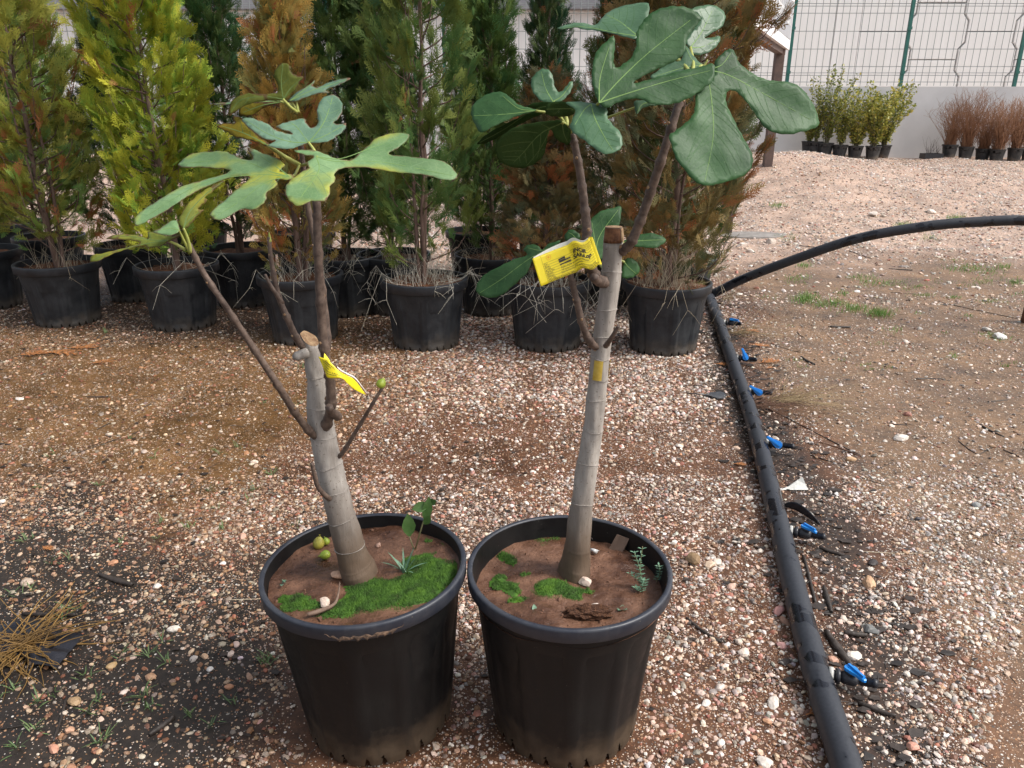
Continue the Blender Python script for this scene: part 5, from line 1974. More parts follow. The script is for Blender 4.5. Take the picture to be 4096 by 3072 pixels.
tgl = empty('plant_tag', TORG2)
tag(tgl, 'curled yellow plant label hanging from the leaning fig shoot', 'label', 'yellow plant labels')
v, f = grid_sheet(lambda u, v_: tag2_pt(u, v_), 30, 6)
to = MB().add(v, f).build('label_front', m_tag, tgl)
to.modifiers.new('t', 'SOLIDIFY').thickness = 0.0004
v, f = grid_sheet(lambda u, v_: tag2_pt(.45 + u * .54, .93 + v_ * .16, -.002) + Vector((0.002, 0, .002)), 16, 4)
MB().add(v, f).build('label_back', m_tagw, tgl)
a0, a1, a2, a3 = (C9(q, YL - .07) - TORG2 for q in ((462, 530), (575, 680), (560, 690), (470, 640)))
MB().add([a0, a1, a2 + Vector((0, -.01, 0)), a3 + Vector((0, -.01, 0))], [(0, 1, 2, 3)]).build('label_fold', m_tag, tgl)
pr = MB()
for k, (txt, v_) in enumerate([('Üretici Belge No:', .80), ('Üretici Kodu', .66), ('Adı-Adresi', .50), ('ANADOLU FİDANCILIK', .34), ('MAH. / BURSA', .20)]):
    vv, ff = text_mesh(txt, .0056, 0.00015)
    pr.add([tag2_pt(.14 + v_ * -.06 + a / .11, v_ + b / .055, .0007) for a, b in vv], ff)
pr.build('printed_text', m_ink, tgl, smooth_=False)

# ================================================================== THINGS ON THE POT SOIL
STONES = []


def stone_mesh(seed, sub=2, flat=0.72, ang=0.35):
    import bmesh
    bm = bmesh.new()
    bmesh.ops.create_icosphere(bm, subdivisions=sub, radius=1.0)
    rs = np.random.default_rng(seed)
    planes = [(Vector(rs.normal(0, 1, 3)).normalized(), rs.uniform(0.62, 0.9)) for _ in range(9)]
    for v_ in bm.verts:
        p = v_.co.copy()
        for n_, d in planes:
            k = p.dot(n_) - d
            if k > 0:
                p -= n_ * k * (0.55 + ang)
        p *= 1 + 0.10 * noise.noise(p * 2.2 + Vector((seed, 0, 0)))
        v_.co = Vector((p.x * rs.uniform(1.0, 1.0) * 1.08, p.y * 0.86, p.z * flat))
    me = bpy.data.meshes.new('pebble')
    bm.to_mesh(me)
    bm.free()
    me.polygons.foreach_set('use_smooth', [False] * len(me.polygons))
    return me


def mat_stone(name, source):
    m, t, p, o = new_mat(name)
    if source == 'INSTANCER':
        a = N(t, 'ShaderNodeAttribute', attribute_name='tint', attribute_type='INSTANCER')
        base = a.outputs['Color']
    else:
        oi = N(t, 'ShaderNodeObjectInfo')
        base = oi.outputs['Color']
    tc = N(t, 'ShaderNodeTexCoord')
    n = noise_n(t, 1.6, 5, 0.6, tc.outputs['Object'])
    k = ramp(t, n.outputs[0], [(0.3, (0.72, 0.66, 0.62)), (0.7, (1.15, 1.12, 1.1))])
    col = mixc(t, 1.0, base, k, 'MULTIPLY')
    t.links.new(col, p.inputs['Base Color'])
    rr = ramp(t, n.outputs[0], [(0.3, 0.38), (0.7, 0.7)])
    t.links.new(rr, p.inputs['Roughness'])
    p.inputs['Specular IOR Level'].default_value = 0.4
    return m


m_stone_o = mat_stone('stone_single', 'OBJECT')
m_stone_i = mat_stone('stone_gravel', 'INSTANCER')
ST_O = [stone_mesh(300 + k, 2, .55, .42) for k in range(7)]
for me in ST_O:
    me.materials.append(m_stone_o)


def put_stone(name, p, r, col, seed, parent=None, sink=0.3):
    rs = random.Random(seed)
    o = link(name, ST_O[seed % 7], parent)
    o.location = (p[0], p[1], p[2] + r * (0.60 - sink))
    o.scale = (r * rs.uniform(.85, 1.2), r * rs.uniform(.8, 1.1), r * rs.uniform(.8, 1.1))
    o.rotation_euler = (rs.uniform(-.25, .25), rs.uniform(-.25, .25), rs.uniform(0, 6.28))
    o.color = (col[0], col[1], col[2], 1)
    return o


ZL, ZR = SOIL_L + .004, SOIL_R
for (x, y, r, col, lab, k) in [(750, 850, .017, (.52, .33, .22), 'tan stone against the foot of the leaning fig trunk', 1),
                               (610, 1115, .013, (.62, .52, .44), 'pale pink stone lying between the moss patches', 2),
                               (1140, 555, .010, (.50, .33, .25), 'small pink stone behind the leaning fig trunk', 3)]:
    p = at(*C6(x, y + 25), z=ZL)
    tag(put_stone('stone', p, r, col, 700 + k), lab, 'stone')
for (x, y, r, col, lab, k) in [(1205, 915, .0185, (.68, .56, .48), 'pinkish white stone at the foot of the upright fig trunk', 4),
                               (1315, 1150, .011, (.72, .66, .60), 'pointed white stone beside the crumbly soil clod', 5),
                               (1640, 590, .010, (.58, .42, .34), 'small pink stone beside the wooden stick', 6)]:
    p = at(*C7(x, y + 25), z=ZR)
    tag(put_stone('stone', p, r, col, 700 + k), lab, 'stone')
m_shell = mat_noise('white_shell', (0.55, 0.56, 0.55), (0.78, 0.78, 0.76), 40, 0.5, bs=0.2)
for i, (x, y, sx, lab) in enumerate([(1325, 485, .018, 'white broken shell piece at the inner wall behind the upright trunk'), (1292, 612, .014, 'white shell splinter leaning on the upright fig trunk')]):
    p = at(*C7(x, y + 10), z=ZR + .004)
    v = []
    for q in range(14):
        w = 2 * math.pi * q / 14
        rr = sx * rnd.uniform(.75, 1.1)
        v.append((rr * math.cos(w), rr * .55 * math.sin(w), .004 * math.cos(w * 2)))
    v.append((0, 0, .009))
    v.append((0, 0, .006))
    o = MB().add(v, [(q, (q + 1) % 14, 14) for q in range(14)] + [((q + 1) % 14, q, 15) for q in range(14)]).build('shell_piece', m_shell, None, p)
    o.rotation_euler = (R(25), 0, R(-30 * i))
    tag(o, lab, 'shell')
for i, (x, y, rp, ax, mt, lab) in enumerate([(448, 478, 62, (.2, .1, 1), m_figy, 'large yellowish wrinkled fallen fig at the pot wall'), (588, 495, 37, (-.3, .1, 1), m_figg, 'smallest green fallen fig between the pot wall and trunk'), (622, 655, 50, (-.9, -.5, .1), m_figg, 'green fallen fig lying on its side on the wet soil')]):
    p = at(*C6(x, y + rp * .75), z=ZL)
    dx, dy = p.x - POT_L.x - .006, p.y - POT_L.y
    dd = math.hypot(dx, dy)
    if dd > .180:
        p.x, p.y = POT_L.x + .006 + dx * .180 / dd, POT_L.y + dy * .180 / dd
    r_ = px_r(rp / 2.458, p)
    o = fruit(None, None, None, r_, mt, ax=ax).build('fallen_fig', mt, None, p + Vector((0, 0, r_ * .72)))
    tag(o, lab, 'fig', 'fallen figs')
# wooden stick stuck into the soil
m_wood = mat_noise('weathered_wood', (0.13, 0.085, 0.06), (0.22, 0.15, 0.11), 20, 0.85, bs=0.5, stretch=(1, 1, .15))
pa, pb = at(*C7(1490, 660), z=ZR - .012), at(*C7(1585, 480), z=ZR + .034)
ax_ = (pb - pa).normalized()
sd_ = ax_.cross(Vector((0, -.5, 1))).normalized()
up_ = sd_.cross(ax_)
mb = MB()
v = [pa + sd_ * s * .0165 + up_ * h * .006 + ax_ * 0 - pa for s, h in ((-1, -1), (1, -1), (1, 1), (-1, 1))] + [pb + sd_ * s * .0155 + up_ * h * .006 + ax_ * (s * .004) - pa for s, h in ((-1, -1), (1, -1), (1, 1), (-1, 1))]
mb.add(v, [(0, 3, 2, 1), (4, 5, 6, 7), (0, 1, 5, 4), (1, 2, 6, 5), (2, 3, 7, 6), (3, 0, 4, 7)])
tag(mb.build('wooden_stick', m_wood, None, pa, smooth_=False), 'short weathered wooden stick leaning out of the pot soil', 'stick')
# crumbly clod
p = at(*C7(1230, 1245), z=ZR + .002)
m_clod = mat_noise('crumbly_soil', (0.07, 0.028, 0.014), (0.17, 0.075, 0.035), 120, 0.95, bs=1.0, bd=.01)
import bmesh
bm = bmesh.new()
bmesh.ops.create_icosphere(bm, subdivisions=4, radius=1.0)
for vv_ in bm.verts:
    q = vv_.co
    k = 1 + .35 * noise.noise(q * 2.2) + .25 * noise.noise(q * 6) + .12 * noise.noise(q * 14)
    vv_.co = Vector((q.x * .046 * k, q.y * .019 * k, max(-.006, q.z * .016 * k)))
me = bpy.data.meshes.new('soil_clod')
bm.to_mesh(me)
bm.free()
me.materials.append(m_clod)
tag(link('soil_clod', me, None, p + Vector((0, 0, .004))), 'crumbly reddish soil clod at the front rim of the pot', 'soil clod')

# weeds in the pots
m_weed = mat_noise('weed_leaf', (0.06, 0.14, 0.03), (0.11, 0.20, 0.06), 40, 0.55, bs=0.1)
m_weed_b = mat_noise('weed_blue_green', (0.09, 0.19, 0.12), (0.15, 0.26, 0.17), 60, 0.55, bs=0.1)
m_weedstem = mat_noise('weed_stem', (0.16, 0.16, 0.07), (0.24, 0.22, 0.11), 40, 0.6, bs=0)


def blade(mb, p, d, L, w, up=Vector((0, 0, 1)), bend=.3):
    """lance-shaped leaf"""
    d = Vector(d).normalized()
    s = d.cross(up)
    s = s.normalized() if s.length > 1e-5 else Vector((1, 0, 0))
    nn = s.cross(d)
    v = []
    ws = [.15, .75, 1.0, .7, .0]
    for i, ww in enumerate(ws):
        t_ = i / 4
        c = Vector(p) + d * (L * t_) + nn * (-bend * L * t_ * t_)
        v += [c - s * w * ww * .5 + nn * w * .12 * ww, c, c + s * w * ww * .5 + nn * w * .12 * ww]
    f = []
    for i in range(4):
        f += [(3 * i, 3 * i + 1, 3 * i + 4, 3 * i + 3), (3 * i + 1, 3 * i + 2, 3 * i + 5, 3 * i + 4)]
    mb.add(v, f)


wb = at(*C6(1490, 610), z=ZL)
w1 = at(*C6(1570, 370), y=wb.y - .004)
w2 = at(*C6(1640, 160), y=wb.y - .012)
w3 = at(*C6(1440, 470), y=wb.y + .01)
wd = empty('weed', wb)
tag(wd, 'tall weed with ragged green leaves in the mossy pot', 'weed')
MB().tube([Vector((0, 0, -.01)), w1 - wb, w2 - wb], [.0022, .0018, .0012], 6).tube([Vector((0, 0, 0)), w3 - wb], [.0018, .0012], 6).build('stem', m_weedstem, wd)
for (a, b, w) in (((1600, 330), (1640, 100), .024), ((1630, 160), (1470, 220), .026), ((1640, 150), (1705, 130), .018), ((1590, 360), (1650, 290), .018), ((1445, 480), (1430, 265), .032)):
    pa, pb = at(*C6(*a), y=wb.y - .01), at(*C6(*b), y=wb.y - .022)
    mb = MB()
    blade(mb, pa - wb, pb - pa, (pb - pa).length, w, up=Vector((.2, -1, .3)), bend=.08)
    mb.build('leaf', m_weed, wd)


def tuft(name, loc, n, L, w, mat, label, cat, seed, el=(35, 80), parent=None, group=None):
    rs = random.Random(seed)
    mb = MB()
    for k in range(n):
        a, e = rs.uniform(0, 6.283), R(rs.uniform(*el))
        d = Vector((math.cos(a) * math.cos(e), math.sin(a) * math.cos(e), math.sin(e)))
        blade(mb, Vector((rs.uniform(-.006, .006), rs.uniform(-.006, .006), -.003)), d, L * rs.uniform(.6, 1.15), w, bend=rs.uniform(.05, .4))
    o = mb.build(name, mat, parent, loc)
    return tag(o, label, cat, group)


tuft('grass_tuft', at(*C6(1400, 835), z=ZL + .004), 16, .065, .0045, m_weed_b, 'small green grass tuft at the edge of the moss carpet', 'grass tuft', 41)
wb = at(*C7(1760, 1000), z=ZR)
wd = empty('weed', wb)
tag(wd, 'blue-green sprig weed with tiny paired leaves at the pot wall', 'weed')
stm = MB()
lv = []
rs = random.Random(5)
for tip, nL in (((1690, 640), 15), ((1640, 840), 11), ((1930, 760), 12), ((1770, 580), 9), ((1800, 900), 7), ((1700, 980), 7)):
    b = wb + Vector((rs.uniform(-.01, .01), rs.uniform(-.01, .01), 0))
    if tip == (1930, 760):
        b = at(*C7(1905, 930), z=ZR)
    tpt = at(*C7(*tip), y=b.y - .005)
    mid = (b + tpt) / 2 + Vector((rs.uniform(-.006, .006), 0, 0))
    pth = [Vector(q) for q in spline([np.array(b), np.array(mid), np.array(tpt)], 8)]
    stm.tube([q - wb for q in pth], .0009, 5)
    for i in range(nL):
        q = pth[min(len(pth) - 1, 2 + int(i / nL * (len(pth) - 2)))]
        for s in (0, math.pi):
            a = s + i * 1.57
            mb = MB()
            blade(stm if False else mb, q - wb, Vector((math.cos(a), math.sin(a), .5)), .011, .0045, bend=.1)
            lv.append(mb)
stm.build('stem', m_weedstem, wd)
allm = MB()
for mb in lv:
    allm.add(mb.v, mb.f)
tag(allm.build('leaves', m_weed_b, wd), kind='stuff')
for i, (q, lab) in enumerate([(C7(735, 1240), 'tiny seedling at the front rim by the dark leaf scrap'), (C7(1560, 1190), 'low seedling cluster at the front rim right of the clod')]):
    tuft('seedling', at(*q, z=ZR), 6 + 4 * i, .018, .011, m_weed_b, lab, 'seedling', 60 + i, el=(10, 50))
tuft('seedling', at(*C6(205, 930), z=ZL), 3, .016, .009, m_weed_b, 'tiny seedling alone on the bare soil', 'seedling', 66, el=(30, 70))
# dead leaf and rootlet in the left pot
p0_ = at(*C6(520, 1235), z=ZL + .008)
pts = [at(*C6(*q), z=ZL + h) for q, h in (((440, 1250), .010), ((560, 1215), .012), ((700, 1150), .012), ((745, 1050), .010), ((760, 930), .012))]
tag(MB().tube([Vector(q) - p0_ for q in spline([np.array(p) for p in pts], 5)], lerp_list([.004, .005, .0035, .0022, .0012], 5), 7).build('dead_twig', m_wood, None, p0_), 'bent brown dead twig lying across the moss', 'twig')

# ================================================================== IRRIGATION PIPES
def mat_pipe():
    m, t, p, o = new_mat('pipe_black')
    tc = N(t, 'ShaderNodeTexCoord')
    ob = tc.outputs['Object']
    n = noise_n(t, 13, 3, 0.45, ob)
    n2 = noise_n(t, 120, 5, 0.6, ob)
    wet = ramp(t, n.outputs[0], [(0.55, 0.0), (0.58, 1.0)])
    dust = ramp(t, n2.outputs[0], [(0.3, (0.017, 0.020, 0.027)), (0.75, (0.034, 0.038, 0.047))])
    col = mixc(t, wet, dust, (0.008, 0.009, 0.013))
    t.links.new(col, p.inputs['Base Color'])
    rr = mixc(t, wet, (0.55, 0.55, 0.55), (0.22, 0.22, 0.22))
    t.links.new(rr, p.inputs['Roughness'])
    bump(t, p, n2.outputs[0], 0.08, .001)
    return m


m_pipe = mat_pipe()
m_blk = mat_noise('valve_black', (0.012, 0.013, 0.018), (0.024, 0.025, 0.03), 50, 0.4, bs=0.05)
m_blue = mat_noise('valve_blue', (0.008, 0.19, 0.60), (0.012, 0.24, 0.68), 40, 0.35, bs=0.05)
m_washer = mat_flat('washer_grey', (0.45, 0.45, 0.42), 0.6)
PR_ = 0.034
pp = [G2(*q) for q in ((1835, 1720), (1812, 1640), (1762, 1480), (1716, 1300), (1671, 1110), (1626, 930), (1592, 822), (1568, 752), (1548, 694), (1534, 655), (1524, 630))]
pp = [Vector((p.x, p.y, PR_ - .004)) for p in pp]
d0 = (pp[0] - pp[1]).normalized()
pp = [pp[0] + d0 * .6] + pp
PORG = pp[0].copy()
pipe = empty('irrigation_pipe', PORG)
tag(pipe, 'thick black irrigation pipe with blue valves lying on the gravel', 'pipe')
PPs = [Vector(q) for q in spline([np.array(p) for p in pp], 10)]
MB().tube([p - PORG for p in PPs], PR_, 28).build('tube', m_pipe, pipe)


def valve_parts():
    """valve along +X from the pipe wall, lever on top. body, barb, washer, lever"""
    w = MB().tube([(-.006, 0, 0), (.004, 0, 0)], .019, 20)
    b = MB().tube([(0, 0, 0), (.012, 0, 0)], .013, 16)
    b.tube([(.010, 0, 0), (.013, 0, 0), (.020, 0, 0), (.021, 0, 0)], [.018, .020, .020, .014], 8)
    b.tube([(.020, 0, 0), (.030, 0, 0), (.055, 0, 0), (.062, 0, 0)], [.011, .017, .017, .011], 18)
    b.tube([(.043, 0, .010), (.043, 0, .022)], [.014, .013], 16)
    c = MB().tube([(.060, 0, 0), (.068, 0, 0), (.069, 0, 0), (.082, 0, 0), (.0825, 0, 0), (.094, 0, 0), (.0945, 0, 0), (.106, 0, 0)], [.0105, .0105, .0125, .0100, .0125, .0100, .0125, .0098], 16)
    l_ = MB()
    out = []
    for k in range(21):
        a = R(60 + 240 * k / 20)
        out.append((.016 * math.cos(a), .016 * math.sin(a)))
    out += [(.014, -.0135), (.030, -.008), (.052, -.006), (.056, -.003), (.056, .003), (.052, .006), (.030, .008), (.014, .0135)]
    n = len(out)
    v = [(x, y, 0) for x, y in out] + [(x * .96, y * .96, .007) for x, y in out] + [(x * 1.0, y, .005) for x, y in out]
    f = [tuple(range(n))[::-1], tuple(range(n, 2 * n))]
    for k in range(n):
        k2 = (k + 1) % n
        f += [(k, k2, 2 * n + k2, 2 * n + k), (2 * n + k, 2 * n + k2, n + k2, n + k)]
    l_.add(v, f)
    l_.box((-.010, -.003, .006), (.050, .003, .013))
    knob = MB().tube([(0, 0, -.001), (0, 0, .009)], [.0085, .0075], 16)
    l_.add(knob.v, knob.f)
    return w.mesh('washer', m_washer), b.mesh('valve', m_blk), c.mesh('barb', m_blk), l_.mesh('lever', m_blue, False)


VW, VB, VC, VL_ = valve_parts()
for i, (vx, vy, lev, tip) in enumerate([(1560, 712, -35, 0), (1590, 782, 115, 60), (1622, 856, 150, 75), (1666, 984, 150, 70), (1727, 1158, -58, 12), (1822, 1486, -62, 12)]):
    g = G2(vx, vy)
    j = min(range(len(PPs) - 1), key=lambda k: (PPs[k] - Vector((g.x, g.y, PR_))).length)
    q = PPs[j]
    tdir = (PPs[j + 1] - PPs[j]).normalized()
    sx = Vector((tdir.y, -tdir.x, 0))
    if sx.x < 0:
        sx = -sx
    # slide along the pipe to the height of the fitting in the picture
    best = min(((q + (PPs[k] - q)) for k in range(len(PPs))), key=lambda p_: abs(p_.y - g.y))
    base = Vector((best.x, best.y, PR_ + .004)) + sx * (PR_ - .003)
    vb_ = link('valve', VB, pipe, base - PORG)
    az = math.atan2(sx.y, sx.x) - R(8)
    vb_.rotation_euler = (R(-tip), 0, az) if tip < 40 else (R(tip), 0, az)
    link('washer', VW, vb_)
    link('barb', VC, vb_)
    lv_ = link('lever', VL_, vb_, (.043, 0, .021))
    lv_.rotation_euler = (0, 0, R(lev))

ap = [at2(1490, 662, y=5.62), at2(1530, 638, y=5.55), at2(1600, 605, y=5.42), at2(1700, 566, y=5.28), at2(1850, 516, y=5.10), at2(2000, 489, y=4.95), at2(2120, 479, y=4.85), at2(2240, 478, y=4.75)]
ap[0].z = max(ap[0].z, .03)
e0 = ap[-1] + Vector((.55, -.15, -.05))
e1_ = ap[-1] + Vector((1.3, -.4, -.42))
e2_ = Vector((ap[-1].x + 1.75, ap[-1].y - .6, .02))
ap = ap + [e0, e1_, e2_]
AORG = ap[0].copy()
hose = MB().tube([Vector(q) - AORG for q in spline([np.array(p) for p in ap], 10)], .032, 20).build('irrigation_hose', m_pipe, None, AORG)
tag(hose, 'bare black hose arching up from behind the conifer pots', 'hose')

# ================================================================== PLANTS ALONG THE WALL
sh, rm = make_pot(0.168, 0.118, 0.285, 0.022, 0.010, 8, 0.002, True, False)
m_pot_w = pot_material('pot_wall_grey', (0.030, 0.032, 0.034), (0.085, 0.082, 0.078), 0.9, (0.16, 0.13, 0.10))
shell_w, rim_w = sh.mesh('shell', m_pot_w), rm.mesh('rim', m_pot_w)


def mat_shrub():
    m, t, p, o = new_mat('shrub_leaf')
    a = N(t, 'ShaderNodeAttribute', attribute_name='lf')
    col = ramp(t, a.outputs['Fac'], [(0.0, (0.06, 0.11, 0.025)), (0.45, (0.16, 0.20, 0.04)), (0.75, (0.34, 0.34, 0.06)), (1.0, (0.55, 0.47, 0.10))])
    t.links.new(col, p.inputs['Base Color'])
    p.inputs['Roughness'].default_value = 0.4
    add_translucent(m, col, 0.25)
    return m


m_shrub = mat_shrub()
m_shrubstem = mat_noise('shrub_stem', (0.13, 0.12, 0.07), (0.20, 0.18, 0.11), 20, 0.8, bs=0)


def shrub_meshes(seed, H, spread, nst, yel):
    rs = np.random.default_rng(seed)
    st, V, F, C = MB(), [], [], []
    for s in range(nst):
        az = rs.uniform(0, 6.283)
        h = H * rs.uniform(.55, 1.0)
        out = np.array([math.cos(az), math.sin(az), 0]) * spread * rs.uniform(.2, 1)
        pth = spline([np.array([0, 0, -.02]) + rs.normal(0, .02, 3) * [1, 1, 0], out * .35 + [0, 0, h * .5], out + [0, 0, h]], 6)
        st.tube([tuple(p) for p in pth], [.006 - .004 * i / 12 for i in range(13)], 4, False)
        for k in range(int(80 * h / H)):
            u = rs.uniform(.12, 1) * 12
            i = min(int(u), 11)
            p = pth[i] + (pth[i + 1] - pth[i]) * (u - i) + rs.normal(0, .022, 3)
            d = rs.normal(0, 1, 3) + np.array([0, 0, .6])
            d /= np.linalg.norm(d)
            L = rs.uniform(.045, .075)
            sdv = np.cross(d, rs.normal(0, 1, 3))
            sdv /= np.linalg.norm(sdv) + 1e-9
            nn = np.cross(d, sdv)
            b = len(V)
            V += [p, p + d * L * .5 + sdv * L * .27 + nn * L * .08, p + d * L, p + d * L * .5 - sdv * L * .27 + nn * L * .08]
            F += [(b, b + 1, b + 2), (b, b + 2, b + 3)]
            C += [np.clip(rs.normal(yel, .22), 0, 1)] * 4
    me = bpy.data.meshes.new('foliage')
    me.from_pydata([tuple(p) for p in V], [], F)
    ca = me.attributes.new('lf', 'FLOAT', 'POINT')
    ca.data.foreach_set('value', C)
    me.materials.append(m_shrub)
    return me, st.mesh('stems', m_shrubstem)


SHR = [shrub_meshes(71, 1.65, .45, 22, .52), shrub_meshes(72, 1.20, .62, 44, .70), shrub_meshes(73, 1.35, .62, 34, .60)]
m_dryw = mat_noise('dry_brown_stems', (0.23, 0.11, 0.055), (0.38, 0.21, 0.12), 5, 0.85, bs=0)


def dry_mesh(seed, H):
    rs = np.random.default_rng(seed)
    mb = MB()
    for k in range(190):
        a, q = rs.uniform(0, 6.283), rs.uniform(0, .12)
        strand(mb, (q * math.cos(a), q * math.sin(a), 0), rs.uniform(0, 6.283), H * rs.uniform(.5, 1.05), rs.uniform(0, .35), .0055, .12, rs, el=R(rs.uniform(62, 89)))
        p = mb.v[-2]
        for j in range(2):
            i = rs.integers(3, 8)
            b = mb.v[-3 * (1 + j) - 1] if len(mb.v) > 12 else p
            strand(mb, b, rs.uniform(0, 6.283), rs.uniform(.08, .22), .1, .0032, .12, rs, el=R(rs.uniform(30, 80)))
    return mb.mesh('stems', m_dryw)


DRY = [dry_mesh(81, .95), dry_mesh(82, 1.1)]
CW = lambda x, y: (3050 + x / 2.115, 250 + y / 2.115)


def wall_pot(x, ybot, yy, label, group):
    p = at(*CW(x, ybot), y=yy)
    z = float(gz(p.x, p.y)) - .015
    o = empty('plant_pot', (p.x, p.y, z))
    o.rotation_euler = (0, 0, rnd.uniform(0, 6))
    tag(o, label, 'pot', group)
    link('shell', shell_w, o)
    link('rim', rim_w, o)
    soil_disc(.155, .262, .008, x, m_soil_dry, parent=o, rings=3)
    return Vector((p.x, p.y, z))


lab_sh = ['olive green shrub at the sign end of the wall group', 'tall thin green shrub shoots behind the olive one', 'tall upright green shrub with narrow shoots by the grey wall', 'dense green shrub low in the wall group', 'broad yellow-green shrub in the middle of the wall group', 'brightest yellow leafed shrub against the grey wall', 'sparse shrub with long bare shoots beside the yellow one']
for i, (x, yb, dy, vrt, sc) in enumerate([(385, 765, 17.9, 1, .65), (440, 765, 17.75, 0, .75), (527, 772, 17.6, 0, 1.0), (647, 782, 17.5, 2, .72), (777, 795, 17.45, 1, .98), (925, 808, 17.4, 1, 1.12), (1012, 800, 17.7, 2, .95)]):
    q = wall_pot(x, yb, dy, 'small pot of ' + lab_sh[i], 'pots along the wall')
    s = empty('leafy_shrub', q + Vector((0, 0, .262)))
    s.rotation_euler = (0, 0, i * 1.3)
    tag(s, lab_sh[i], 'shrub', 'shrubs along the wall')
    for nm, me in zip(('foliage', 'stems'), SHR[vrt]):
        o = link(nm, me, s)
        o.scale = (sc * 1.2, sc * 1.2, sc)
lab_dr = 'brown withered plant with feathery stems in the far pots by the wall'
for i, (x, yb, dy) in enumerate([(1567, 822, 17.6), (1706, 825, 17.6), (1850, 835, 17.75), (1970, 838, 17.5), (2120, 840, 17.55), (2240, 845, 17.6), (2350, 848, 17.6)]):
    q = wall_pot(x, yb, dy, 'small black pot with a brown withered plant near the grey wall', 'pots with withered plants')
    o = link('withered_plant', DRY[i % 2], None, q + Vector((0, 0, .262)))
    o.rotation_euler = (0, 0, i * 1.9)
    o.scale = (1, 1, 1 + .12 * math.sin(i * 2.0))
    tag(o, lab_dr, 'withered plant', 'withered plants along the wall')
p = at(*CW(1425, 812), y=17.5)
zt = float(gz(p.x, p.y))
mb = MB().box((-.2, -.13, 0), (.2, .13, .02)).box((-.2, -.13, .02), (.2, -.115, .11)).box((-.2, .115, .02), (.2, .13, .11)).box((-.2, -.115, .02), (-.185, .115, .11)).box((.185, -.115, .02), (.2, .115, .11))
tag(mb.build('seed_tray', m_blk, None, (p.x, p.y, zt - .005), smooth_=False), 'low black tray on the gravel beside the withered plants', 'tray')
mb = MB()
rs = np.random.default_rng(4)
for k in range(40):
    strand(mb, (rs.uniform(-.12, .12), rs.uniform(-.08, .08), 0), rs.uniform(0, 6.28), rs.uniform(.15, .5), .3, .004, .1, rs, el=R(rs.uniform(60, 88)))
m_dkw = mat_noise('dark_dry_stems', (0.05, 0.04, 0.035), (0.10, 0.08, 0.07), 5, 0.9, bs=0)
tag(mb.build('withered_seedlings', m_dkw, None, (p.x, p.y, zt + .012)), 'dark withered seedlings standing in the low black tray', 'seedlings')

# ================================================================== LITTER ON THE GROUND
m_stick = mat_noise('wet_dark_stick', (0.020, 0.015, 0.012), (0.050, 0.038, 0.030), 30, 0.55, bs=0.5, stretch=(1, 1, 1))
m_stick_b = mat_noise('brown_stick', (0.11, 0.055, 0.035), (0.20, 0.11, 0.07), 30, 0.7, bs=0.4)


def VW_(off, sc):
    return lambda x, y: (off[0] + x / sc, off[1] + y / sc)


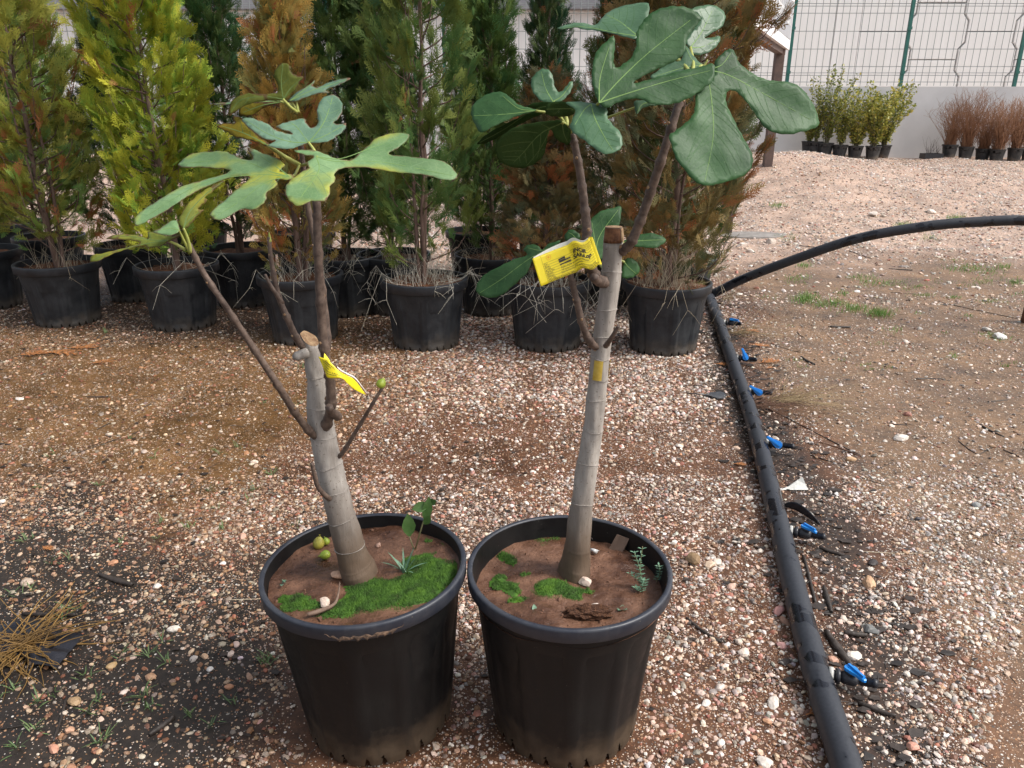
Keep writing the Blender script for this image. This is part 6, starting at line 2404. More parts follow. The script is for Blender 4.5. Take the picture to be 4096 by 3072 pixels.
CL = VW_((0, 1300), .936)
CM = VW_((2600, 700), 1.3824)
CB = VW_((2600, 1800), 1.304)
sticks = [(CL, [(195, 515), (360, 455), (535, 395)], 2.2, 0), (CL, [(612, 632), (690, 560), (772, 482)], 4.5, 1), (CL, [(365, 880), (420, 812), (515, 760)], 3, 0),
          (CL, [(325, 272), (405, 270)], 5, 0), (CL, [(498, 327), (570, 295)], 3.5, 0), (CL, [(0, 446), (38, 450)], 5, 0), (CL, [(365, 392), (412, 368)], 3.5, 0), (CL, [(200, 350), (290, 335)], 2, 0),
          (CL, [(225, 1240), (380, 1272), (480, 1310), (575, 1368)], 3.2, 0), (CL, [(200, 1562), (225, 1490), (250, 1400)], 9, 0), (CL, [(500, 1418), (420, 1430), (330, 1455)], 4.5, 0),
          (CL, [(640, 1155), (700, 1160)], 4, 0), (CL, [(715, 1295), (765, 1265), (825, 1215)], 2.2, 0), (CL, [(985, 1352), (1065, 1285)], 4, 0), (CL, [(615, 972), (722, 966)], 2.4, 0), (CL, [(430, 1405), (280, 1512), (200, 1620)], 2.2, 0), (CL, [(800, 1110), (815, 1060)], 3, 0), (CL, [(0, 1515), (140, 1490)], 3, 0), (CL, [(150, 700), (245, 690)], 3, 0), (CL, [(850, 1030), (975, 1026)], 2, 2),
          (CM, [(812, 865), (828, 885), (855, 902)], 3, 0), (CM, [(838, 1010), (875, 1035), (912, 1050)], 10, 0), (CM, [(1468, 1130), (1550, 1128), (1632, 1132)], 7, 0), (CM, [(1822, 1382), (1890, 1420), (1957, 1450)], 8, 0), (CM, [(1704, 1470), (1760, 1515), (1815, 1550)], 4, 0), (CM, [(1815, 1550), (1890, 1508)], 3.5, 0), (CM, [(1952, 1520), (2042, 1558)], 4.5, 0),
          (CM, [(572, 1258), (760, 1345), (960, 1450), (1165, 1552)], 5, 0), (CM, [(940, 1478), (1060, 1515), (1168, 1558)], 5.5, 1), (CM, [(888, 1550), (980, 1580), (1100, 1612)], 5, 0), (CM, [(1345, 1380), (1422, 1386)], 6, 0), (CM, [(1868, 1256), (1982, 1246)], 6, 0), (CM, [(1588, 700), (1790, 745), (2066, 802)], 3, 0), (CM, [(1265, 1530), (1425, 1562)], 4.5, 0), (CM, [(850, 1000), (930, 1012), (960, 1035)], 2.4, 0), (CM, [(1330, 650), (1470, 660)], 3, 0), (CM, [(1320, 520), (1450, 527)], 4, 0), (CM, [(820, 390), (950, 405)], 3, 0), (CM, [(1100, 420), (1230, 465)], 3, 0), (CM, [(680, 940), (800, 975), (960, 1010)], 3, 0),
          (CB, [(235, 222), (400, 322), (545, 350)], 3, 0), (CB, [(192, 880), (270, 945), (372, 1005)], 13, 0), (CB, [(800, 560), (832, 680), (862, 800)], 15, 0), (CB, [(1085, 137), (1180, 170), (1272, 195)], 3, 0), (CB, [(140, 1262), (232, 1322)], 4, 0), (CB, [(1128, 822), (1215, 790)], 5, 2), (CB, [(1248, 1222), (1305, 1282)], 4, 0), (CB, [(1838, 1140), (1912, 1222)], 4, 0), (CB, [(1680, 132), (1735, 157)], 5, 0), (CB, [(380, 990), (480, 1112)], 3.5, 0), (CB, [(610, 1158), (722, 1292)], 3.5, 0), (CB, [(1130, 125), (1330, 35)], 2.5, 0), (CB, [(1425, 735), (1535, 800)], 3, 0), (CB, [(1060, 1520), (1200, 1580)], 3, 0), (CB, [(1640, 1580), (1760, 1650)], 4, 0), (CB, [(1110, 530), (1290, 540), (1480, 538)], 1.6, 2), (CB, [(1580, 720), (1720, 700), (1850, 690)], 2.2, 1), (CB, [(0, 1340), (110, 1390)], 3, 0), (CB, [(660, 1600), (780, 1530)], 5, 1),
          (VW_((1000, 600), 1.106), [(688, 948), (760, 925), (850, 897)], 10, 1)]
for i, (cv, pts, r_, mt) in enumerate(sticks):
    P = [G(*cv(*q)) for q in pts]
    sc_ = {CL: .936, CM: 1.3824, CB: 1.304}.get(cv, 1.106)
    rr = [max(.0012, px_r(r_ / sc_, p) * .62) for p in P]
    P = [p + Vector((0, 0, a * .55)) for p, a in zip(P, rr)]
    O = P[0].copy()
    S = [Vector(q) for q in spline([np.array(p) for p in P], 5)]
    rj = [a * (1 + .25 * noise.noise(Vector((k * .9, i, 0)))) for k, a in enumerate(lerp_list(rr, 5))]
    S = [q + Vector((noise.noise(Vector((k, i, 5))), noise.noise(Vector((k, i, 9))), 0)) * rj[k] * .9 for k, q in enumerate(S)]
    o = MB().tube([q - O for q in S], rj, 7).build('stick', [m_stick, m_stick_b, m_straw][mt], None, O)
    pxx = 0.86 + (O.y - 1.35) * 0.135
    zone = 'on the dark mud beside the weed sprouts' if (O.x < -.45 and O.y < 2.4) else 'on the ochre mud before the conifer pots' if O.x < -.3 else 'on the gravel between fig pot and pipe' if O.x < pxx - .05 else 'close beside the irrigation pipe' if O.x < pxx + .3 else 'on the tan mud beyond the straw clump' if O.y > 2.6 else 'on the pale gravel beyond the blue valves'
    thick = 'thick dark wet stick lying ' if rr[0] > .0042 else 'long thin dark twig lying ' if (P[-1] - P[0]).length > .22 else 'short thin dark twig lying '
    tag(o, [thick + zone, 'reddish brown stick lying ' + zone, 'pale dry stalk lying flat ' + zone][mt], 'twig', ['dark twigs on the mud', 'reddish brown sticks', 'pale stalks on the gravel'][mt])

# bark flakes: curved slabs
for i, (cv, a, b, w, lab) in enumerate([(CL, (372, 938), (498, 978), .022, 'long dark bark slab beside the grey pebbles'), (CL, (85, 1088), (285, 1092), .014, 'dark curled bark strip above the dry orange grass'), (CL, (560, 1542), (655, 1472), .016, 'dull bark flake pressed into the near mud'), (CM, (995, 842), (1112, 845), .022, 'dark brown bark flake on the bare tan mud'), (CB, (905, 720), (945, 855), .020, 'curved bark piece beside the pipe'), (CB, (915, 950), (1050, 1135), .026, 'tapered dark bark strip behind the lowest valve'), (CB, (1080, 1325), (1280, 1400), .014, 'black leaf strip in front of the lowest valve'), (CB, (880, 515), (1010, 558), .016, 'dark dead leaf near the pipe and the orange scrap'), (CB, (1010, 958), (1130, 975), .018, 'ribbed dark dead leaf beside the slate pebble')]):
    A, B = G(*cv(*a)), G(*cv(*b))
    d = (B - A)
    s = Vector((-d.y, d.x, 0)).normalized()
    v = []
    nU, nV = 12, 4
    for u in range(nU + 1):
        t_ = u / nU
        ww = w * (.55 + .45 * math.sin(t_ * math.pi)) * (1 + .2 * noise.noise(Vector((u * .8, i, 1))))
        for k in range(nV + 1):
            q = k / nV - .5
            v.append(d * t_ + s * (q * ww) + Vector((0, 0, .0115 - (2 * q) ** 2 * .008 + .004 * noise.noise(Vector((u * .6, k, i))))))
    f = [(u * (nV + 1) + k, (u + 1) * (nV + 1) + k, (u + 1) * (nV + 1) + k + 1, u * (nV + 1) + k + 1) for u in range(nU) for k in range(nV)]
    o = MB().add(v, f).build('bark_flake', m_stick, None, A)
    so = o.modifiers.new('t', 'SOLIDIFY')
    so.thickness = .003
    tag(o, lab, 'bark')

# broken white shard, black scrap, sheet, dark leaf
A = G(*CB(748, 205))
v = [(-.058, -.012, .004), (-.02, .002, .010), (.02, .02, .028), (.038, .022, .040), (.044, .0, .020), (.052, -.012, .004), (0, -.016, .006)]
mb = MB().add(v + [(x, y + .006, z - .003) for x, y, z in v], [(0, 6, 5, 4, 3, 2, 1), (7, 8, 9, 10, 11, 12, 13)] + [(k, (k + 1) % 7, 7 + (k + 1) % 7, 7 + k) for k in range(7)])
m_shard = mat_noise('shard_white', (0.52, 0.52, 0.48), (0.66, 0.66, 0.62), 60, 0.7, bs=0.4)
tag(mb.build('plastic_shard', m_shard, None, A, smooth_=False), 'broken white curved shard beside the irrigation pipe', 'shard')
A, B = G(*CB(700, 300)), G(*CB(885, 400))
d = B - A
v, f = grid_sheet(lambda u, v_: d * u + Vector((.0, .03, 0)) * math.sin(u * math.pi) + Vector((0, .004 * v_, .003 + v_ * .030 * math.sin(.35 + u * 2.5))), 14, 4)
o = MB().add(v, f).build('plastic_scrap', m_blk, None, A)
o.modifiers.new('t', 'SOLIDIFY').thickness = .0025
tag(o, 'upright curved black plastic scrap behind a blue valve', 'plastic scrap')
A = G(*CM(365, 1225))
v = []
for k in range(18):
    w = 2 * math.pi * k / 18
    v.append((.05 * math.cos(w), .045 * math.sin(w) * (1 + .12 * math.sin(3 * w)), .010 + .004 * math.sin(2 * w)))
v.append((0, 0, .006))
m_dleaf = mat_noise('wet_dark_leaf', (0.035, 0.04, 0.05), (0.06, 0.065, 0.075), 30, 0.3, bs=0.2)
tag(MB().add(v, [(k, (k + 1) % 18, 18) for k in range(18)]).tube([(-.045, .0, .008), (-.10, .02, .008), (-.15, .035, .006)], [.003, .0025, .002], 6).build('dead_leaf', m_dleaf, None, A), 'round dark wet leaf with a long stalk left of the pipe', 'leaf')
A = G(*CL(180, 1205))
m_sheet = mat_noise('black_sheet', (0.012, 0.012, 0.016), (0.022, 0.022, 0.028), 20, 0.35, bs=0.3)
v, f = grid_sheet(lambda u, v_: Vector(((u - .70) * .27, (v_ - .5) * .13 + .03 * math.sin(u * 5), .012 + .018 * abs(noise.noise(Vector((u * 4, v_ * 4, 2)))))), 24, 12)
o = MB().add(v, f).build('plastic_sheet', m_sheet, None, A)
tag(o, 'crumpled black plastic sheet under the orange dry grass', 'plastic sheet')


def dry_clump(A, n, L, azc, azs, mat, label, seed, el=(4, 34), r=.0014, group=None):
    rs = np.random.default_rng(seed)
    mb = MB()
    for k in range(n):
        strand(mb, (rs.normal(0, .03), rs.normal(0, .02), .012), azc + rs.normal(0, azs), L * rs.uniform(.4, 1.2), rs.uniform(.2, .9), r, .10, rs, el=R(rs.uniform(*el)))
    tag(mb.build('dry_grass', mat, None, A), label, 'dry grass', group)


m_orange = mat_noise('orange_dry_grass', (0.12, 0.065, 0.018), (0.30, 0.17, 0.045), 9, 0.7, bs=0)
m_straw_d = mat_noise('old_straw', (0.22, 0.15, 0.07), (0.40, 0.30, 0.17), 6, 0.8, bs=0)
dry_clump(G(*CL(95, 1215)), 80, .20, R(-20), 2.4, m_orange, 'orange dry grass clump over the black plastic sheet', 91, r=.0026)
dry_clump(G(*CL(20, 1230)), 40, .22, R(10), 1.6, m_orange, 'second orange dry grass clump beside the black plastic sheet', 92, r=.0026)
dry_clump(G(*CM(720, 1255)), 85, .36, R(5), .6, m_straw_d, 'straw coloured grass clump lying right of the pipe', 93)
dry_clump(G(*CM(560, 1290)), 40, .40, R(-20), .5, m_stick_b, 'brown dead stalks lying beside the straw clump', 94)
dry_clump(G(*CM(470, 880)), 34, .40, R(-10), .7, m_straw_d, 'thin pale grass stalks by the pipe near the conifer pot', 95)
dry_clump(G(*CM(420, 700)), 26, .40, R(15), .8, m_straw_d, 'wispy pale stalks beside the last conifer pot', 96, el=(15, 70))
m_rusty = mat_noise('rust_conifer_sprig', (0.28, 0.10, 0.03), (0.42, 0.17, 0.05), 30, 0.8, bs=0)
rs = np.random.default_rng(77)
for (cv, x, y, L) in [(CM, 600, 1045, .15), (CM, 545, 942, .12), (CM, 350, 1050, .10), (CM, 455, 1605, .06), (CB, 810, 1395, .075), (CL, 165, 105, .22), (CL, 60, 118, .18), (CL, 250, 90, .18), (CL, 160, 835, .05), (CL, 60, 745, .06), (CM, 640, 1078, .06), (CM, 500, 860, .12), (CL, 330, 150, .14)]:
    A = G(*cv(x, y))
    a = rs.uniform(-.6, .6)
    c, s = math.cos(a), math.sin(a)
    T = FT[rs.integers(0, 5)].reshape(-1, 2)
    v = [(L * (q[0] * c - q[1] * s), L * (q[0] * s + q[1] * c), .008 + .06 * L * abs(q[1]) + .02 * L * math.sin(q[0] * 4)) for q in T]
    mb = MB().add(v, [(3 * k, 3 * k + 1, 3 * k + 2) for k in range(len(T) // 3)])
    tag(mb.build('dead_sprig', m_rusty, None, A), 'rust orange fallen conifer sprig on the ground', 'sprig', 'fallen rusty sprigs')

# snail shells
m_snail = mat_noise('snail_shell', (0.30, 0.22, 0.16), (0.55, 0.45, 0.36), 60, 0.45, bs=0.2)
for i, (x, y, lab) in enumerate([(102, 975, 'brown banded snail shell on the dark mud'), (266, 608, 'pale snail shell half sunk in the reddish mud')]):
    A = G(*CL(x, y))
    pts, rr = [], []
    for k in range(44):
        a = k / 43 * 2 * math.pi * 2.4
        q = .012 * (1 - k / 50)
        pts.append((q * math.cos(a), q * math.sin(a), .009 + .010 * k / 43))
        rr.append(.0085 * (1 - k / 52))
    o = MB().tube(pts, rr, 10).build('snail_shell', m_snail, None, A)
    o.rotation_euler = (R(15), R(10), i * 2)
    tag(o, lab, 'snail shell')

# rusty post at the far side of the yard and the flat stones behind the row
A = G(4103, 1290)
tag(MB().tube([Vector((.0, 0, -.05)), Vector((.005, 0, .25)), Vector((.0, 0, .62))], [.034, .031, .028], 12).build('wooden_post', m_stick_b, None, A), 'thin reddish brown post standing in the mud', 'post')
m_slab = mat_noise('flat_grey_slab', (0.17, 0.155, 0.14), (0.28, 0.26, 0.24), 8, 0.85, bs=0.4)
A = G(*CM(560, 335))
v = []
for k in range(16):
    w = 2 * math.pi * k / 16
    q = 1 + .18 * noise.noise(Vector((math.cos(w) * 2, math.sin(w) * 2, 3)))
    v.append((.40 * q * math.cos(w), .22 * q * math.sin(w), 0))
mb = MB().add([(x, y, -.03) for x, y, z in v] + [(x * .97, y * .97, .014) for x, y, z in v], [tuple(range(16, 32))] + [(k, (k + 1) % 16, 16 + (k + 1) % 16, 16 + k) for k in range(16)])
tag(mb.build('stone_slab', m_slab, None, A, smooth_=False), 'flat grey stone slab on the ground behind the last conifer', 'slab')

# ================================================================== GRASS AND WEEDS
m_grass = mat_noise('young_grass', (0.085, 0.19, 0.03), (0.17, 0.30, 0.06), 14, 0.55, bs=0)
add_translucent(m_grass, (0.16, 0.30, 0.06), 0.25)
rs = np.random.default_rng(9)
patches = [(CM, 860, 690, 75, 22, 260, .055), (CM, 1020, 715, 60, 16, 120, .05), (CM, 1130, 745, 70, 20, 160, .05), (CM, 1270, 772, 75, 20, 260, .055), (CM, 855, 505, 40, 12, 110, .04), (CM, 712, 172, 50, 14, 160, .07), (CM, 1410, 280, 55, 12, 150, .06), (CM, 1690, 245, 60, 12, 170, .07), (CM, 1780, 520, 150, 22, 300, .035), (CM, 1250, 600, 90, 20, 150, .035), (CM, 1180, 575, 70, 20, 110, .035), (CM, 820, 580, 70, 24, 130, .035), (CM, 1960, 510, 40, 14, 90, .045), (CM, 1930, 905, 60, 16, 90, .025), (CM, 760, 350, 60, 20, 120, .035), (CM, 1550, 350, 60, 18, 90, .035), (CM, 1870, 880, 50, 12, 50, .02), (CM, 1340, 860, 60, 20, 40, .03), (CM, 1690, 1005, 50, 14, 40, .025), (CM, 940, 720, 60, 20, 100, .04), (CM, 1860, 590, 100, 20, 100, .03), (CM, 2030, 600, 40, 20, 80, .05)] + [(CM, rs.uniform(650, 2060), rs.uniform(470, 720), rs.uniform(30, 90), rs.uniform(6, 16), int(rs.uniform(20, 70)), rs.uniform(.018, .032)) for _ in range(22)] + [(CM, rs.uniform(700, 2060), rs.uniform(720, 1100), rs.uniform(20, 60), rs.uniform(5, 12), int(rs.uniform(8, 25)), rs.uniform(.015, .028)) for _ in range(14)]
mb = MB()
for (cv, x, y, sx, sy, n, L) in patches:
    for k in range(n):
        p = G(*cv(x + rs.normal(0, sx * .55), y + rs.normal(0, sy * .55)))
        a, e = rs.uniform(0, 6.283), R(rs.uniform(50, 88))
        d = np.array([math.cos(a) * math.cos(e), math.sin(a) * math.cos(e), math.sin(e)])
        l_ = L * rs.uniform(.5, 1.2)
        sdv = np.array([-math.sin(a), math.cos(a), 0]) * .0016
        b = np.array(p) - [0, 0, .003]
        mid = b + d * l_ * .6
        tip = b + d * l_ + np.array([d[0], d[1], -.2]) * l_ * .25
        mb.add([b - sdv, b + sdv, mid + sdv * .8, mid - sdv * .8, tip], [(0, 1, 2, 3), (3, 2, 4)])
g_ = mb.build('grass', m_grass)
tag(g_, 'short young green grass sprouting in the muddy yard', 'grass', kind='stuff')
mb = MB()
weeds = [(CL, 370, 605, 8), (CL, 580, 500, 6), (CL, 460, 815, 7), (CL, 95, 810, 9), (CL, 830, 770, 6), (CL, 590, 800, 6), (CL, 185, 890, 5), (CL, 260, 880, 4), (CL, 105, 1000, 6), (CL, 240, 1060, 6), (CL, 310, 1060, 6), (CL, 560, 1240, 10), (CL, 625, 1260, 8), (CL, 320, 1320, 7), (CL, 365, 1410, 6), (CL, 325, 1450, 6), (CL, 540, 1390, 8), (CL, 120, 1520, 9), (CL, 60, 1590, 9), (CL, 380, 1560, 8), (CL, 200, 1390, 5), (CL, 35, 1370, 8), (CL, 700, 1465, 6), (CL, 130, 1410, 6), (CL, 790, 1500, 5), (CL, 870, 1420, 5), (CL, 990, 1270, 10), (CL, 1010, 1250, 7), (CL, 820, 480, 8), (CL, 900, 460, 8), (CL, 950, 620, 8), (CL, 930, 660, 7), (CL, 1020, 560, 7), (CL, 820, 690, 6), (CL, 710, 760, 6), (CL, 600, 740, 5), (CL, 150, 610, 6), (CL, 1110, 750, 4), (CL, 780, 620, 5), (CL, 480, 430, 5), (CL, 190, 490, 6), (CL, 30, 1020, 6), (CL, 450, 1240, 5), (CL, 620, 1190, 5), (CL, 1120, 293, 9), (CL, 1040, 215, 8), (CL, 990, 295, 5), (CL, 1135, 160, 6), (CL, 905, 95, 10), (CL, 395, 30, 12), (CL, 240, 1100, 6), (CL, 560, 1430, 7)]
for (cv, x, y, n) in weeds:
    p = G(*cv(x, y))
    for k in range(n + 3):
        a, e = rs.uniform(0, 6.283), R(rs.uniform(25, 80))
        d = Vector((math.cos(a) * math.cos(e), math.sin(a) * math.cos(e), math.sin(e)))
        blade(mb, p + Vector((rs.normal(0, .006), rs.normal(0, .006), -.002)), d, rs.uniform(.018, .048), rs.uniform(.002, .0042), bend=rs.uniform(.1, .5))
m_weed2 = mat_noise('mud_weed', (0.060, 0.105, 0.035), (0.12, 0.18, 0.06), 14, 0.6, bs=0)
tag(mb.build('weed_sprouts', m_weed2), 'scattered green weed sprouts in the dark mud', 'weeds', kind='stuff')

# crumbs on the pot soil and dark plant debris on the ground
m_crumb = mat_noise('soil_crumb', (0.07, 0.03, 0.016), (0.20, 0.10, 0.06), 200, 0.8, bs=0)
for po, sz, n_, sdd in ((pot_l, SOIL_L, 420, 1), (pot_r, SOIL_R, 620, 2)):
    rs2 = np.random.default_rng(sdd)
    mb = MB()
    for k in range(n_):
        a_, q = rs2.uniform(0, 6.283), math.sqrt(rs2.uniform(0, 1)) * .198
        r_ = .0010 * math.exp(rs2.normal(.15, .55))
        c = np.array([q * math.cos(a_), q * math.sin(a_), sz + noise.noise(Vector((q * math.cos(a_) * 9, q * math.sin(a_) * 9, 3 if sdd == 1 else 8))) * (.010 if sdd == 1 else .012) + r_ * .3])
        D = rs2.normal(0, 1, (6, 3)) * .25 + np.array([(1, 0, 0), (-1, 0, 0), (0, 1, 0), (0, -1, 0), (0, 0, .8), (0, 0, -.8)])
        mb.add([tuple(c + d_ * r_) for d_ in D], [(0, 2, 4), (2, 1, 4), (1, 3, 4), (3, 0, 4), (2, 0, 5), (1, 2, 5), (3, 1, 5), (0, 3, 5)])
    tag(mb.build('soil_crumbs', m_crumb, po, smooth_=False), kind='stuff')
rs2 = np.random.default_rng(31)
mb = MB()
m_debris = mat_noise('dark_debris', (0.010, 0.008, 0.007), (0.045, 0.030, 0.022), 9, 0.6, bs=.3)
cnt = 0
while cnt < 3600:
    y = math.sqrt(rs2.uniform(1.0, 5.6 ** 2))
    x = rs2.uniform(-.75, .75) * y
    pxx = 0.86 + (y - 1.35) * 0.135
    w_ = .10 + 1.2 * math.exp(-((x - pxx - .04) / .16) ** 2) + .35 * (x < -.3) * (y < 2.8) + .3 * (y > 4.3) * (x < 1.1) + .22 * (abs(x - .1) < .5) * (2.0 < y < 3.0)
    if rs2.uniform() > w_ or any((x - q.x) ** 2 + (y - q.y) ** 2 < .20 ** 2 for q in (POT_L, POT_R)):
        continue
    cnt += 1
    z = float(gz(x, y)) + .003
    a_ = rs2.uniform(0, 6.283)
    if rs2.uniform() < .45:
        L = rs2.uniform(.012, .07)
        d_ = np.array([math.cos(a_), math.sin(a_), rs2.uniform(-.05, .15)])
        b_ = np.array([x, y, z])
        kk = b_ + d_ * L * .5 + np.array([-d_[1], d_[0], 0]) * L * rs2.uniform(-.12, .12)
        mb.tube([tuple(b_), tuple(kk), tuple(b_ + d_ * L)], [.0014, .0011, .0006], 3, False)
    else:
        s_ = rs2.uniform(.003, .011) * (1.7 if abs(x - pxx) < .25 else 1.0)
        v4 = []
        for q in range(5):
            an = a_ + q * 1.2566
            r_ = s_ * rs2.uniform(.5, 1.1)
            v4.append((x + 1.5 * r_ * math.cos(an), y + r_ * math.sin(an), z + rs2.uniform(0, .005)))
        mb.add(v4, [(0, 1, 2, 3, 4)])
tag(mb.build('plant_debris', m_debris, smooth_=False), 'dark rotting plant bits strewn on the mud', 'debris', kind='stuff')

# ================================================================== GRAVEL
PAL = np.array([(.66, .60, .54), (.72, .69, .65), (.60, .47, .39), (.55, .40, .31), (.50, .33, .22), (.46, .27, .16), (.40, .17, .12), (.30, .15, .10), (.62, .50, .40), (.34, .30, .28), (.70, .64, .58), (.52, .30, .25)])


def palette(n, x, y, rs):
    """paler chips to the right and far, ochre pieces to the left"""
    pr_l = np.array([.09, .06, .12, .15, .12, .10, .06, .13, .08, .07, .01, .01])
    pr_m = np.array([.13, .11, .16, .15, .09, .06, .06, .06, .10, .04, .05, .06])
    pr_r = np.array([.22, .18, .14, .09, .05, .03, .02, .02, .12, .03, .08, .02])
    xj, yj = x + rs.normal(0, .28, n) + .2 * np.sin(3 * y), y + rs.normal(0, .4, n)
    k = np.where(xj < -.55, 0, np.where(xj < .75, 1, 2))
    k = np.where(yj > 5.5, 2, k)
    out = np.zeros((n, 3))
    for kk, prb in enumerate((pr_l, pr_m, pr_r)):
        m_ = k == kk
        out[m_] = PAL[rs.choice(12, m_.sum(), p=prb / prb.sum())]
    lf_ = (k == 0)
    dk = np.where(lf_, .80, 1.0)[:, None]
    dk = dk * np.where(lf_[:, None], np.array([1.0, .93, .80]), 1.0)
    return np.clip(out * dk * rs.uniform(.32, 1.22, (n, 1)) * rs.normal(1, .03, (n, 3)), 0, .8)


POTXY = [(POT_L, .19), (POT_R, .19)] + [(p, .20) for p in POTPOS.values()]


def scatter(n, y0, y1, kl, kr, rmin, rmax, pw, rs, share_pow=1.0):
    y = np.sqrt(rs.uniform(y0 ** 2, y1 ** 2, n))
    x = rs.uniform(0, 1, n) * (kl + kr) * y - kl * y
    keep = rs.uniform(0, 1, n) < gravel_share(x, y) ** share_pow
    for p, r_ in POTXY:
        keep &= (x - p.x) ** 2 + (y - p.y) ** 2 > r_ ** 2
    x, y = x[keep], y[keep]
    r_ = rmin * (rmax / rmin) ** (rs.uniform(0, 1, len(x)) ** pw)
    return x, y, r_


rs = np.random.default_rng(2024)
bands = [scatter(190000, .95, 2.7, .80, .80, .0013, .0105, 3.0, rs), scatter(165000, 2.7, 5.8, .76, .76, .0019, .0125, 2.9, rs),
         scatter(15000, 3.2, 5.2, .32, .30, .006, .0150, 1.5, rs, 2.4), scatter(90000, 5.4, 17.9, .30, .74, .007, .026, 2.4, rs)]
X, Y, RR = (np.concatenate([b[i] for b in bands]) for i in range(3))
n = len(X)
Zg = gz(X, Y)
co = np.stack([X, Y, Zg + RR * .10], 1)
me = bpy.data.meshes.new('gravel')
me.vertices.add(n)
me.vertices.foreach_set('co', co.ravel())
a = me.attributes.new('rot', 'FLOAT_VECTOR', 'POINT')
a.data.foreach_set('vector', np.stack([rs.normal(0, .3, n), rs.normal(0, .3, n), rs.uniform(0, 6.283, n)], 1).ravel())
a = me.attributes.new('scl', 'FLOAT_VECTOR', 'POINT')
a.data.foreach_set('vector', (RR[:, None] * rs.uniform(.7, 1.25, (n, 3))).ravel())
a = me.attributes.new('tint', 'FLOAT_COLOR', 'POINT')
cc_ = np.ones((n, 4))
cc_[:, :3] = palette(n, X, Y, rs)
a.data.foreach_set('color', cc_.ravel())
me.update()
gcol = bpy.data.collections.new('gravel_pieces')
for k in range(6):
    sm = stone_mesh(400 + k, 1 if k else 2, flat=.58, ang=.42)
    sm.materials.append(m_stone_i)
    gcol.objects.link(bpy.data.objects.new('gravel_piece', sm))
gr = link('gravel', me)
tag(gr, 'mixed pink white and brown gravel strewn over the muddy yard', 'gravel', kind='stuff')
ng = bpy.data.node_groups.new('strew', 'GeometryNodeTree')
ng.interface.new_socket('Geometry', in_out='INPUT', socket_type='NodeSocketGeometry')
ng.interface.new_socket('Geometry', in_out='OUTPUT', socket_type='NodeSocketGeometry')
gi, go = ng.nodes.new('NodeGroupInput'), ng.nodes.new('NodeGroupOutput')
iop = ng.nodes.new('GeometryNodeInstanceOnPoints')
ci = ng.nodes.new('GeometryNodeCollectionInfo')
ci.inputs['Collection'].default_value = gcol
ci.inputs['Separate Children'].default_value = True
ci.inputs['Reset Children'].default_value = True
na = ng.nodes.new('GeometryNodeInputNamedAttribute')
na.data_type = 'FLOAT_VECTOR'
na.inputs['Name'].default_value = 'rot'
nb = ng.nodes.new('GeometryNodeInputNamedAttribute')
nb.data_type = 'FLOAT_VECTOR'
nb.inputs['Name'].default_value = 'scl'
iop.inputs['Pick Instance'].default_value = True
ng.links.new(gi.outputs[0], iop.inputs['Points'])
ng.links.new(ci.outputs[0], iop.inputs['Instance'])
ng.links.new(na.outputs[0], iop.inputs['Rotation'])
ng.links.new(nb.outputs[0], iop.inputs['Scale'])
ng.links.new(iop.outputs[0], go.inputs[0])
md = gr.modifiers.new('strew', 'NODES')
md.node_group = ng

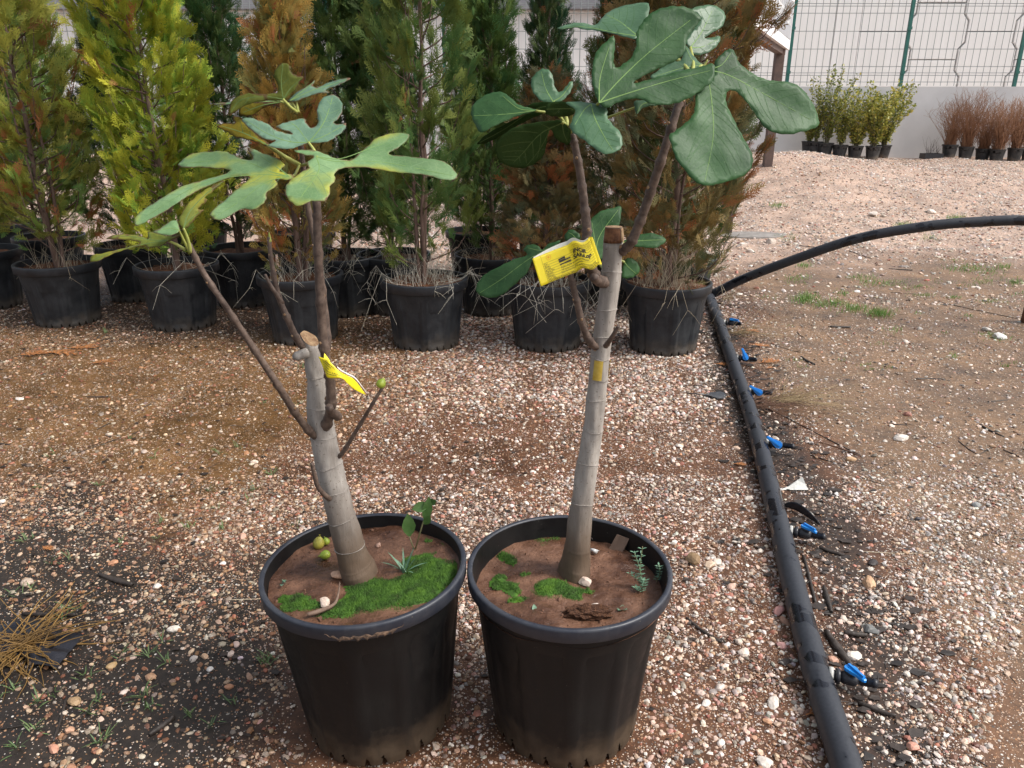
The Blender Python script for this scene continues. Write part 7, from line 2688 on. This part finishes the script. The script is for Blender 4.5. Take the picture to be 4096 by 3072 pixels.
# the larger stones that can be told apart, each a piece of the ground
known = [(CB, 1140, 680, 50, (.50, .33, .20)), (CB, 222, 548, 55, (.26, .18, .10)), (CB, 645, 1310, 40, (.70, .66, .60)), (CB, 600, 1612, 48, (.70, .66, .60)), (CB, 1150, 922, 42, (.16, .17, .17)), (CB, 672, 830, 36, (.45, .24, .22)), (CB, 515, 247, 25, (.68, .62, .55)), (CB, 572, 520, 24, (.68, .62, .55)), (CB, 490, 1048, 32, (.68, .60, .52)), (CB, 460, 990, 28, (.66, .58, .50)), (CB, 425, 705, 27, (.60, .42, .34)), (CB, 690, 1010, 30, (.52, .30, .28)), (CB, 1065, 1060, 38, (.72, .68, .62)), (CB, 955, 1085, 34, (.50, .30, .22)), (CB, 1010, 870, 26, (.66, .58, .50)), (CB, 1365, 1532, 38, (.60, .32, .24)), (CB, 362, 1230, 28, (.70, .64, .58)), (CB, 290, 1310, 30, (.70, .66, .62)), (CB, 260, 1255, 28, (.62, .50, .44)), (CB, 310, 590, 30, (.60, .48, .36)), (CB, 350, 575, 30, (.66, .58, .50)), (CB, 1395, 352, 22, (.06, .06, .07)), (CB, 1700, 278, 26, (.30, .32, .32)), (CB, 705, 885, 32, (.34, .20, .14)), (CB, 1160, 575, 34, (.035, .03, .03)), (CB, 905, 570, 18, (.62, .50, .42)), (CB, 370, 1520, 22, (.72, .68, .64)), (CB, 130, 930, 24, (.52, .42, .38)), (CB, 1340, 1160, 26, (.70, .65, .58)), (CB, 1150, 1165, 24, (.66, .56, .46)),
         (CM, 1385, 1440, 42, (.70, .67, .62)), (CM, 1110, 1563, 26, (.50, .34, .20)), (CM, 1425, 1315, 26, (.36, .18, .14)), (CM, 1235, 208, 38, (.66, .60, .54)), (CM, 1555, 195, 36, (.66, .60, .54)), (CM, 1120, 38, 40, (.52, .36, .30)), (CM, 665, 360, 34, (.50, .44, .38)), (CM, 508, 378, 26, (.66, .60, .54)), (CM, 555, 415, 24, (.66, .60, .54)), (CM, 535, 85, 22, (.32, .31, .30)), (CM, 600, 128, 24, (.66, .58, .52)), (CM, 1290, 222, 20, (.44, .38, .32)), (CM, 695, 1450, 20, (.68, .62, .55)), (CM, 160, 1490, 22, (.68, .62, .56)), (CM, 700, 1362, 16, (.70, .66, .60)), (CM, 475, 1505, 22, (.58, .44, .34)), (CM, 1490, 845, 18, (.64, .62, .58)), (CM, 1415, 915, 20, (.66, .60, .54)), (CM, 1860, 845, 30, (.60, .58, .54)), (CM, 1930, 882, 40, (.68, .70, .70)),
         (CL, 590, 972, 18, (.72, .70, .66)), (CL, 653, 1130, 23, (.70, .67, .60)), (CL, 497, 1238, 17, (.64, .50, .42)), (CL, 785, 1283, 18, (.70, .68, .64)), (CL, 865, 1225, 17, (.66, .54, .46)), (CL, 858, 1348, 18, (.46, .24, .14)), (CL, 463, 1370, 16, (.66, .56, .50)), (CL, 283, 1400, 27, (.36, .25, .14)), (CL, 260, 1510, 20, (.58, .36, .24)), (CL, 200, 1578, 26, (.50, .26, .18)), (CL, 908, 785, 20, (.52, .32, .24)), (CL, 423, 885, 17, (.46, .24, .14)), (CL, 410, 405, 14, (.62, .52, .42)), (CL, 75, 272, 14, (.66, .62, .58)), (CL, 540, 470, 14, (.50, .42, .36)), (CL, 1045, 775, 13, (.70, .68, .64)), (CL, 835, 888, 14, (.72, .70, .66)), (CL, 950, 510, 16, (.68, .58, .48)), (CL, 8, 655, 16, (.72, .68, .62)), (CL, 565, 1310, 26, (.42, .26, .16)), (CL, 420, 1268, 20, (.46, .32, .16)), (CL, 725, 1243, 18, (.48, .44, .40)), (CL, 265, 1650, 26, (.40, .22, .14)), (CL, 375, 645, 15, (.54, .36, .28)), (CL, 765, 1235, 16, (.50, .34, .22)), (CL, 885, 1190, 15, (.60, .46, .40))]
k = 0
for (cv, x, y, rp, col) in known:
    sc_ = {CL: .936, CM: 1.3824, CB: 1.304}[cv]
    p = G(*cv(x, y + rp * .5))
    put_stone('pebble', p, px_r(rp / sc_, p), col, 900 + k, ground, .38)
    k += 1
rs = np.random.default_rng(55)
while k < 296:
    y = math.sqrt(rs.uniform(1.1 ** 2, 4.6 ** 2))
    x = rs.uniform(-.7, .72) * y
    if rs.uniform() > float(gravel_share(x, y)) or any((x - p.x) ** 2 + (y - p.y) ** 2 < (r_ + .06) ** 2 for p, r_ in POTXY):
        continue
    col = palette(1, np.array([x]), np.array([y]), rs)[0]
    put_stone('pebble', (x, y, float(gz(x, y))), rs.uniform(.0055, .0105) * (1 if y < 2.6 else 1.3), col, 900 + k, ground, .34)
    k += 1
